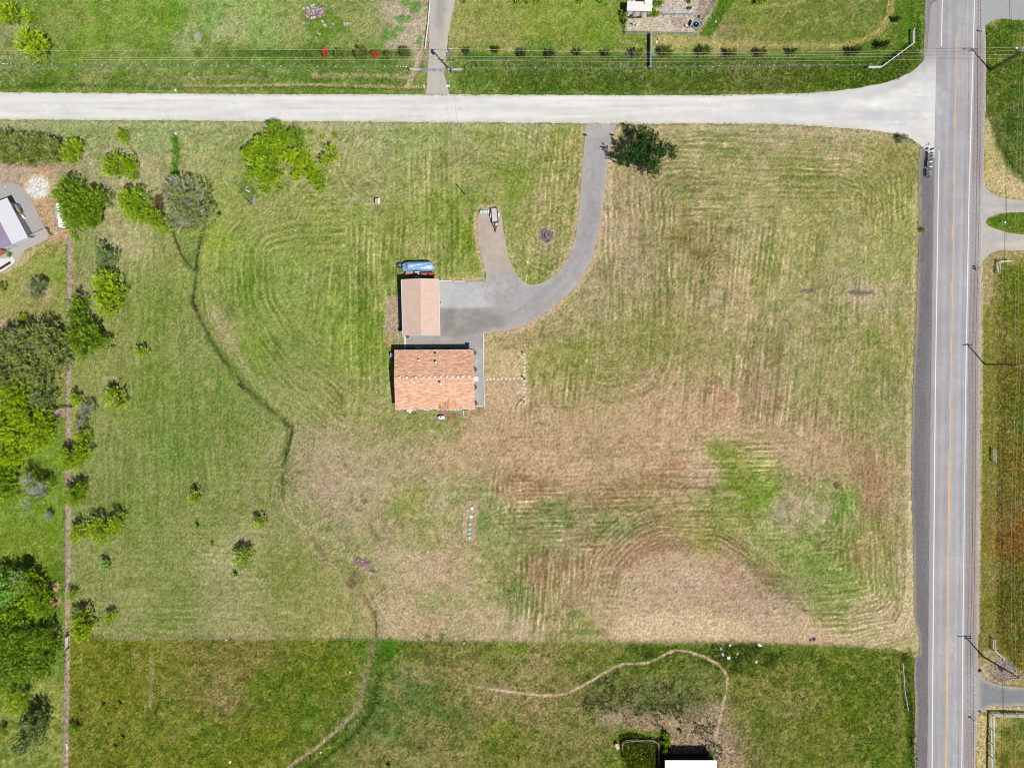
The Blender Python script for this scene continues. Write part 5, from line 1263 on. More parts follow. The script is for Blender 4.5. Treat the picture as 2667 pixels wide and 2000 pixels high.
for X, Y in ((1279, 561), (1298.8, 559)):
    p = W(X, Y, .6); mb = MB(); mb.lathe(0, 0, [(.08, -.1), (.31, -.11), (.34, 0), (.31, .11), (.08, .1)], 14); mb.v = [(p[0]+v[2], p[1]+v[0], .34+v[1]) for v in mb.v]; mb.build('wheel', M['rubber'], ut)
    mb = MB(); q = [(-.46, .42), (-.32, .66), (.32, .66), (.46, .42)]
    for (y0, z0_), (y1, z1_) in zip(q[:-1], q[1:]):
        mb.slab([(p[0]-.16, p[1]+y0, z0_+.06), (p[0]+.16, p[1]+y0, z0_+.06), (p[0]+.16, p[1]+y1, z1_+.06), (p[0]-.16, p[1]+y1, z1_+.06)], .03)
    mb.build('fender', M['white'], ut)
for k, (X, m_) in enumerate(((1253.3, 'white'), (1259.6, 'white'), (1265.8, 'white'), (1271.5, 'grey_metal'))):
    p = W(X, 552, .5); r0 = thing('storage_tub', ('westernmost of the white tubs lined up beside the trailer', 'second white tub from the west beside the trailer', 'third white tub from the west beside the trailer', 'pale grey tub next to the left side of the trailer bed')[k], 'tub', (p[0], p[1], 0), 0, 'tubs lined up beside the trailer')
    w_ = .42 if k < 3 else .3; mb = MB(); mb.box(p[0], p[1], 0, .5, w_-.04, .5, taper=1.05); mb.build('body', M[m_], r0)
    mb = MB(); mb.box(p[0], p[1], .5, .56, w_, .56); mb.build('lid', M['pale_mint'] if k != 3 else M['white'], r0)
# well house
wh = root_at('well_house', 'tiny well house with pale pink roof alone on the mown grass', 'shed', 982, 524)
mb = MB(); a, b_ = W(976.5, 531, 1.1), W(988.5, 517, 1.1)
mb.box((a[0]+b_[0])/2, (a[1]+b_[1])/2, 0, 1.0, .8, .95); mb.build('wall', M['trim'], wh)
mb = MB(); xm_ = (a[0]+b_[0])/2+.1; mb.slab([(a[0], a[1], 1.05), (xm_+.12, a[1], 1.2), (xm_+.12, b_[1], 1.2), (a[0], b_[1], 1.05)], .06); mb.build('roof', M['salmon'], wh)
mb = MB(); mb.slab([(xm_+.12, a[1], 1.2), (b_[0], a[1], 1.0), (b_[0], b_[1], 1.0), (xm_+.12, b_[1], 1.2)], .06); mb.build('roof', M['white'], wh, label='white east slope of the small roof')
p = W(984.5, 533, .3); mb = MB(); mb.box(p[0], p[1], 0, .35, .34, .3); mb.build('tap_box', M['teal'], wh)

# fire pit
fp = root_at('fire_pit', 'round fire pit of red stones around grey ash in the grass loop of the driveway', 'fire pit', 1422.5, 614)
cx_, cy_ = W(1422.5, 614)
mb = MB(); mb.lathe(cx_, cy_, [(1.3, -.03), (1.1, .03), (.4, .07)], 20); mb.build('ash', M['ash'], fp)
ROCKS = []
for k in range(6):
    mb = MB(); t = np.random.default_rng(50+k)
    v_ = [(-.5,-.5,0),(.5,-.5,0),(.5,.5,0),(-.5,.5,0),(-.4,-.42,.6),(.42,-.36,.7),(.34,.4,.62),(-.36,.38,.72)]
    mb.add([(a_[0]+t.uniform(-.13,.13), a_[1]+t.uniform(-.13,.13), a_[2]+t.uniform(-.08,.12)) for a_ in v_], [(3,2,1,0),(4,5,6),(4,6,7),(0,1,5),(0,5,4),(1,2,6,5),(2,3,7),(2,7,6),(3,0,4,7)])
    me = bpy.data.meshes.new('rock'); me.from_pydata(mb.v, [], mb.f); me.update(); ROCKS.append(me)
def rock(parent, x_, y_, z_, s_, m_, name='rock', flatten=.7):
    key = (id(m_), random.randint(0, 5)); 
    if key not in rock.cache:
        me = ROCKS[key[1]].copy(); me.name = 'rock'; me.materials.append(m_); rock.cache[key] = me
    o = bpy.data.objects.new(name, rock.cache[key]); COL.objects.link(o)
    if parent: o.parent = parent; o.location = (x_-parent.location[0], y_-parent.location[1], z_)
    else: o.location = (x_, y_, z_)
    o.rotation_euler = (random.uniform(-.3, .3), random.uniform(-.3, .3), random.uniform(0, 6.28))
    o.scale = (s_*random.uniform(.8, 1.3), s_*random.uniform(.7, 1.0), s_*flatten*random.uniform(.7, 1.2)); return o
rock.cache = {}
for ring, (rad, n) in enumerate(((1.42, 26), (1.25, 16))):
    for k in range(n):
        t = 6.283*k/n+random.uniform(-.06, .06); t += random.uniform(-.1, .1); rr = rad+random.uniform(-.16, .16)
        rock(fp, cx_+rr*math.cos(t), cy_+rr*math.sin(t), 0, random.uniform(.2, .32), M[random.choice(['rock_d', 'rock_b', 'rock_a', 'rock_b', 'rock_c', 'char'])], 'stone')
for k in range(22):
    t = random.uniform(0, 6.28); q = random.uniform(.1, .7); L = random.uniform(.4, 1.1); X, Y = cx_+q*math.cos(t)*.8, cy_+q*math.sin(t)*.8; t2 = random.uniform(0, 6.28)
    mb = MB(); mb.tube([(X, Y, .06), (X+L*math.cos(t2)*.6, Y+L*math.sin(t2)*.6, .28)], .035, 5); mb.build('charred_stick', M['char'] if k % 3 else M['twig'], fp)
# rock piles
def pile(label, cx, cy, rx, ry, n, mats_, smin, smax, ang=0, extra=(), hump=.5):
    c0 = W(cx, cy); r0 = thing('rock_pile', label, 'rock pile', (c0[0], c0[1], 0))
    for k in range(n):
        t = random.uniform(0, 6.283); q = math.sqrt(random.random()); u, v = rx*q*math.cos(t), ry*q*math.sin(t)
        X, Y = c0[0]+(u*math.cos(ang)-v*math.sin(ang))*S, c0[1]+(u*math.sin(ang)+v*math.cos(ang))*S
        rock(r0, X, Y, hump*max(0, 1-q*q)*random.uniform(.3, 1), random.uniform(smin, smax), M[random.choice(mats_)])
    for ex, ey, s_ in extra:
        w_ = W(ex, ey); rock(r0, w_[0], w_[1], 0, s_, M[random.choice(mats_)])
pile('pile of pale and rosy field stones on dark grass in the north meadow', 823, 35, 27, 13, 150, ['rock_a', 'rock_b', 'rock_b', 'rock_a', 'rock_c'], .22, .55, .28,
     [(802,22,.5),(812,18,.45),(818,14,.5),(795,17,.4),(791,24,.5),(798,28,.5),(791,61,.5),(804,62,.5),(834,13,.35),(850,27,.45),(840,57,.55),(846,68,.5),(844,65,.4),(826,83,.4),(828,88,.35),(833,90,.4),(819,81,.3),(825,99,.25),(862,62,.4),(868,64,.35),(872,80,.35),(886,71,.3),(874,85,.35)])
pile('small heap of pale grey field stones east of the big stone pile', 901, 64, 7, 4.5, 26, ['rock_a', 'rock_c', 'rock_a'], .2, .4, .2, [(911,63,.35)], .2)
pile('flat heap of rose and mauve stones near the dry creek bed', 944, 1466, 25, 11, 130, ['rock_b', 'rock_c', 'rock_c', 'rock_d', 'rock_a', 'rock_b'], .2, .42, -.42, [(922,1452,.3),(926,1454,.3),(919,1463,.35),(968,1486,.4),(965,1491,.45),(972,1490,.5),(978,1488,.3)], .25)
# raised bed outline with lidded risers
rb = thing('septic_bed', 'long oval bed edged with small stones around six round lids', 'bed', (*W(1226, 1355), 0))
outl = [(1217,1303),(1212,1312),(1208,1322),(1204,1340),(1202,1355),(1201,1370),(1203,1392),(1208,1405),(1216,1412),(1230,1413),(1236,1402),(1240,1380),(1242,1365),(1244,1345),(1247,1325),(1244,1310),(1234,1303),(1225,1301)]
for (a_, b_), (c_, d_) in zip(outl, outl[1:]+outl[:1]):
    for k in range(3):
        t = k/3; w_ = W(a_+(c_-a_)*t+random.uniform(-.6, .6), b_+(d_-b_)*t); rock(rb, w_[0], w_[1], 0, random.uniform(.13, .26), M[random.choice(['rock_d', 'rock_c', 'brown_wood', 'dark_metal'])], 'edging_stone', .6)
for k, (X, Y, r_, m_) in enumerate([(1229.3,1323.8,.37,'pale_mint'),(1227,1345.3,.37,'pale_mint'),(1224.7,1364.5,.29,'mint'),(1223,1377.3,.29,'mint'),(1221.5,1389.3,.29,'mint'),(1222.5,1400,.34,'mint')]):
    p = W(X, Y, .25); r0 = thing('septic_riser', ('largest pale lid at the north end of the oval bed', 'second large pale lid from the north in the oval bed', 'third mint green lid from the north in the oval bed',
        'fourth mint green lid from the north in the oval bed', 'second mint green lid from the south end of the oval bed', 'southernmost mint green lid in the oval bed')[k], 'septic riser', (p[0], p[1], 0), 0, 'round lids in the oval bed')
    mb = MB(); mb.lathe(p[0], p[1], [(r_*.95, 0), (r_*.95, .2)], 16); mb.build('riser', M['dark_metal'] if k > 1 else M['teal'], r0)
    mb = MB(); mb.lathe(p[0], p[1], [(r_, .2), (r_, .26), (r_*.7, .29)], 18); mb.build('cover', M[m_], r0)

# bench set by the lone trees
bs = root_at('garden_swing', 'weathered wooden swing frame standing near the tree group', 'swing', 655, 521)
a, b_ = L3(663, 506, 1.0), L3(659, 536, 1.0)
for k in range(4):
    o_ = .1*(k-1.5); mb = MB(); mb.tube([(a[0]+o_, a[1], .9), (b_[0]+o_, b_[1], .9)], .045, 4); mb.build('slat', M['lavender'], bs)
mb = MB(); c_ = L3(635, 513, .8); mb.tube([(b_[0], b_[1], .9), (c_[0], c_[1], .8)], .06, 4); mb.tube([(c_[0], c_[1], .8), (c_[0], c_[1], 0)], .06, 4); mb.tube([(b_[0], b_[1], .9), (b_[0], b_[1], 0)], .06, 4); mb.tube([(a[0], a[1], .9), (a[0], a[1], 0)], .06, 4); mb.build('frame', M['brown_wood'], bs)
mb = MB(); d_, e_ = L3(647, 526, .6), L3(660, 521, .6); mb.tube([d_, e_], .06, 4); mb.tube([(d_[0], d_[1], .6), (d_[0], d_[1], 0)], .05, 4); mb.build('cross_bar', M['grey_wood'], bs)
p = W(645, 495, .3); r0 = thing('yard_ornament', 'white and reddish garden ornament in a dark tuft of grass', 'ornament', (p[0], p[1], 0))
mb = MB(); mb.tube([L3(638, 493, .3), L3(644, 497, .4), L3(651, 501, .3)], .14, 6, r1=.1); mb.build('body', M['white'], r0, smooth=True)
mb = MB(); mb.tube([L3(640, 488, .3), L3(647, 486, .3)], .12, 6); mb.tube([L3(648, 493, .3), L3(652, 497, .3)], .12, 6); mb.build('top', M['salmon'], r0)

# ------------------------------------------------------------------ poles and wires
def util_pole(label, bx_, by_, h, arms, m, extra=None, r=.16):
    c0 = W(bx_, by_); r0 = thing('utility_pole', label, 'utility pole', (c0[0], c0[1], 0))
    mb = MB(); mb.tube([(c0[0], c0[1], -.1), (c0[0], c0[1], h)], r, 10, r1=r*.7); mb.build('pole', m, r0)
    for z_, L, dx, ang in arms:
        mb = MB(); mb.box(c0[0]+dx, c0[1]-.16, z_-.07, z_+.07, L, .12, ang); arm = mb.build('crossarm', M['grey_wood'], r0)
        for s_ in (-.45, -.2, .2, .45):
            mb = MB(); X, Y = c0[0]+dx+L*s_*math.cos(ang), c0[1]-.16+L*s_*math.sin(ang); mb.lathe(X, Y, [(.03, z_+.07), (.07, z_+.12), (.07, z_+.2), (.03, z_+.26)], 8); mb.build('insulator', M['white'], arm)
    return r0, c0
pd, pdc = util_pole('weathered utility pole with transformer at the mouth of the northern driveway', 1177, 190, 11.3, [], M['grey_metal'], r=.17)
mb = MB(); mb.box(pdc[0]+.25, pdc[1]+.02, 11.0, 11.14, .9, .12); mb.build('crossarm', M['white'], pd)
mb = MB(); mb.lathe(pdc[0]-.42, pdc[1]+.05, [(.05, 9.0), (.28, 9.02), (.28, 9.95), (.2, 10.02), (.05, 10.05)], 14); tfm = mb.build('transformer', M['grey_metal'], pd)
for s_ in (-.12, .12): mb = MB(); mb.lathe(pdc[0]-.42+s_, pdc[1], [(.05, 10.0), (.07, 10.1), (.04, 10.3)], 8); mb.build('bushing', M['white'], tfm)
mb = MB(); mb.box(pdc[0]+.1, pdc[1]-.1, 6.4, 6.5, 1.6, .08); mb.lathe(pdc[0]+.55, pdc[1]-.1, [(.1, 6.2), (.14, 6.4), (.1, 6.6)], 8); mb.build('cable_bracket', M['dark_metal'], pd)
P1, p1c = util_pole('tall pole beside the paved road at the northeast junction', 2578, 182, 10.4, [(10.3, 3.0, 0, 0), (9.2, 2.0, 0, 0)], M['pole_wood'])
P2, p2c = util_pole('middle pole along the east side of the paved road', 2565, 949, 10.0, [(9.8, 2.2, 0, 0)], M['pole_wood'])
P3, p3c = util_pole('southern pole by the round gravel bed east of the road', 2559, 1708, 10.0, [(9.9, 2.8, 0, 0), (8.9, 1.6, .3, 0)], M['pole_wood'])
yp, ypc = util_pole('lone short utility pole standing on the mown yard', 1212, 508, 5.4, [], M['grey_wood'], r=.11)
mb = MB(); mb.box(ypc[0], ypc[1]+.1, 4.2, 4.8, .2, .14); mb.build('meter_box', M['grey_metal'], yp)
gp = util_pole('leaning guy pole next to the northeast junction pole', 2580, 186, 8.2, [], M['pole_wood'], r=.1)[0]
# white street lamp arm on the junction pole
mb = MB(); a = (p1c[0]+.1, p1c[1], 9.6); mb.tube([(a[0], a[1], 9.0), (a[0]-1.0, a[1]+.1, 9.7), (a[0]-1.6, a[1]+.1, 9.75)], .05, 6); la = mb.build('lamp_arm', M['white'], P1)
mb = MB(); mb.box(a[0]-1.8, a[1]+.1, 9.65, 9.8, .7, .25); mb.build('lamp_head', M['white'], la)
def wire(p0, p1, sag, label, r_=.022, group='overhead wires', seg=26, m=None):
    pts = []
    for k in range(seg+1):
        t = k/seg; pts.append((p0[0]+(p1[0]-p0[0])*t, p0[1]+(p1[1]-p0[1])*t, p0[2]+(p1[2]-p0[2])*t-4*sag*t*(1-t)))
    mb = MB(); mb.tube(pts, r_, 4, cap=False); o = mb.build('power_line', m or M['wire']); return tag(o, label, 'wire', group)
X0 = W(-260, 190)
for k, (z_, dy, sag, z0) in enumerate(((11.2, 0, 2.2, 9.6), (7.6, 0, .8, 6.9), (6.5, -.05, .5, 6.2), (5.9, .0, .9, 5.9))):
    nm = ('topmost', 'second', 'third', 'lowest')[k]
    if k < 3: wire((X0[0], pdc[1]+.4+dy+k*.0, z0), (pdc[0], pdc[1]+dy, z_), .5, f'{nm} overhead wire crossing the meadow west of the northern driveway')
    wire((pdc[0], pdc[1]+dy, z_), (p1c[0], p1c[1]+.1+dy, (10.3, 8.6, 7.0, 5.2)[k]), sag, f'{nm} overhead wire between the driveway pole and the road junction')
    if k < 2: wire((p1c[0], p1c[1], (10.3, 8.6)[k]), (p1c[0]+40, p1c[1]-.5, (10.3, 8.6)[k]), .5, f'{nm} wire running off east from the junction pole')
off = [-1.35, -.6, .7, 1.35]
for k, dx in enumerate(off):
    for (c0, c1, nm, s1) in (((p1c[0], p1c[1]+60), p1c, 'north of the junction pole', .4), (p1c, p2c, 'between the junction pole and the middle pole', .9), (p2c, p3c, 'between the middle and southern poles', .9), (p3c, (p3c[0]-.1, p3c[1]-60), 'south of the southern pole', .6)):
        wire((c0[0]+dx*(.8 if c0 is p2c else 1), c0[1], 10.35), (c1[0]+dx*(.8 if c1 is p2c else 1), c1[1], 10.05), s1, f"{('westernmost', 'second', 'third', 'easternmost')[k]} high wire over the east verge {nm}", .018)
for k, (dx, z_) in enumerate(((-.15, 6.3), (.1, 5.6))):
    wire((p1c[0]+dx, p1c[1], z_), (p2c[0]+dx, p2c[1], z_), .8, f"{('upper', 'lower')[k]} telephone cable from the junction pole to the middle pole", .03, m=M['dark_metal'])
    wire((p2c[0]+dx, p2c[1], z_), (p3c[0]+dx, p3c[1], z_), .8, f"{('upper', 'lower')[k]} telephone cable from the middle pole to the southern pole", .03, m=M['dark_metal'])
    wire((p3c[0]+dx, p3c[1], z_), (p3c[0]+dx, p3c[1]-60, z_), .5, f"{('upper', 'lower')[k]} telephone cable running south from the southern pole", .03, m=M['dark_metal'])
    wire((p1c[0]+dx, p1c[1]+60, z_), (p1c[0]+dx, p1c[1], z_), .5, f"{('upper', 'lower')[k]} telephone cable running north from the junction pole", .03, m=M['dark_metal'])
wire((pdc[0], pdc[1]-.1, 6.4), (ypc[0], ypc[1], 5.1), .7, 'thin service wire crossing the gravel road to the yard pole', .014, m=M['dark_metal'])

# ------------------------------------------------------------------ northern gate and fences
gt = root_at('pipe_gate', 'double pipe gate with wing rails closing the northern driveway', 'gate', 1130, 180)
for (x0, x1, nm, m_) in ((1067,1097,'wing_rail','pale_wood'),(1166,1205,'wing_rail','pale_wood')):
    for z_ in (1.2, .7):
        a, b_ = W(x0, 180, 1.2), W(x1, 180.5, 1.2); mb = MB(); mb.tube([(a[0], a[1], z_), (b_[0], b_[1], z_)], .09, 6); mb.build(nm, M[m_], gt)
for x0, x1 in ((1098, 1131), (1132, 1165)):
    a, b_ = W(x0, 180, 1.2), W(x1, 180, 1.2)
    mb = MB()
    for z_ in (1.2, .9, .6, .3): mb.tube([(a[0], a[1]-(1.2-z_)*.12, z_), (b_[0], b_[1]-(1.2-z_)*.12, z_)], .05, 6)
    for t in (0, .5, 1): X = a[0]+(b_[0]-a[0])*t; mb.tube([(X, a[1], 1.2), (X, a[1]-.1, .3)], .05, 6)
    mb.build('gate_leaf', M['grey_metal'], gt)
for X in (1066.5, 1097.5, 1165.8, 1205):
    p = W(X, 180, 1.3); mb = MB(); mb.tube([(p[0], p[1], 0), (p[0], p[1], 1.4)], .13, 8); mb.build('gate_post', M['grey_wood'], gt)
def wire_fence(name, label, pts, step, h, m, r_=.05, top=None, lean=0):
    P_w = [W(a, b_) for a, b_ in resample(pts, step)]; c0 = P_w[0]; r0 = thing(name, label, 'fence', (c0[0], c0[1], 0))
    mb = MB(); mb.tube([(0, 0, -.1), (0, 0, h-.12)], r_, 6); post = mb.build('post', m, r0, offset=False)
    for k, p in enumerate(P_w):
        loc = (p[0]-c0[0], p[1]-c0[1], 0)
        o = post if k == 0 else dup(post, r0, loc)
        if top:
            if k == 0: mb = MB(); mb.tube([(0, 0, h-.14), (0, 0, h+.02)], r_*1.5, 6); t0 = mb.build('post_cap', top, post, offset=False)
            else: dup(t0, o, (0, 0, 0))
    for z_ in (.35, .75, 1.1):
        mb = MB(); mb.tube([(p[0], p[1], z_*h/1.2) for p in P_w], .009, 3, cap=False); mb.build('wire', M['grey_metal'], r0)
wire_fence('wire_fence', 'wire fence with white topped posts along the north side of the gravel road', [(18,173),(50,174),(300,175.5),(640,178.5),(1020,180),(1060,181)], 37.5, 1.2, M['grey_wood'], .07, M['white'])
wire_fence('wire_fence', 'wire fence with thin posts running east from the driveway gate', [(1215,183),(1500,183),(1800,178),(2260,174)], 38, 1.2, M['grey_wood'], .06, M['white'])
wire_fence('wire_fence', 'thin post wire fence between the mown plot and the southern pasture', FENCE_S[1:11], 41, 1.3, M['dark_metal'], .045)
wire_fence('wire_fence', 'thin post wire fence standing on the bare dirt strip at the west edge', [(177,640),(176,800),(174,1000),(174,1240),(173,1525)], 33, 1.15, M['dark_metal'], .04)
wire_fence('wire_fence', 'southern run of the west wire fence beside the pasture', [(172,1700),(172,1760),(171,1860),(170,2020)], 33, 1.15, M['dark_metal'], .04)
rail_fence('rail_fence', [(2264,173.5),(2298,173.5),(2382,111),(2382,76)], 1.2, [1.2, .7], .09, M['white'], 'white rail fence wrapping the northeast meadow corner', every=4)
rail_fence('rail_fence', [(2638,680),(2606.6,680),(2604,710)], 1.2, [1.2, .75, .35], .06, M['white'], 'white corner rail fence south of the oval drive island', every=2.4)
rail_fence('rail_fence', [(2593.5,1171.5),(2594,1203)], 1.2, [1.2, .6], .07, M['white'], 'single white rail panel on the east verge', every=2.6)
rail_fence('rail_fence', [(2593,1667),(2593,1695),(2617,1717)], 1.2, [1.2, .6], .08, M['white'], 'bent white rail fence northwest of the round gravel bed', every=2.4)
rail_fence('rail_fence', [(2720,1867),(2590,1865),(2589,1940),(2587,2050)], 1.35, [1.35, .95, .55], .075, M['white'], 'white three rail paddock fence in the southeast corner', every=2.9)
# irrigation pipe at the trench, culverts
def pipe(name, label, pts, h, r_, m, cat='pipe'):
    mb = MB(); mb.tube([L3(a, b_, h) for a, b_ in pts], r_, 8); o = mb.build(name, m); return tag(o, label, cat)
pipe('irrigation_pipe', 'long white irrigation pipe lying beside the northern driveway trench', [(1122,-25),(1119,10),(1115,60),(1110,100),(1106.5,130)], .35, .13, M['white'])
for k, (a_, b_, c_, d_, m_, lb) in enumerate(((455,235,458,236,'white','white culvert end on the north edge of the gravel road'),(455,347,459,348.5,'white','white culvert end at the head of the green ditch south of the gravel road'),
    (1102,224,1105,226,'white','white square culvert end west of the northern driveway'),(1160,224,1170,225,'white','white culvert pipe east of the northern driveway'))):
    mb = MB(); p, q = W(a_, b_, .3), W(c_, d_, .3); mb.box((p[0]+q[0])/2, (p[1]+q[1])/2, -.1, .35, max(.34, abs(q[0]-p[0])), .36); mb.box(q[0], q[1], -.1, .45, .14, .6); tag(mb.build('culvert', M[m_]), lb, 'culvert')

# ------------------------------------------------------------------ mailboxes, street sign
def mailbox(px_, py_, h, m, label, L=.52, rot=0, flag=True, group='roadside mailboxes', wd=.22, post=False):
    a = W(px_, py_, h); r0 = thing('mailbox', label, 'mailbox', (a[0], a[1], 0), 0, group)
    c, s_ = math.cos(rot), math.sin(rot)
    def T(u, v, z_): return (a[0]+u*c-v*s_, a[1]+u*s_+v*c, z_)
    mb = MB(); n = 6; pr = [(-wd/2, h-.3), (wd/2, h-.3)]+[(wd/2*math.cos(math.pi*k/n), h-.12+.12*math.sin(math.pi*k/n)) for k in range(n+1)]
    N_ = len(pr); vs = [T(-L/2, v, z_) for v, z_ in pr]+[T(L/2, v, z_) for v, z_ in pr]
    mb.add(vs, [tuple(range(N_))[::-1], tuple(range(N_, 2*N_))]+[(k, (k+1) % N_, N_+(k+1) % N_, N_+k) for k in range(N_)]); mb.build('box', m, r0)
    mb = MB(); vs = [T(L/2+.005, v*.92, z_) for v, z_ in pr]+[T(L/2+.03, v*.92, z_) for v, z_ in pr]
    mb.add(vs, [tuple(range(N_))[::-1], tuple(range(N_, 2*N_))]+[(k, (k+1) % N_, N_+(k+1) % N_, N_+k) for k in range(N_)]); mb.build('door', M['trim'], r0)
    mb = MB(); q = T(.05, wd/2+.02, 0); mb.box(q[0], q[1], h-.16, h-.1, .14, .02, rot); mb.build('signal_flag', M['red'], r0)
    if post: mb = MB(); q = T(-.1, 0, 0); mb.box(q[0], q[1], 0, h-.3, .1, .1); mb.build('post', M['grey_wood'], r0)
    return r0
names = ['big grey mailbox set askew at the north end of the roadside row', 'second mailbox from the north, dark blue-grey', 'third mailbox from the north, dark with a white strip south of it',
 'teal and white mailbox in the middle of the northern rack', 'dark blue mailbox just north of the broad white one', 'broad white mailbox in the middle of the roadside row', 'steel blue mailbox south of the broad white one',
 'lower steel blue mailbox next to the last white one of the rack', 'white mailbox closing the south end of the long rack', 'steel blue mailbox at the head of the small southern group', 'narrow orange and white mailbox in the small southern group',
 'narrow pale mailbox third in the small southern group', 'southernmost small steel blue mailbox of the roadside row']
spec_ = [(2428.5,388,'dark_metal',.28,.34),(2427.6,398,'navy',0,.24),(2427.8,404.5,'navy',0,.26),(2427.4,410.8,'teal',0,.26),(2427.3,415.8,'navy',0,.25),(2425.2,421,'white',0,.28),(2425.5,425.7,'steel_blue',0,.24),(2425.5,429.5,'steel_blue',0,.22),(2425,433.8,'white',0,.24),
 (2422.5,443.5,'steel_blue',0,.26),(2422.8,448,'salmon',0,.16),(2423,453.3,'lavender',0,.18),(2423,458.3,'steel_blue',0,.2)]
for (X, Y, m_, rot, wd), nm in zip(spec_, names): mailbox(X, Y, 1.25, M[m_], nm, L=.6 if Y > 440 else .62, rot=rot, wd=wd, post=(Y < 390))
for k, (y0, y1, x_, lb) in enumerate(((395,437,2425.5,'long timber rack carrying the northern row of mailboxes'),(441,461,2421.5,'short timber rack carrying the small southern group of mailboxes'))):
    a, b_ = W(x_, y0, .9), W(x_-.8*(k == 0), y1, .9); r0 = thing('mailbox_rack', lb, 'rack', (a[0], a[1], 0))
    mb = MB(); mb.tube([(a[0], a[1], .88), (b_[0], b_[1], .88)], .1, 4); mb.build('beam', M['brown_wood'], r0)
    for t in (.06, .5, .94): X = a[0]+(b_[0]-a[0])*t; Y = a[1]+(b_[1]-a[1])*t; mb = MB(); mb.box(X, Y, 0, .85, .12, .12); mb.build('post', M['brown_wood'], r0)
def sign(label, bx_, by_, h, m, w=.75, hh=.16, rot=.1):
    a = W(bx_, by_); r0 = thing('street_sign', label, 'sign', (a[0], a[1], 0))
    mb = MB(); mb.tube([(a[0], a[1], 0), (a[0], a[1], h)], .04, 6); mb.build('post', M['dark_metal'], r0)
    mb = MB(); mb.box(a[0]+.05, a[1], h-.05, h-.05+hh, w, .04, rot); mb.build('blade', m, r0)
    mb = MB(); mb.box(a[0], a[1]+.01, h+.14, h+.14+hh, .04, w*.8, rot); mb.build('blade', m, r0)
    return r0
sign('green street name sign on a slim post near the mailboxes', 2394, 388, 2.9, M['teal'])
mailbox(2551, 697, 1.15, M['brown_metal'], 'brown mailbox of the pair at the oval drive on the east shoulder', rot=math.pi, post=True, group='mailboxes on the east shoulder')
mailbox(2552, 703, 1.15, M['lavender'], 'pale mailbox of the pair at the oval drive on the east shoulder', rot=math.pi, post=True, group='mailboxes on the east shoulder')
mailbox(2540, 1879, 1.15, M['white'], 'white mailbox at the southeast driveway mouth', rot=math.pi, post=True, group='mailboxes on the east shoulder')
mailbox(2562, 78.5, 1.15, M['white'], 'white mailbox at the parking area in the northeast corner', rot=math.pi, post=True, group='mailboxes on the east shoulder')
# circular gravel bed edging, verge stones
ge = thing('gravel_bed', 'round gravel bed ringed with dark stones around the southeast driveway corner', 'gravel bed', (*W(2612, 1745), 0))
for k in range(60):
    t = 6.283*k/60+random.uniform(-.1, .1); rr = (32+random.uniform(-3, 3)); w_ = W(2612+rr*math.cos(t)*1.02, 1745+rr*math.sin(t)*.82); rock(ge, w_[0], w_[1], -.04, random.uniform(.14, .26), M[random.choice(['rock_c', 'rock_b', 'bark', 'rock_b'])], 'edging_stone')
for k in range(8):
    w_ = W(2607+random.uniform(-5, 5), 1742+random.uniform(-9, 9)); rock(ge, w_[0], w_[1], 0, random.uniform(.3, .5), M['dark_metal'], 'edging_stone')
for k, (X, Y, lb) in enumerate(((2549,1747,'dark boulder at the north side of the southeast driveway mouth'),(2553,1745,'second dark boulder touching it at the southeast driveway mouth'),(2551,1852,'small dark boulder on the south side of the southeast driveway mouth'))):
    w_ = W(X, Y); o = rock(None, w_[0], w_[1], 0, .5, M['dark_metal'], 'boulder'); tag(o, lb, 'boulder')
p = W(2619, 579, 1.0); r0 = thing('round_sign', 'small white disc on a stake in the oval drive island', 'sign', (p[0], p[1], 0))
mb = MB(); mb.tube([(p[0], p[1], 0), (p[0], p[1], .9)], .03, 6); mb.build('stake', M['grey_metal'], r0)
mb = MB(); mb.lathe(p[0], p[1], [(.2, .9), (.22, .95), (.1, 1.0)], 12); mb.build('disc', M['white'], r0)
for k, (X, Y, lb) in enumerate(((2542,562,'dark hanging lump on the wires by the east shoulder'),)):
    pass
# ------------------------------------------------------------------ northern pen and barn
nb_ = root_at('white_barn', 'white metal roofed animal shelter at the north edge pen', 'barn', 1665, 10)
EB = 2.6
q1 = [L3(1634, 4, EB), L3(1698, 5.5, EB+.4), L3(1698, 30, EB+.35), L3(1633, 28.5, EB)]
mb = MB(); mb.slab(q1, .1); nr = mb.build('roof', M['cream_metal'], nb_)
for k in range(15):
    t = (k+.5)/15; a = [q1[0][i]+(q1[1][i]-q1[0][i])*t for i in range(3)]; b_ = [q1[3][i]+(q1[2][i]-q1[3][i])*t for i in range(3)]
    mb = MB(); mb.tube([(a[0], a[1], a[2]+.01), (b_[0], b_[1], b_[2]+.01)], .035, 3); mb.build('seam', M['cream_metal'], nr)
q2 = [L3(1679, -40, EB+.6), L3(1700, -40, EB+.6), L3(1699, 13, EB+.6), L3(1679, 10, EB+.6)]
mb = MB(); mb.slab(q2, .1); mb.build('roof', M['cream_metal'], nb_, label='higher narrow wing of the white roof')
mb = MB(); f = [W(X, Y, EB) for X, Y in ((1635.5, 6), (1697, 7), (1697, 24), (1635.5, 24))]; mb.prism(f, -.1, EB-.15); mb.build('wall', M['white'], nb_)
mb = MB(); f = [W(X, Y, EB) for X, Y in ((1680.5, -40), (1698, -40), (1698, 5), (1680.5, 5))]; mb.prism(f, -.1, EB+.45); mb.build('wall', M['white'], nb_)
for X in (1637, 1657, 1677, 1695): mb = MB(); p = W(X, 28, EB); mb.box(p[0], p[1], 0, EB-.12, .14, .14); mb.build('post', M['grey_wood'], nb_)
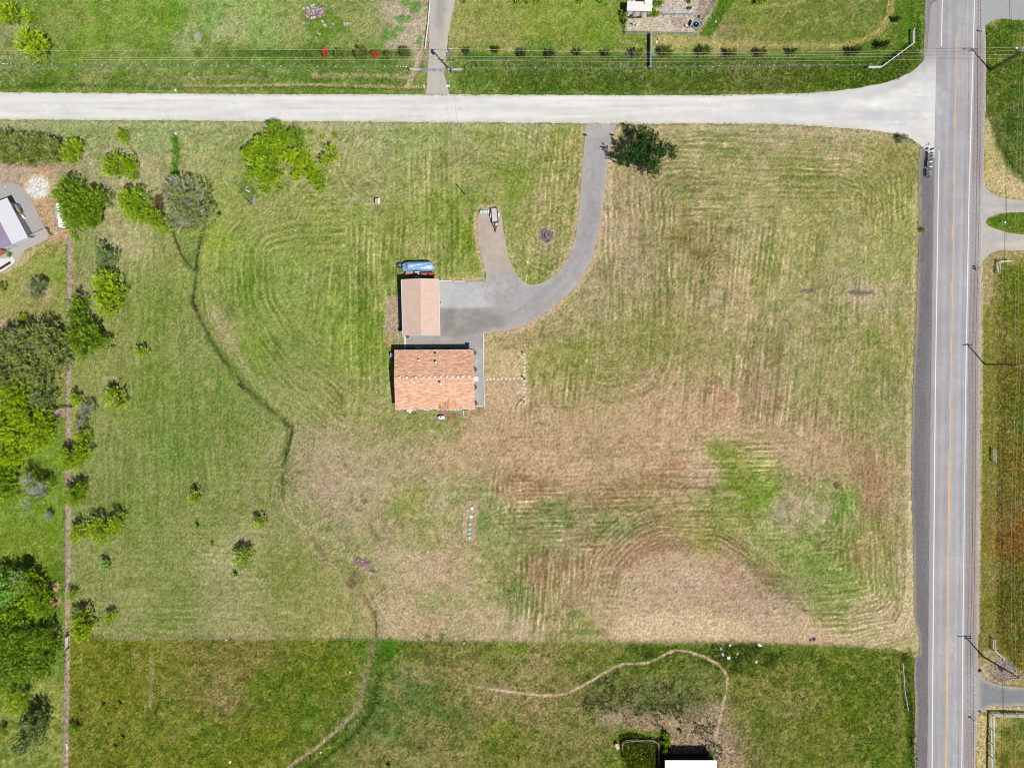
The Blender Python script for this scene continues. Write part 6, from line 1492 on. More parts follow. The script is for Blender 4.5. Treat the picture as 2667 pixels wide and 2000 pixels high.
pn = rail_fence('pen_fence', [(1631,40),(1630.5,82),(1720,83.5),(1818,86),(1869,0),(1884,-30)], 1.4, [1.4, .9, .45], .035, M['grey_metal'], 'grey mesh and pipe fence around the bare dirt pen', every=2.4, post_r=.05)
rail_fence('pen_fence', [(1726,28),(1733,34.5),(1815,36)], 1.4, [1.4, .8], .035, M['grey_metal'], 'grey divider fence crossing the dirt pen', every=1.9, post_r=.05)
mb = MB(); a, b_ = W(1636, 44.5, .2), W(1673, 44.5, .2); mb.prism([W(X, Y) for X, Y in ((1632,42),(1650,44.5),(1674,42.5),(1672,47.5),(1655,49.5),(1640,48.5),(1632,46))], 0, .06); tag(mb.build('shade_cloth', M['dark_metal']), 'dark strip of cloth lying below the white shelter', 'cloth')
tk = root_at('stock_tank', 'round blue rimmed stock tank of dark water in the pen', 'water tank', 1813, 64)
p = W(1812.7, 64, .6); mb = MB(); mb.lathe(p[0], p[1], [(.68, 0), (.72, .55), (.78, .6), (.72, .63), (.64, .6), (.62, .5)], 24); mb.build('tank', M['pale_blue'], tk)
mb = MB(); mb.lathe(p[0], p[1], [(.62, .5), (.3, .53)], 20); mb.build('water', M['water'], tk)
mb = MB(); mb.tube([(p[0]+.1, p[1]+.1, .5), (p[0], p[1]+.25, .56)], .07, 6); mb.build('float', M['white'], tk)
mb = MB(); mb.prism([W(X, Y, .5) for X, Y in ((1786,62),(1798,69.5),(1795,73),(1784,68))], .35, .5); o = mb.build('board_ramp', M['pale_wood']); tag(o, 'pale wooden board beside the round stock tank', 'board')
mb = MB(); mb.prism([W(X, Y, 1.2) for X, Y in ((1806,50),(1808,50),(1800,68),(1798,68))], 0, 1.2); tag(mb.build('lean_board', M['pale_wood']), 'narrow upright board standing just west of the stock tank', 'board')
cow = root_at('sawhorse', 'small white and blue striped trough on the straw in the pen', 'trough', 1652, 63.5)
for k in range(4):
    a, b_ = L3(1645+k*4, 61.8+k*1.1, .5), L3(1648.4+k*4, 62.9+k*1.1, .5); mb = MB(); mb.tube([a, b_], .16, 6); mb.build('segment', M['white'] if k % 2 else M['steel_blue'], cow)
mb = MB(); p = W(1821, 43.5, .3); mb.box(p[0], p[1], 0, .4, .3, .4); tag(mb.build('feed_bucket', M['black']), 'small dark bucket by the pen alley', 'bucket')
mb = MB(); p = W(1643, 40, .3); mb.box(p[0], p[1], 0, .4, .25, .25); mb.box(p[0]+.15, p[1], 0, .3, .25, .2); tag(mb.build('feed_bucket', M['dark_metal']), 'small bucket just south of the white shelter roof', 'bucket')
bf = root_at('board_fence', 'straight pale solid board fence running south from the pen to the verge', 'fence', 1694, 130)
ysf = np.linspace(83, 176, 18)
for k, (ya_, yb_) in enumerate(zip(ysf[:-1], ysf[1:])):
    a, b_ = W(1695.5-.008*(ya_-83)*1.0, ya_, 1.25), W(1695.5-.008*(yb_-83), yb_, 1.25); mb = MB(); mb.box((a[0]+b_[0])/2, (a[1]+b_[1])/2, 0, 1.25-.02*(k % 2), .09, abs(b_[1]-a[1])-.01); mb.build('board_panel', M['lavender'], bf)
mb = MB(); a, b_ = W(1695.5, 83, 1.3), W(1694.7, 176, 1.3); mb.tube([(a[0], a[1], 1.3), (b_[0], b_[1], 1.3)], .1, 4); mb.build('top_rail', M['trim'], bf)
for t in np.linspace(0, 1, 9): mb = MB(); mb.box(a[0]+(b_[0]-a[0])*t+.09, a[1]+(b_[1]-a[1])*t, 0, 1.2, .1, .1); mb.build('post', M['grey_wood'], bf)
ty = root_at('ride_on_toy', 'red, white and blue toy car in the weeds west of the board fence', 'toy', 1637, 139)
mb = MB(); p = W(1637.5, 138.5, .4); mb.lathe(p[0], p[1], [(.5, .0), (.56, .3), (.44, .42), (.36, .4)], 12); mb.build('body', M['steel_blue'], ty)
mb = MB(); mb.lathe(p[0], p[1], [(.22, .3), (.26, .6), (.1, .72)], 10); mb.build('seat', M['red'], ty)
mb = MB(); mb.box(p[0]+.3, p[1]-.1, .2, .46, .16, .5); mb.box(p[0]-.32, p[1]+.1, .2, .44, .12, .4); mb.build('side', M['white'], ty)
mb = MB(); p = W(1701, 142.5, .1)
for k in range(3): mb.lathe(p[0], p[1], [(.34-.04*k, .02+.05*k), (.38-.04*k, .05+.05*k), (.34-.04*k, .08+.05*k), (.30-.04*k, .05+.05*k)], 16)
tag(mb.build('coiled_hose', M['teal']), 'teal coiled hose at the foot of the pale board fence', 'hose')
for X, Y, lb, m_ in ((1710,109.5,'white block on the dry grass south of the pen','white'),(1716,102,'pinkish block just north of the white block','salmon'),(1864,57,'pale stone in the lush grass east of the pen','rock_a')):
    mb = MB(); p = W(X, Y, .3); mb.box(p[0], p[1], 0, .35, .42, .46, .1, taper=.95); mb.box(p[0]+.03, p[1]+.02, .35, .4, .3, .34, .1); tag(mb.build('block', M[m_]), lb, 'block')

# ------------------------------------------------------------------ western neighbour
wh_ = root_at('farmhouse', 'angled house with white metal roof at the west edge', 'house', 5, 590)
EW, RWh = 3.0, 4.2
ax = W(18.5, 515, EW); bx2 = W(73, 618.5, EW); rx = W(31, 636, RWh); ry_ = W(-24, 532, RWh); cx2 = W(-11, 653, EW); dx2 = W(-66, 550, EW)
def p3(q, z_): return (q[0], q[1], z_)
ddx, ddy = ry_[0]-rx[0], ry_[1]-rx[1]; ext = 1.0
mb = MB(); mb.slab([p3(rx, RWh), p3(bx2, EW), p3(ax, EW), p3(ry_, RWh)], .12); wr = mb.build('roof', M['house_white'], wh_)
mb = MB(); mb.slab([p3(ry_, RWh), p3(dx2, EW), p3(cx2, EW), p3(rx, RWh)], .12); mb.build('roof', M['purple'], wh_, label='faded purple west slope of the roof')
for k in range(14):
    t = (k+.5)/14; a = (bx2[0]+(ax[0]-bx2[0])*t, bx2[1]+(ax[1]-bx2[1])*t); b_ = (rx[0]+(ry_[0]-rx[0])*t, rx[1]+(ry_[1]-rx[1])*t)
    mb = MB(); mb.tube([(a[0], a[1], EW), (b_[0], b_[1], RWh)], .022, 3); mb.build('seam', M['house_white'], wr)
inn = [(q[0]+(cc[0]-q[0])*.06, q[1]+(cc[1]-q[1])*.06) for q, cc in ((bx2, dx2), (ax, cx2), (dx2, bx2), (cx2, ax))]
mb = MB(); mb.prism([inn[0], inn[1], inn[2], inn[3]], -.1, EW-.15); mb.build('wall', M['white'], wh_)
mb = MB(); q = [L3(73, 618.5, 2.6), L3(85, 620.5, 2.4), L3(66, 632, 2.4), L3(49, 641, 2.4), L3(31, 637, 2.6)]; mb.slab(q, .08); mb.build('porch_roof', M['lavender'], wh_)
for k in range(7):
    t = k/6; a, b_ = L3(60+10*t, 594+18*t, 2.2), L3(66+10.5*t, 594+20*t, 2.2); mb = MB(); mb.tube([a, b_], .05, 4); mb.build('pergola_slat', M['trim'], wh_)
for k in range(6):
    t = k/5; a, b_ = L3(30-16*t, 640+8*t, 2.3), L3(42-18*t, 645+10*t, 2.3); mb = MB(); mb.tube([a, b_], .07, 4); mb.build('pergola_slat', M['trim'], wh_)
mb = MB(); q = [L3(0-40, 668, 2.5), L3(-40, 700, 2.5), L3(0, 667, 2.5), L3(21, 655, 2.5), L3(2, 650, 2.6)]; mb.slab(q, .1); mb.build('porch_roof', M['brown_metal'], wh_, label='brown metal porch roof')
rail_fence('yard_fence', [(80,613),(118,595.5)], 1.3, [1.3, .9, .5], .06, M['trim'], 'pale rail fence across the neighbour driveway', every=1.3)
rail_fence('yard_fence', [(119,595),(124,603),(128,610)], 1.2, [1.2, .7], .06, M['brown_wood'], 'short brown gate at the east end of the neighbour driveway fence', every=.8)
ld = root_at('skid_loader', 'compact loader with yellow boom and white bucket by the white roofed house', 'loader', 54, 555)
mb = MB(); mb.tube([L3(49, 545, 1.6), L3(52, 552, 1.8), L3(53.5, 560, 1.0)], .12, 5); mb.build('boom', M['yellow'], ld)
mb = MB(); p = W(42, 545, 1.2); mb.box(p[0], p[1], .3, 1.5, 1.2, 1.8, .45, taper=.85); mb.build('cab', M['grey_metal'], ld)
mb = MB(); p = W(58, 564, .6); mb.box(p[0], p[1], .05, .75, 1.0, .75, -.9, taper=.85); mb.build('bucket', M['white'], ld)
for dx_, dy_ in ((-.6, .7), (.6, .4), (-.3, -.8), (.8, -.8)): mb = MB(); p = W(42, 545, .3); mb.lathe(0, 0, [(.1, -.1), (.3, -.11), (.3, .11), (.1, .1)], 12); mb.v = [(p[0]+dx_+v[2], p[1]+dy_+v[0], .32+v[1]) for v in mb.v]; mb.build('wheel', M['rubber'], ld)
bt = root_at('covered_trailer', 'long white covered trailer half under the big green tree', 'trailer', 156, 560)
mb = MB(); mb.prism([W(X, Y, 1.7) for X, Y in ((146,530),(158.5,529.5),(165,589),(153,591))], .45, 1.7); mb.build('body', M['white_metal'], bt)
mb = MB(); mb.prism([W(X, Y, 1.1) for X, Y in ((145,534),(141.5,540),(146,571),(152,571),(148,534)) ], .3, 1.1); mb.build('side_awning', M['pale_blue'], bt)
mb = MB(); mb.prism([W(X, Y, 1.2) for X, Y in ((160,542),(166,546),(171,560),(165,564))], .3, 1.2); mb.build('storage_box', M['lavender'], bt)
for X, Y in ((150,560),(162,558)):
    p = W(X, Y, .4); mb = MB(); mb.lathe(0, 0, [(.1, -.1), (.32, -.1), (.32, .1), (.1, .1)], 12); mb.v = [(p[0]+v[2], p[1]+v[0], .33+v[1]) for v in mb.v]; mb.build('wheel', M['rubber'], bt)
mb = MB(); mb.tube([L3(145, 580, .4), L3(151, 582, .4)], .07, 6); mb.build('hitch', M['trim'], bt)
for X, Y, s_, m_, lb, nm, ct in ((147,607,.7,'rock_a','flat pale slab on the dirt beside the neighbour fence','stone_slab','slab'),(153,600,.35,'pale_blue','small pale blue tub on the dirt by the neighbour fence','tub','tub'),(131,603,.4,'paver','pale flat stone east of the brown gate','stone_slab','slab'),(14,487,.3,'white','small white object on the neighbour asphalt','bucket','bucket'),(170,583,.6,'paver','white bag beside the covered trailer','bag','bag')):
    mb = MB(); p = W(X, Y, .15); mb.box(p[0], p[1], 0, .22, s_, s_*.8, .1, taper=.9); mb.box(p[0], p[1], .22, .25, s_*.7, s_*.5, .1); tag(mb.build(nm, M[m_]), lb, ct)
mb = MB(); mb.prism([W(X, Y, 1.0) for X, Y in ((-40,668),(2,672),(22,664),(32,678),(28,684),(0,704),(-40,720))], 0, .08); tag(mb.build('concrete_patio', M['paver']), 'white concrete patio below the brown porch roof', 'patio')
mb = MB(); mb.box(*W(10, 692, .6), 0, .5, 2.6, .3, .55); tag(mb.build('patio_bench', M['dark_metal']), 'dark bench along the edge of the white patio', 'bench')
wg = root_at('timber_gate', 'dark timber gate with braces on the west neighbour path', 'gate', 146, 1065)
for (a_, b_), (c_, d_) in (((113,1066.5),(140,1063)),((141,1064),(178,1061))):
    for z_ in (1.2, .5):
        p, q = W(a_, b_, 1.2), W(c_, d_, 1.2); mb = MB(); mb.tube([(p[0], p[1], z_), (q[0], q[1], z_)], .07, 4); mb.build('rail', M['brown_wood'], wg)
    mb = MB(); mb.tube([(p[0], p[1], 1.2), (q[0], q[1], .5)], .05, 4); mb.build('brace', M['brown_wood'], wg)
for X, Y in ((113,1066.5),(140.5,1063.5),(178,1061)): mb = MB(); p = W(X, Y, 1.3); mb.box(p[0], p[1], 0, 1.35, .2, .2); mb.build('gate_post', M['brown_wood'], wg)
wg = root_at('farm_gate', 'open white metal farm gate on the west dirt strip level with the pasture fence', 'gate', 171, 1680)
for z_ in (1.2, .8, .4): mb = MB(); p, q = W(170, 1658, 1.2), W(169.5, 1692, 1.2); mb.tube([(p[0], p[1], z_), (q[0], q[1], z_)], .06, 5); mb.build('rail', M['white'], wg)
for Y in (1655, 1660, 1693): mb = MB(); p = W(170, Y, 1.3); mb.box(p[0], p[1], 0, 1.4, .2, .2); mb.build('gate_post', M['brown_wood'], wg)
mb = MB(); mb.tube([L3(170.5, 1648, 1.1), L3(175, 1656, 1.1), L3(169.5, 1659, 1.1)], .07, 4); mb.tube([L3(169.5, 1692, 1.1), L3(176, 1688, 1.1)], .07, 4); mb.build('brace', M['brown_wood'], wg)
mb = MB(); mb.tube([L3(174.5, 1936, .2), L3(174.5, 1952, .2)], .12, 6); tag(mb.build('white_pipe', M['white']), 'short white pipe lying on the southern end of the dirt strip', 'pipe')
mb = MB(); mb.tube([L3(184, 1812, .2), L3(195, 1822, .2)], .1, 6); tag(mb.build('white_pipe', M['grey_metal']), 'grey pipe lying in the pasture beside the dirt strip', 'pipe')

# ------------------------------------------------------------------ southern barn, garden enclosure, scraps
sb = root_at('metal_shed', 'brilliant white metal roofed shed at the bottom edge of the pasture', 'shed', 1800, 2020)
ES = 3.2
q = [L3(1732, 1979.5, ES), L3(1866, 1979.5, ES), L3(1868, 2060, ES+.5), L3(1733, 2060, ES+.5)]
mb = MB(); mb.slab(q, .1); sr = mb.build('roof', M['white_metal'], sb)
for k in range(20):
    t = (k+.5)/20; a = [q[0][i]+(q[1][i]-q[0][i])*t for i in range(3)]; b_ = [q[3][i]+(q[2][i]-q[3][i])*t for i in range(3)]
    mb = MB(); mb.tube([(a[0], a[1], a[2]+.01), (b_[0], b_[1], b_[2]+.01)], .03, 3); mb.build('seam', M['white_metal'], sr)
mb = MB(); mb.prism([W(X, Y, ES) for X, Y in ((1735,1985),(1863,1985),(1865,2058),(1736,2058))], -.1, ES-.12); mb.build('wall', M['black'], sb)  # black walls: shade of the open north side put into the colour
p = W(1851, 1973, 1.0); mb = MB(); mb.box(p[0], p[1], 0, 1.0, .5, .7); tag(mb.build('wooden_crate', M['salmon']), 'small wooden crate at the shaded north wall of the white shed', 'crate')
rail_fence('garden_fence', [(1622,1952),(1621,1938),(1631,1931.5),(1655,1929),(1682,1931),(1700,1930),(1714,1936)], 1.0, [1.0, .5], .06, M['grey_wood'], 'curved weathered wooden fence around the weedy garden', every=1.2)
rail_fence('garden_fence', [(1716.5,1937),(1716.5,1975),(1716.5,1993)], 1.1, [1.1, .5], .05, M['grey_wood'], 'straight wooden fence between the weedy garden and the white shed', every=1.5)
p = W(1631, 1936, .5); r0 = thing('leaning_post', 'tall grey post standing at the corner of the weedy garden', 'post', (p[0], p[1], 0)); mb = MB(); mb.tube([(p[0], p[1], 0), (p[0]-.05, p[1]+.05, 2.9)], .07, 6); mb.build('shaft', M['grey_wood'], r0)
p0 = W(1608, 1944, .9); r0 = thing('chicken_coop', 'little pink roofed coop west of the weedy garden', 'coop', (p0[0], p0[1], 0))
mb = MB(); mb.box(p0[0], p0[1], 0, .8, .5, 1.0, .35); mb.build('box', M['grey_wood'], r0); mb = MB(); mb.box(p0[0], p0[1], .8, .87, .66, 1.2, .35); mb.build('roof', M['salmon'], r0)
for X, Y, rx_, ry2, rot, lb, m_ in ((1898,1713,.75,.6,.2,'biggest white sheet scrap below the plot fence','white'),(1902,1680,.5,.4,.6,'white scrap just north of the biggest white sheet','white'),(1979,1680,.9,.5,-.6,'white angular sheet scrap at the east end of the litter','white'),
    (1883,1704,.6,.7,.9,'mauve and white rag among the litter','lavender'),(1921,1703,.35,.3,.2,'small white scrap east of the rag in the litter','white'),(1878,1689,.5,.4,1,'grey scrap at the west end of the litter','lavender'),(1917,1711,.3,.25,.2,'tiny white scrap south in the litter','paver'),
    (1970,1723,.7,.6,.3,'tan cardboard sheet southeast of the litter','salmon'),(1699,1958,.6,.3,-.6,'white scrap in the weedy garden','white'),(1672,1977,.25,.4,.2,'small white scrap lower in the weedy garden','white'),(912,1750,.35,.3,.2,'white scrap on the western pasture grass','white'),
    (835,1959,.45,.35,.4,'white scrap beside the stony creek bed','white'),(589,1667,.5,.25,.2,'white scrap just below the pasture fence','white'),(599,1984,.6,.4,.8,'white scrap near the bottom edge of the western pasture','white'),(1209,1673,.5,.45,.2,'pale pinkish rock just south of the pasture fence','rock_a'),
    (2121,1665,.6,.5,.3,'dark stone at the edge of the dry mound','rock_c'),(2112,1667,.4,.4,.3,'reddish stone beside the dark stone on the mound edge','rock_b')):
    mb = MB(); p = W(X, Y, .1); c, s_ = math.cos(rot), math.sin(rot)
    pts = [(-.5*rx_, -.45*ry2), (.1*rx_, -.5*ry2), (.5*rx_, -.1*ry2), (.4*rx_, .45*ry2), (-.2*rx_, .5*ry2), (-.45*rx_, .1*ry2)]
    mb.prism([(p[0]+u*c-v*s_, p[1]+u*s_+v*c) for u, v in pts], 0, .08 if 'rock' not in m_ else .35); mb.prism([(p[0]+.5*(u*c-v*s_), p[1]+.5*(u*s_+v*c)) for u, v in pts], .08 if 'rock' not in m_ else .35, .13 if 'rock' not in m_ else .45)
    tag(mb.build('scrap' if 'rock' not in m_ else 'boulder', M[m_]), lb, 'scrap' if 'rock' not in m_ else 'boulder')
mb = MB(); mb.tube([L3(1489, 1851, .1), L3(1507, 1846.5, .1)], .07, 6); tag(mb.build('white_pipe', M['white']), 'straight white pipe lying on the middle of the pasture', 'pipe')
mb = MB(); mb.tube([L3(2352, 1727, .4), L3(2357, 1800, .3), L3(2366, 1850, .1)], .09, 6); tag(mb.build('irrigation_pipe', M['lavender']), 'grey plastic pipe in the ditch beside the paved road', 'pipe')
for k, (a_, b_, c_, d_, lb) in enumerate(((1512,350,1527,354,'dark reflector post west of the driveway mouth'),(1584,354,1596,355,'dark reflector post east of the driveway mouth'))):
    p = W(1524 if k == 0 else 1594, 355); r0 = thing('driveway_marker', lb, 'post', (p[0], p[1], 0))
    mb = MB(); mb.box(p[0], p[1], 0, .75, .12, .12); mb.build('post', M['dark_metal'], r0); mb = MB(); mb.box(p[0], p[1], .75, .85, .4, .3); mb.build('cap', M['black'], r0)
# ------------------------------------------------------------------ trees and shrubs
LEAF_C = {'yg': (168, 200, 22), 'g': (152, 188, 24), 'dg': (130, 166, 28), 'gg': (152, 168, 84), 'bl': (134, 160, 84), 'og': (140, 156, 62), 'red': (206, 92, 52),
          'oak': (48, 92, 24), 'lg': (150, 204, 84), 'sh': (122, 138, 52), 'shd': (80, 100, 28)}
leaf_mat = vcol_mat('leaves', [(3.0, 0.85, 1.15)], rough=0.6, bump=0, spec=0.25, transl=0.05)
def crown_mesh(lobes, h, cls, seed, leaf=0.5, dens=1.0, base=0.25, flat=1.0):
    """lobes: (dx, dy, r) in metres. Many small pointed leaf sprays through the outer shell of overlapping clumps."""
    g = np.random.default_rng(seed); B = []; AX = []; LN = []; T = []
    rmax = max(r for _, _, r in lobes); off = np.array([g.uniform(0, 200), g.uniform(0, 200)])
    sp = leaf*1.45
    for (dx, dy, r) in lobes:
        hl = h*(0.70+0.30*(r/rmax)**.5)
        for layer in (0, 1):
            n = int(max(10, (1.12, .6)[layer]*math.pi*r*r/(sp*sp)*dens))
            q = np.sqrt(g.random(n))*(1.0, .8)[layer]; t = g.uniform(0, 2*math.pi, n)
            x_, y_ = dx+r*q*np.cos(t), dy+r*q*np.sin(t)
            cre_ = fbm((x_+off[0])*10, (y_+off[1])*10, 14*leaf/.45, 2, seed % 7)         # crevices between the boughs
            zz = hl*(base+(1-base)*np.sqrt(np.maximum(0, 1-q*q*.96)))*(1+.30*cre_)*(1, .6)[layer]
            keep_ = (cre_ > -.62) | (g.random(n) < .4)
            tilt = .25+.85*q**2
            ax_ = np.stack([np.cos(t)*tilt+g.normal(0, .22, n), np.sin(t)*tilt+g.normal(0, .22, n), np.full(n, .95)], 1)
            ax_ /= np.linalg.norm(ax_, axis=1)[:, None]
            ln = leaf*g.uniform(2.0, 4.3, n)*(1+.3*(q > .85))
            bs = np.stack([x_, y_, zz], 1)-ax_*(ln*.75)[:, None]
            bs[:, 2] = np.maximum(bs[:, 2], .08)
            B.append(bs[keep_]); AX.append(ax_[keep_]); LN.append(ln[keep_]); T.append((g.normal(0, .10, n)+.10*cre_)[keep_])  # shade painted into the leaf tint: darker in the crevices
    B = np.concatenate(B); AX = np.concatenate(AX); LN = np.concatenate(LN); T = np.concatenate(T); m = len(B)
    u1 = np.cross(AX, np.array([0.31, .95, .05])); u1 /= np.linalg.norm(u1, axis=1)[:, None]; u2 = np.cross(AX, u1)
    K = 14; V = []; CC = []
    c0 = lin(LEAF_C[cls])/FACT*1.25
    for k in range(K):
        tt = (k+.6)/K; ph = k*2.4+g.uniform(0, 6.28, m)
        rad = (u1*np.cos(ph)[:, None]+u2*np.sin(ph)[:, None])
        rr = leaf*.8*(1-tt)**.8+.04*leaf
        p = B+AX*(LN*tt)[:, None]+rad*rr*.35
        d = AX*.75+rad*(.9*(1-tt)+.25)+g.normal(0, .15, (m, 3)); d /= np.linalg.norm(d, axis=1)[:, None]
        L = leaf*g.uniform(.62, 1.05, m)[:, None]; w = leaf*g.uniform(.20, .30, m)[:, None]
        nf = rad*.7+AX*.5+g.normal(0, .25, (m, 3)); sd = np.cross(d, nf); sd /= np.linalg.norm(sd, axis=1)[:, None]+1e-6
        v0 = p; v2 = p+d*L; mid = p+d*L*.5
        V.append(np.stack([v0, mid-sd*w, v2, mid+sd*w], 1))
        v = np.clip(1+T+g.normal(0, .16, m)+.16*(tt-.5), .4, 1.6)  # painted light: leaf colour brightens towards the shoot tips
        cc = c0*v[:, None]; q_ = g.random(m) < .15; cc[q_] *= np.array([1.15, 1.03, .85])
        CC.append(cc)
    V = np.concatenate(V).reshape(-1, 3); n = len(V)//4; CC = np.concatenate(CC)
    V[:, 2] = np.maximum(V[:, 2], .05)
    F = np.stack([np.arange(n)*4, np.arange(n)*4+1, np.arange(n)*4+2, np.arange(n)*4, np.arange(n)*4+2, np.arange(n)*4+3], 1).reshape(-1, 3)
    return mesh_np('crown', V, F, np.repeat(np.clip(CC, 0, .8), 4, 0), leaf_mat, 3)
def tree(name, label, cls, lobes_px, h, cat='tree', group=None, dens=1.0, leaf=None, bare=0, base=.25, seedo=0):
    """lobes_px: (x, y, r) in photograph pixels"""
    rm = max(l[2] for l in lobes_px); wsum = sum(l[2]**2 for l in lobes_px)
    cx = sum(l[0]*l[2]**2 for l in lobes_px)/wsum; cy = sum(l[1]*l[2]**2 for l in lobes_px)/wsum
    hm = .62*h; b = W(cx, cy, hm); f = 1-hm/H
    r0 = thing(name, label, cat, (b[0], b[1], 0), 0, group)
    lb = []
    for (X, Y, r) in lobes_px:
        w_ = W(X, Y, hm); lb.append((w_[0]-b[0], w_[1]-b[1], r*S*f*1.02))
    lf = leaf or (0.46 if rm > 30 else .36 if rm > 14 else .24)
    me = crown_mesh(lb, h, cls, int(cx*7+cy*13)+seedo, lf, dens, base)
    link('crown', me, r0)
    g = random.Random(int(cx+cy)); mb = MB(); R_ = max(l[2] for l in lb); tr = max(.04, .055*R_)
    mb.tube([(0, 0, -.1), (g.uniform(-.1, .1)*R_, g.uniform(-.1, .1)*R_, h*.4), (0, 0, h*.7)], tr, 7, r1=tr*.4)
    if rm > 9:
        for l in lb:
            for k in range(2 if len(lb) > 1 else 4):
                a = g.uniform(0, 6.28); q = l[2]*.55
                mb.tube([(0, 0, h*.2), ((l[0]+q*math.cos(a))*.5, (l[1]+q*math.sin(a))*.5, h*.42), (l[0]+q*math.cos(a), l[1]+q*math.sin(a), h*.66)], tr*.55, 5, r1=tr*.15)
    mb.build('trunk', M['bark'], r0, offset=False)
    if bare:
        mb = MB()
        for k in range(bare):
            l = g.choice(lb); a = g.uniform(0, 6.28); q = l[2]*g.uniform(.3, 1.0); x1, y1 = l[0]+q*math.cos(a), l[1]+q*math.sin(a)
            z1 = h*g.uniform(.62, 1.0); x0, y0 = x1-.25*l[2]*math.cos(a), y1-.25*l[2]*math.sin(a)
            mb.tube([(x0, y0, z1-h*.12), ((x0+x1)/2+g.uniform(-.2, .2), (y0+y1)/2+g.uniform(-.2, .2), z1-.02), (x1+g.uniform(-.3, .3), y1+g.uniform(-.3, .3), z1+g.uniform(0, .3))], .035, 3, r1=.012, cap=False)
            for j in range(2): mb.tube([((x0+x1)/2, (y0+y1)/2, z1-.05), (x1+g.uniform(-.7, .7), y1+g.uniform(-.7, .7), z1+g.uniform(0, .3))], .02, 3, r1=.008, cap=False)
        o = mb.build('bare_branches', M['twig'], r0, offset=False); o['kind'] = 'stuff'
    return r0
T_ = tree
GH = 'trees of the west hedge row'
T_('deciduous_tree','light green tree cut off by the left edge in the north meadow','yg',[(18,36,29)],4)
T_('small_tree','small yellow-green tree just east of the cut-off tree in the northwest','yg',[(78,43,16)],2.6)
T_('deciduous_tree','big round bright green tree under the power lines in the northwest','yg',[(78,112,38),(100,128,30)],5.5)
for k,(X,Y,r,c,lb) in enumerate([(16,372,38,'gg','grey-green conifer at the west end of the roadside hedge row'),(60,382,40,'gg','second grey-green conifer from the west in the roadside hedge row'),(104,388,38,'og','third conifer, olive green, in the roadside hedge row'),
    (146,392,36,'gg','easternmost grey-green conifer of the roadside hedge row'),(22,405,30,'og','olive shrub filling the south side of the roadside hedge row'),(75,412,26,'og','olive shrub on the south side of the roadside hedge, near the dirt yard')]):
    T_('hedge_conifer',lb,c,[(X,Y,r)],5.5 if k<4 else 4,group='roadside hedge conifers')
T_('deciduous_tree','yellow-green tree closing the east end of the roadside hedge','yg',[(188,390,30),(178,408,20),(200,378,18)],4)
T_('small_tree','small round green tree alone just south of the gravel road','g',[(318,352,20)],3)
T_('deciduous_tree','green tree with a notch in its crown between road and west trees','g',[(300,425,32),(335,425,27),(342,455,17),(290,445,22)],4.5)
T_('deciduous_tree','large dark green tree overhanging the white covered trailer','dg',[(180,510,44),(205,545,52),(185,580,25),(180,480,24)],7)
T_('deciduous_tree','dark green tree joined to the east side of the trailer tree','dg',[(250,520,38),(225,560,40),(240,575,25)],6)
T_('deciduous_tree','dense green tree on the west bank of the muddy pool','g',[(350,525,42),(362,550,38),(335,520,26)],6)
T_('deciduous_tree','low bright green tree bridging the creek below the muddy pool','g',[(405,572,24),(432,588,24),(385,568,18)],4)
T_('deciduous_tree','broad grey-green tree with bare twigs east of the muddy pool','gg',[(495,525,64),(520,560,44),(470,500,46),(470,575,36)],7.5,bare=340,dens=.85)
T_('deciduous_tree','large green tree on the west side of the roadside grove','g',[(690,395,46),(660,400,34),(700,440,38)],6)
T_('deciduous_tree','dark green tree at the top of the roadside grove near the gravel road','dg',[(722,345,30),(735,362,26)],6.5)
T_('deciduous_tree','dark green tree on the northeast side of the roadside grove','dg',[(772,352,24),(780,372,16)],5.5)
T_('deciduous_tree','bright tree filling the middle of the roadside grove','yg',[(740,385,32),(755,408,22)],5.5)
T_('deciduous_tree','green tree on the lower west corner of the roadside grove','g',[(665,450,24),(690,465,22),(708,468,14)],4.5)
T_('deciduous_tree','yellow-green tree in the eastern half of the roadside grove','yg',[(790,410,26),(805,440,28),(775,420,20)],4.8)
T_('deciduous_tree','green tree forming the south tail of the roadside grove','g',[(830,470,22),(835,488,16),(818,455,20)],4.5)
T_('deciduous_tree','dark tipped tree at the east end of the roadside grove','yg',[(862,400,22),(848,420,16)],5)
T_('small_tree','small yellow-green tree between the two halves of the grove','yg',[(778,452,16),(768,460,11)],3)
T_('small_tree','round dark green bush west of the pair below the grove','g',[(691,493,15)],2.4)
T_('small_tree','smaller bush east of the round one below the grove','g',[(729,489,11)],2)
T_('sapling','sapling with a dark top northeast of the grove','yg',[(811,347,8)],1.8)
T_('sapling','thin sapling farthest northeast of the grove near the road','g',[(873,350,8)],1.5,dens=.6)
T_('sapling','tiny sapling between the two saplings north of the grove','yg',[(840,357,5)],1)
T_('sapling','tiny yellowish sapling south of the grove','yg',[(816,516,4)],1)
T_('oak_tree','large very dark green tree beside the driveway mouth','oak',[(1685,365,27),(1655,390,26),(1700,405,26),(1724,388,20),(1750,392,16),(1705,440,18),(1617,407,12),(1640,418,12),(1672,346,16),(1690,430,18),(1665,410,18)],7.5,dens=1.25,leaf=.5)
T_('shrub','spiky grey-green shrub at the southwest corner of the road junction','g',[(2352,362,13)],1.8,bare=50,cat='shrub')
T_('small_tree','bluish round tree at the top of the middle tree column','bl',[(268,655,22),(285,670,24),(265,680,20)],4.5,bare=30)
T_('deciduous_tree','large yellow-green tree in the middle tree column','yg',[(275,735,34),(300,755,30),(265,765,32),(285,800,30)],5.5)
T_('deciduous_tree','dark green pointed tree beside the dirt fence strip','dg',[(205,785,22),(195,810,24),(205,840,34)],6)
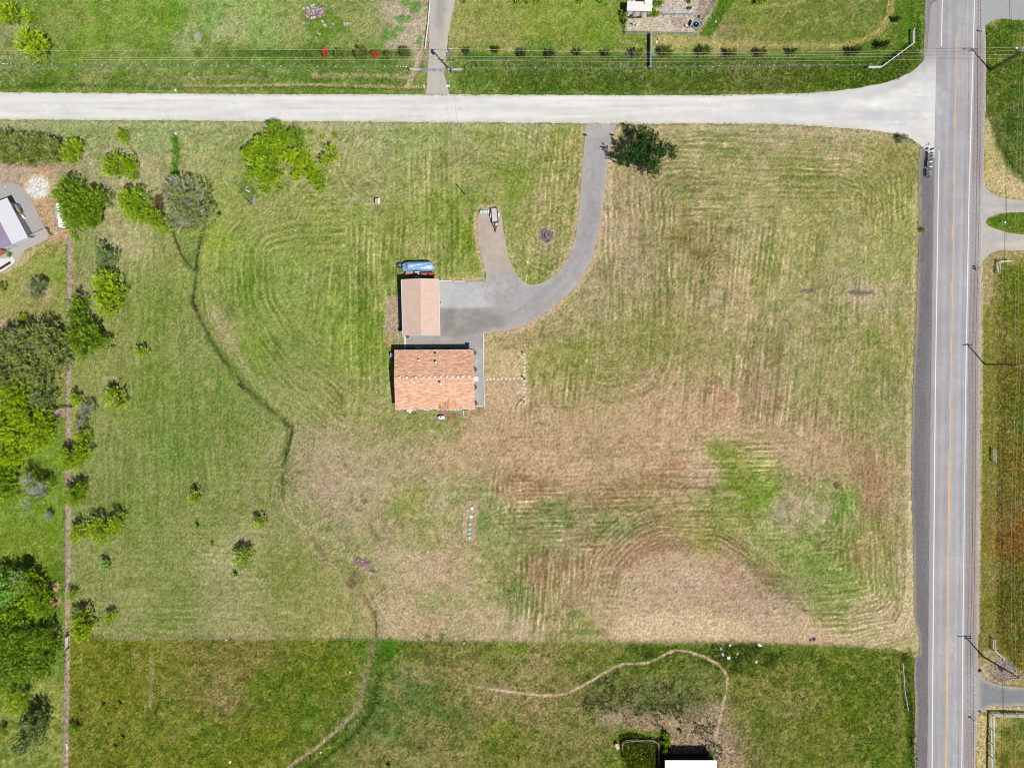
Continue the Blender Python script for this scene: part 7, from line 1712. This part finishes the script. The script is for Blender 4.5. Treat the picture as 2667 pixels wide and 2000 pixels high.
T_('deciduous_tree','large dark green tree below the pointed one at the fence strip','dg',[(205,880,38),(240,870,32),(262,895,28),(215,915,26)],6)
T_('small_tree','small lone tree with yellow-green foot in the west field','yg',[(369,917,17)],3.6)
T_('small_tree','sparse bluish tree with a bare soil ring on the west lawn','bl',[(92,745,20),(112,740,15),(95,768,16)],4,bare=60)
T_('shrub','small dark shrub below the bluish tree on the west lawn','g',[(58,825,11),(68,826,9)],1.6,cat='shrub',dens=.7)
T_('shrub','round dark shrub cut by the left edge beside the west lawn','dg',[(6,750,12)],2,cat='shrub')
T_('shrub','blue-green bush by the brown porch roof of the west house','dg',[(23,665,6)],1.2,cat='shrub')
T_('shrub','little yellow-green bush at the top end of the dirt fence strip','yg',[(190,614,9),(198,625,6)],1.4,cat='shrub')
# west wood
for (lob,h,c,lb,br) in [([(25,900,42),(10,940,34)],8,'gg','grey-green tree at the left edge of the west wood, next to the lawn',30),([(70,885,34),(60,920,36)],8,'gg','grey-green tree second from the left edge atop the west wood',20),([(125,870,28),(118,905,38)],8,'gg','grey-green tree with dark top leaning over the lawn in the west wood',20),
    ([(150,915,34),(160,945,22)],7.5,'gg','grey-green tree reaching the dirt fence strip in the west wood',10),([(35,970,40),(15,990,34)],8,'gg','tree in the second rank at the left edge of the west wood',10),([(90,960,40),(120,980,32)],7.5,'gg','grey-green tree behind the fence side of the west wood',10),
    ([(25,1035,42),(55,1020,30)],8,'yg','yellow-green tree at the left edge above the timber gate',0),([(105,1015,28),(112,1040,24)],6.5,'bl','bluish tree in the gap north of the timber gate',30),([(75,1075,44),(100,1100,30)],8,'yg','broad yellow-green tree beside the timber gate',0),([(20,1095,44)],8,'yg','yellow-green tree at the left edge level with the timber gate',0),
    ([(60,1140,42),(95,1135,32)],7.5,'yg','yellow-green tree south of the gate, bordering the lawn strip',0),([(15,1165,42),(40,1190,26)],7.5,'yg','yellow-green tree at the southwest end of the upper west wood',0),([(12,1225,26),(8,1265,28),(15,1290,20)],6,'g','dark green tree at the left edge beside the sparse grey tree',0)]:
    T_('wood_tree',lb,c,[(a,b,r*1.18) for a,b,r in lob],h,group='trees of the upper west wood',bare=br)
T_('sparse_tree','half bare grey tree with yellow-green foot on the west lawn','yg',[(80,1255,26),(100,1290,30),(75,1320,26),(115,1270,20)],6,bare=260,dens=.55)
T_('sparse_tree','small greyish shrub right below the half bare tree','bl',[(130,1345,12)],2.4,bare=40,dens=.5,cat='shrub')
for (X,Y,r,c,h,lb,br,dn) in [(200,1038,18,'yg',3.5,'small yellow-green tree north end of the hedge column along the dirt strip',0,1),(232,1068,22,'bl',4,'sparse bluish tree beside the dark round tree in the hedge column',50,.6),(300,1038,31,'yg',4.6,'round tree with a dark top standing east of the hedge column',0,1),
    (210,1103,15,'bl',3.5,'greyish little tree in the hedge column below the sparse one',30,.7),(218,1138,19,'yg',3.8,'bright small tree in the hedge column above the wide one',0,1)]:
    T_('small_tree',lb,c,[(X,Y,r)],h,bare=br,dens=dn,group='trees of the hedge column')
T_('deciduous_tree','wide yellow-green tree with a dark crown in the hedge column','yg',[(185,1190,30),(215,1180,28),(190,1205,26)],4.8)
T_('deciduous_tree','dark green tree overlapping the dirt strip south of the wide one','g',[(190,1285,26),(195,1300,25),(205,1270,16)],5)
T_('small_tree','leftmost bushy tree of the clump beside the dirt strip','yg',[(212,1385,24),(195,1395,15)],4.5,group='clump beside the dirt strip')
T_('small_tree','middle tree of the clump casting three shadow tongues','yg',[(255,1375,26),(268,1400,22)],5,group='clump beside the dirt strip')
T_('small_tree','easternmost tree of the clump casting three shadow tongues','yg',[(308,1355,20),(295,1380,22)],5,group='clump beside the dirt strip')
T_('small_tree','lone small tree right of centre in the west field, northern','yg',[(512,1296,20)],3.8)
T_('small_tree','lone small tree farthest east in the west field, by the creek','yg',[(680,1360,17)],3.4)
T_('sapling','tiny sapling below the northern lone tree','lg',[(513,1373,6)],1.5,dens=.6)
T_('sapling','tiny dark sapling midway down the west field','yg',[(552,1416,4)],1)
T_('small_tree','dark green round tree low in the west field with wide shadow','g',[(636,1455,28)],4.2)
T_('sapling','tiny sapling just below the dark round tree','g',[(613,1497,5)],1.3)
T_('small_tree','pale mint coloured small tree in the west field','lg',[(276,1473,16)],2.8)
T_('small_tree','small dark tree on the dirt strip above the round yellow one','yg',[(187,1550,14)],3)
T_('deciduous_tree','round yellow-green tree with radiating leaves at the dirt strip','yg',[(217,1622,36),(208,1635,24),(215,1650,18)],4.6)
T_('small_tree','little tree with a dark shadow east of the round yellow-green one','yg',[(289,1606,13),(282,1611,9)],3.2)
for (lob,h,c,lb,br) in [([(20,1520,36),(10,1550,32)],6,'lg','pale green tree at the left edge in the lower west wood',0),([(65,1520,34),(60,1500,16)],6,'g','tree with a bare grey top in the lower west wood',60),([(90,1560,36),(110,1590,24)],5.5,'g','green tree nearest the two bare soil spots',0),([(30,1590,34)],5,'g','low green tree south of the pale green one at the left edge',0),
    ([(20,1665,40)],6.5,'dg','dark tree at the left edge in the dense lower wood',0),([(70,1650,38),(50,1690,30)],6.5,'dg','dark tree in the middle of the dense lower wood',0),([(115,1665,28),(118,1700,28)],6.5,'dg','dark tree at the lawn edge of the dense lower wood',0),([(25,1730,38)],6,'dg','dark tree at the left edge below the dense lower wood',0),
    ([(75,1740,38),(110,1745,24)],6,'dg','dark green tree at the south end of the dense lower wood',0),([(45,1830,26),(62,1815,14)],4,'yg','yellow-green low tree below the dense lower wood',0),([(20,1790,26)],5,'g','green tree at the left edge above the yellow low one',0)]:
    T_('wood_tree',lb,c,[(a,b,r*1.15) for a,b,r in lob],h,group='trees of the lower west wood',bare=br)
T_('deciduous_tree','bluish dark tree alone near the bottom of the west lawn','bl',[(85,1900,40),(75,1930,34),(100,1880,28)],6,bare=40)
T_('small_tree','bright yellow tree cut by the left edge near the bottom','yg',[(2,1915,17)],3)
T_('shrub','dark shrub spilling over the south end of the dirt strip','g',[(188,1896,13),(200,1900,10)],2.2,cat='shrub')
for (X,Y,r,lb) in ((268,1838,6,'northern of the small dark weeds in the western pasture'),(312,1835,4,'smallest dark weed in the western pasture'),(300,1948,6,'southern small dark weed in the western pasture'),(320,1923,4,'dark weed just above the southern one in the western pasture'),(1013,1994,5,'dark weed at the bottom edge of the middle pasture'),(2405,600,7,'sparse green weed on the west gravel shoulder'),(1772,1904,4,'small yellow-green weed north of the white shed')):
    T_('weed',lb,'g',[(X,Y,r)],.9,cat='weed',dens=.8)
# north border shrubs
SH = [(516,140,11,'sh','flat pale olive round shrub at the west end of the north border'),(586,138,13,'sh','second round olive shrub of the north border, with a dark rim'),(775,138,7,'sh','faint little shrub left of the small pale one in the north border'),(808,142,9,'sh','small pale shrub just west of the first rust red bush'),
 (846,139,10,'red','western rust red bush of the north border'),(885,140,13,'sh','olive shrub just east of the first rust red bush'),(941,136,19,'sh','biggest olive shrub of the north border between the rust red bushes'),(978,141,9,'red','eastern rust red bush of the north border'),
 (1014,143,9,'sh','small shrub east of the second rust red bush'),(1056,138,14,'sh','ragged olive shrub nearest the driveway on its west side'),(1216,133,8,'shd','first small shrub east of the northern driveway'),(1292,130,9,'shd','second shrub east of the northern driveway'),
 (1361,139,11,'shd','third shrub east of the northern driveway'),(1434,140,11,'shd','fourth shrub east of the northern driveway'),(1506,138,8,'shd','fifth shrub east of the northern driveway'),(1580,140,8,'shd','sixth shrub east of the northern driveway, west of the toy'),
 (1661,140,14,'og','round olive shrub right beside the toy car'),(1738,135,15,'sh','first shrub east of the pale board fence'),(1838,132,15,'sh','second shrub east of the pale board fence'),(1906,140,12,'sh','third shrub east of the pale board fence'),
 (1985,138,12,'sh','fourth shrub east of the pale board fence'),(2066,134,9,'shd','fifth shrub east of the pale board fence'),(2228,133,13,'shd','shrub before the bend of the white corner fence'),(2301,117,12,'shd','shrub inside the white corner fence'),(2338,50,7,'shd','small dark shrub east of the curved meadow track')]
for X,Y,r,c,lb in SH: T_('border_shrub',lb,c,[(X,Y,r)],1.3+r*.11,cat='shrub',group='shrubs of the north border',leaf=.3,base=.3,dens=2.2)
T_('weed','leafy weed clump spreading east of the white shelter roof','g',[(1702,28,10),(1712,36,8),(1698,36,7)],1.6,cat='weed',leaf=.35)
T_('weed','leafy weed clump at the frame top beside the white shelter','dg',[(1705,4,9),(1720,8,9)],1.6,cat='weed',leaf=.35,dens=.8)
T_('weed','tall weeds along the west side of the pen','dg',[(1622,38,9),(1627,55,6)],1.4,cat='weed',leaf=.35,dens=.8)
T_('weed','tiny dark weed in the upper dirt pen','dg',[(1797,22,4)],.8,cat='weed')
T_('weed','tiny weed at the frame top of the dirt pen','dg',[(1795,5,3)],.7,cat='weed')
T_('shrub','upright dark green shrub in the hedge of the weedy garden','g',[(1738,1918,9),(1736,1935,8),(1734,1955,7)],2.0,cat='shrub',leaf=.3)
for k,(X,c) in enumerate(((1350,'g'),(1372,'g'),(1400,'g'),(1512,'g'),(1566,'g'),(1350-140,'g'))):
    T_('border_shrub',('first clipped shrub at the top frame edge right of the driveway','second clipped shrub at the top frame edge','third clipped shrub at the top frame edge','fourth clipped shrub at the top frame edge','last clipped shrub at the top frame edge before the shelter','low dark shrub at the top frame edge nearest the driveway')[k],c,[(X,0,9)],1.4,cat='shrub',group='shrubs along the top frame edge',leaf=.3)
T_('hedge_conifer','row end conifer tip at the top edge left of the curved track','yg',[(1980,-2,9),(1996,-2,8)],3,cat='tree',leaf=.35)

# ------------------------------------------------------------------ ground cover nobody could count
def clumps(name, polys, n, hgt, wid, seed, dark=1.0, label=None, mix=None, spread=None):
    g = np.random.default_rng(seed); pts = []
    areas = [abs(sum(p[i][0]*p[(i+1) % len(p)][1]-p[(i+1) % len(p)][0]*p[i][1] for i in range(len(p))))/2 for p in polys]
    for p, a in zip(polys, areas):
        m = int(n*a/sum(areas)*2.4)+20; ar = np.array(p, float); lo, hi = ar.min(0), ar.max(0)
        q = lo+g.random((m*2, 2))*(hi-lo); k = inside(q[:, 0], q[:, 1], p); q = q[k]
        f = fbm(q[:, 0], q[:, 1], 26, 3, seed % 7); q = q[f > (spread if spread is not None else -.2)]
        q = q[pl_dist(q[:, 0], q[:, 1], TRAIL)[0] > 6]
        pts.append(q[:int(n*a/sum(areas))+1])
    q = np.concatenate(pts); X = (q[:, 0]-1333.5)*S; Y = (1000-q[:, 1])*S; m = len(q)
    ii = np.clip(np.round((X-xa[0])/gs).astype(int), 0, len(xa)-1)+len(far); jj = np.clip(np.round((Y-ya[0])/gs).astype(int), 0, len(ya)-1)+len(far)
    Z = ZG[ii, jj]; C = CG[ii, jj]
    V = []; Fc = []; cc = []
    for b in range(3):
        a = g.uniform(0, 2*math.pi, m); hw = wid*g.uniform(.5, 1.3, m); hh = hgt*g.uniform(.4, 1.2, m)
        ox, oy = g.uniform(-.1, .1, m), g.uniform(-.1, .1, m); t = a+g.uniform(1.2, 1.9, m); ln = hw*g.uniform(.6, 1.6, m)
        v0 = np.stack([X+ox-hw*np.cos(a)/2, Y+oy-hw*np.sin(a)/2, Z+.02], 1); v1 = np.stack([X+ox+hw*np.cos(a)/2, Y+oy+hw*np.sin(a)/2, Z+.02], 1)
        v2 = np.stack([X+ox+ln*np.cos(t), Y+oy+ln*np.sin(t), Z+hh], 1)
        V.append(np.stack([v0, v1, v2], 1).reshape(-1, 3))
        c = alb(C, 1.0)*dark*g.uniform(.75, 1.25, m)[:, None]
        if mix is not None: k = g.random(m) < mix[1]; c[k] = alb(mix[0])*g.uniform(.8, 1.2, k.sum())[:, None]
        cc.append(np.repeat(c, 3, 0))
    V = np.concatenate(V); cc = np.concatenate(cc); Fc = np.arange(len(V)).reshape(-1, 3)
    o = link(name, mesh_np(name, V, Fc, np.clip(cc, 0, .8), grass_mat, 3)); tag(o, label, name.replace('_', ' '), kind='stuff'); return o
grass_mat = vcol_mat('grass_blades', [(4, .9, 1.1)], rough=.8, bump=0, spec=.1, transl=.15)
def ribbon(pts, w):
    a = np.array(resample(pts, 12)); d = np.gradient(a, axis=0); nrm = np.stack([-d[:, 1], d[:, 0]], 1); nrm /= np.linalg.norm(nrm, axis=1)[:, None]+1e-6
    return [tuple(p) for p in a+nrm*w]+[tuple(p) for p in (a-nrm*w)[::-1]]
clumps('tall_grass', [[(0,182),(600,186),(1060,190),(1060,236),(0,234)], [(1200,146),(1990,150),(2260,160),(2380,120),(2390,30),(2400,30),(2396,160),(2340,208),(2250,226),(2100,238),(1200,240),(1180,190)], [(600,130),(1060,130),(1060,170),(600,170)]], 14000, .3, .2, 5, 1.25, 'tall uncut grass on the verges north of the gravel road', spread=-.5)
clumps('verge_tufts', [ribbon(GR_TOP[1:9], 3), ribbon(GR_BOT[1:8], 3), ribbon([(1519,330),(1514,400),(1509,480),(1502,567),(1490,627),(1470,684),(1440,722)], 2.5), ribbon([(1600,345),(1585,400),(1577,510),(1566,585),(1552,650),(1527,712),(1491,762),(1436,808)], 2.5)], 2600, .16, .2, 16, 1.1, 'short grass tufts creeping over the road and drive edges', spread=-.3)
clumps('bank_grass', [ribbon(DITCH_A, 6), ribbon(DITCH_B, 5), ribbon(CREEK[:6], 7), ribbon([(990,1745),(975,1800),(960,1855),(925,1905),(880,1945),(800,2000)], 12), ribbon([(456,352),(458,400),(455,455)], 7), ribbon(SE_DITCH, 12)], 2600, .22, .18, 6, 1.15, 'lush grass along the creek and ditches', spread=-.6)
clumps('pasture_grass', [[(186,1668),(960,1668),(2340,1700),(2345,2005),(186,2005)]], 20000, .2, .22, 8, 1.3, 'rough tussocky pasture grass south of the mown plot', spread=-.3)
clumps('pasture_weeds', [[(1500,1770),(1600,1745),(1700,1770),(1800,1790),(1850,1850),(1900,2005),(1870,1985),(1740,1900),(1600,1860),(1520,1850)], [(1680,1720),(1760,1705),(1850,1735),(1900,1760),(2000,1740),(2040,1700),(1990,1675),(1880,1676),(1650,1690)]], 1500, .3, .26, 9, .8, 'dark weeds dotting the pasture by the white shed', mix=((76, 106, 44), .6), spread=.0)
clumps('garden_weeds', [[(1615,1915),(1640,1908),(1715,1925),(1740,1905),(1744,1925),(1738,1985),(1730,2005),(1640,2005),(1618,1970)]], 2200, .5, .3, 10, .9, 'weeds and yellow flowers in the fenced garden', mix=((222, 214, 30), .12), spread=-.5)
clumps('verge_grass', [[(2568,75),(2667,60),(2667,455),(2640,440),(2610,395),(2590,345),(2568,300)], [(2596,690),(2667,690),(2667,1780),(2630,1720),(2596,1650)], [(1875,0),(1905,-20),(1912,5),(1870,70),(1848,96),(1822,92),(1845,60)]], 8000, .22, .22, 11, 1.3, 'tall grass of the eastern verge', spread=-.5)
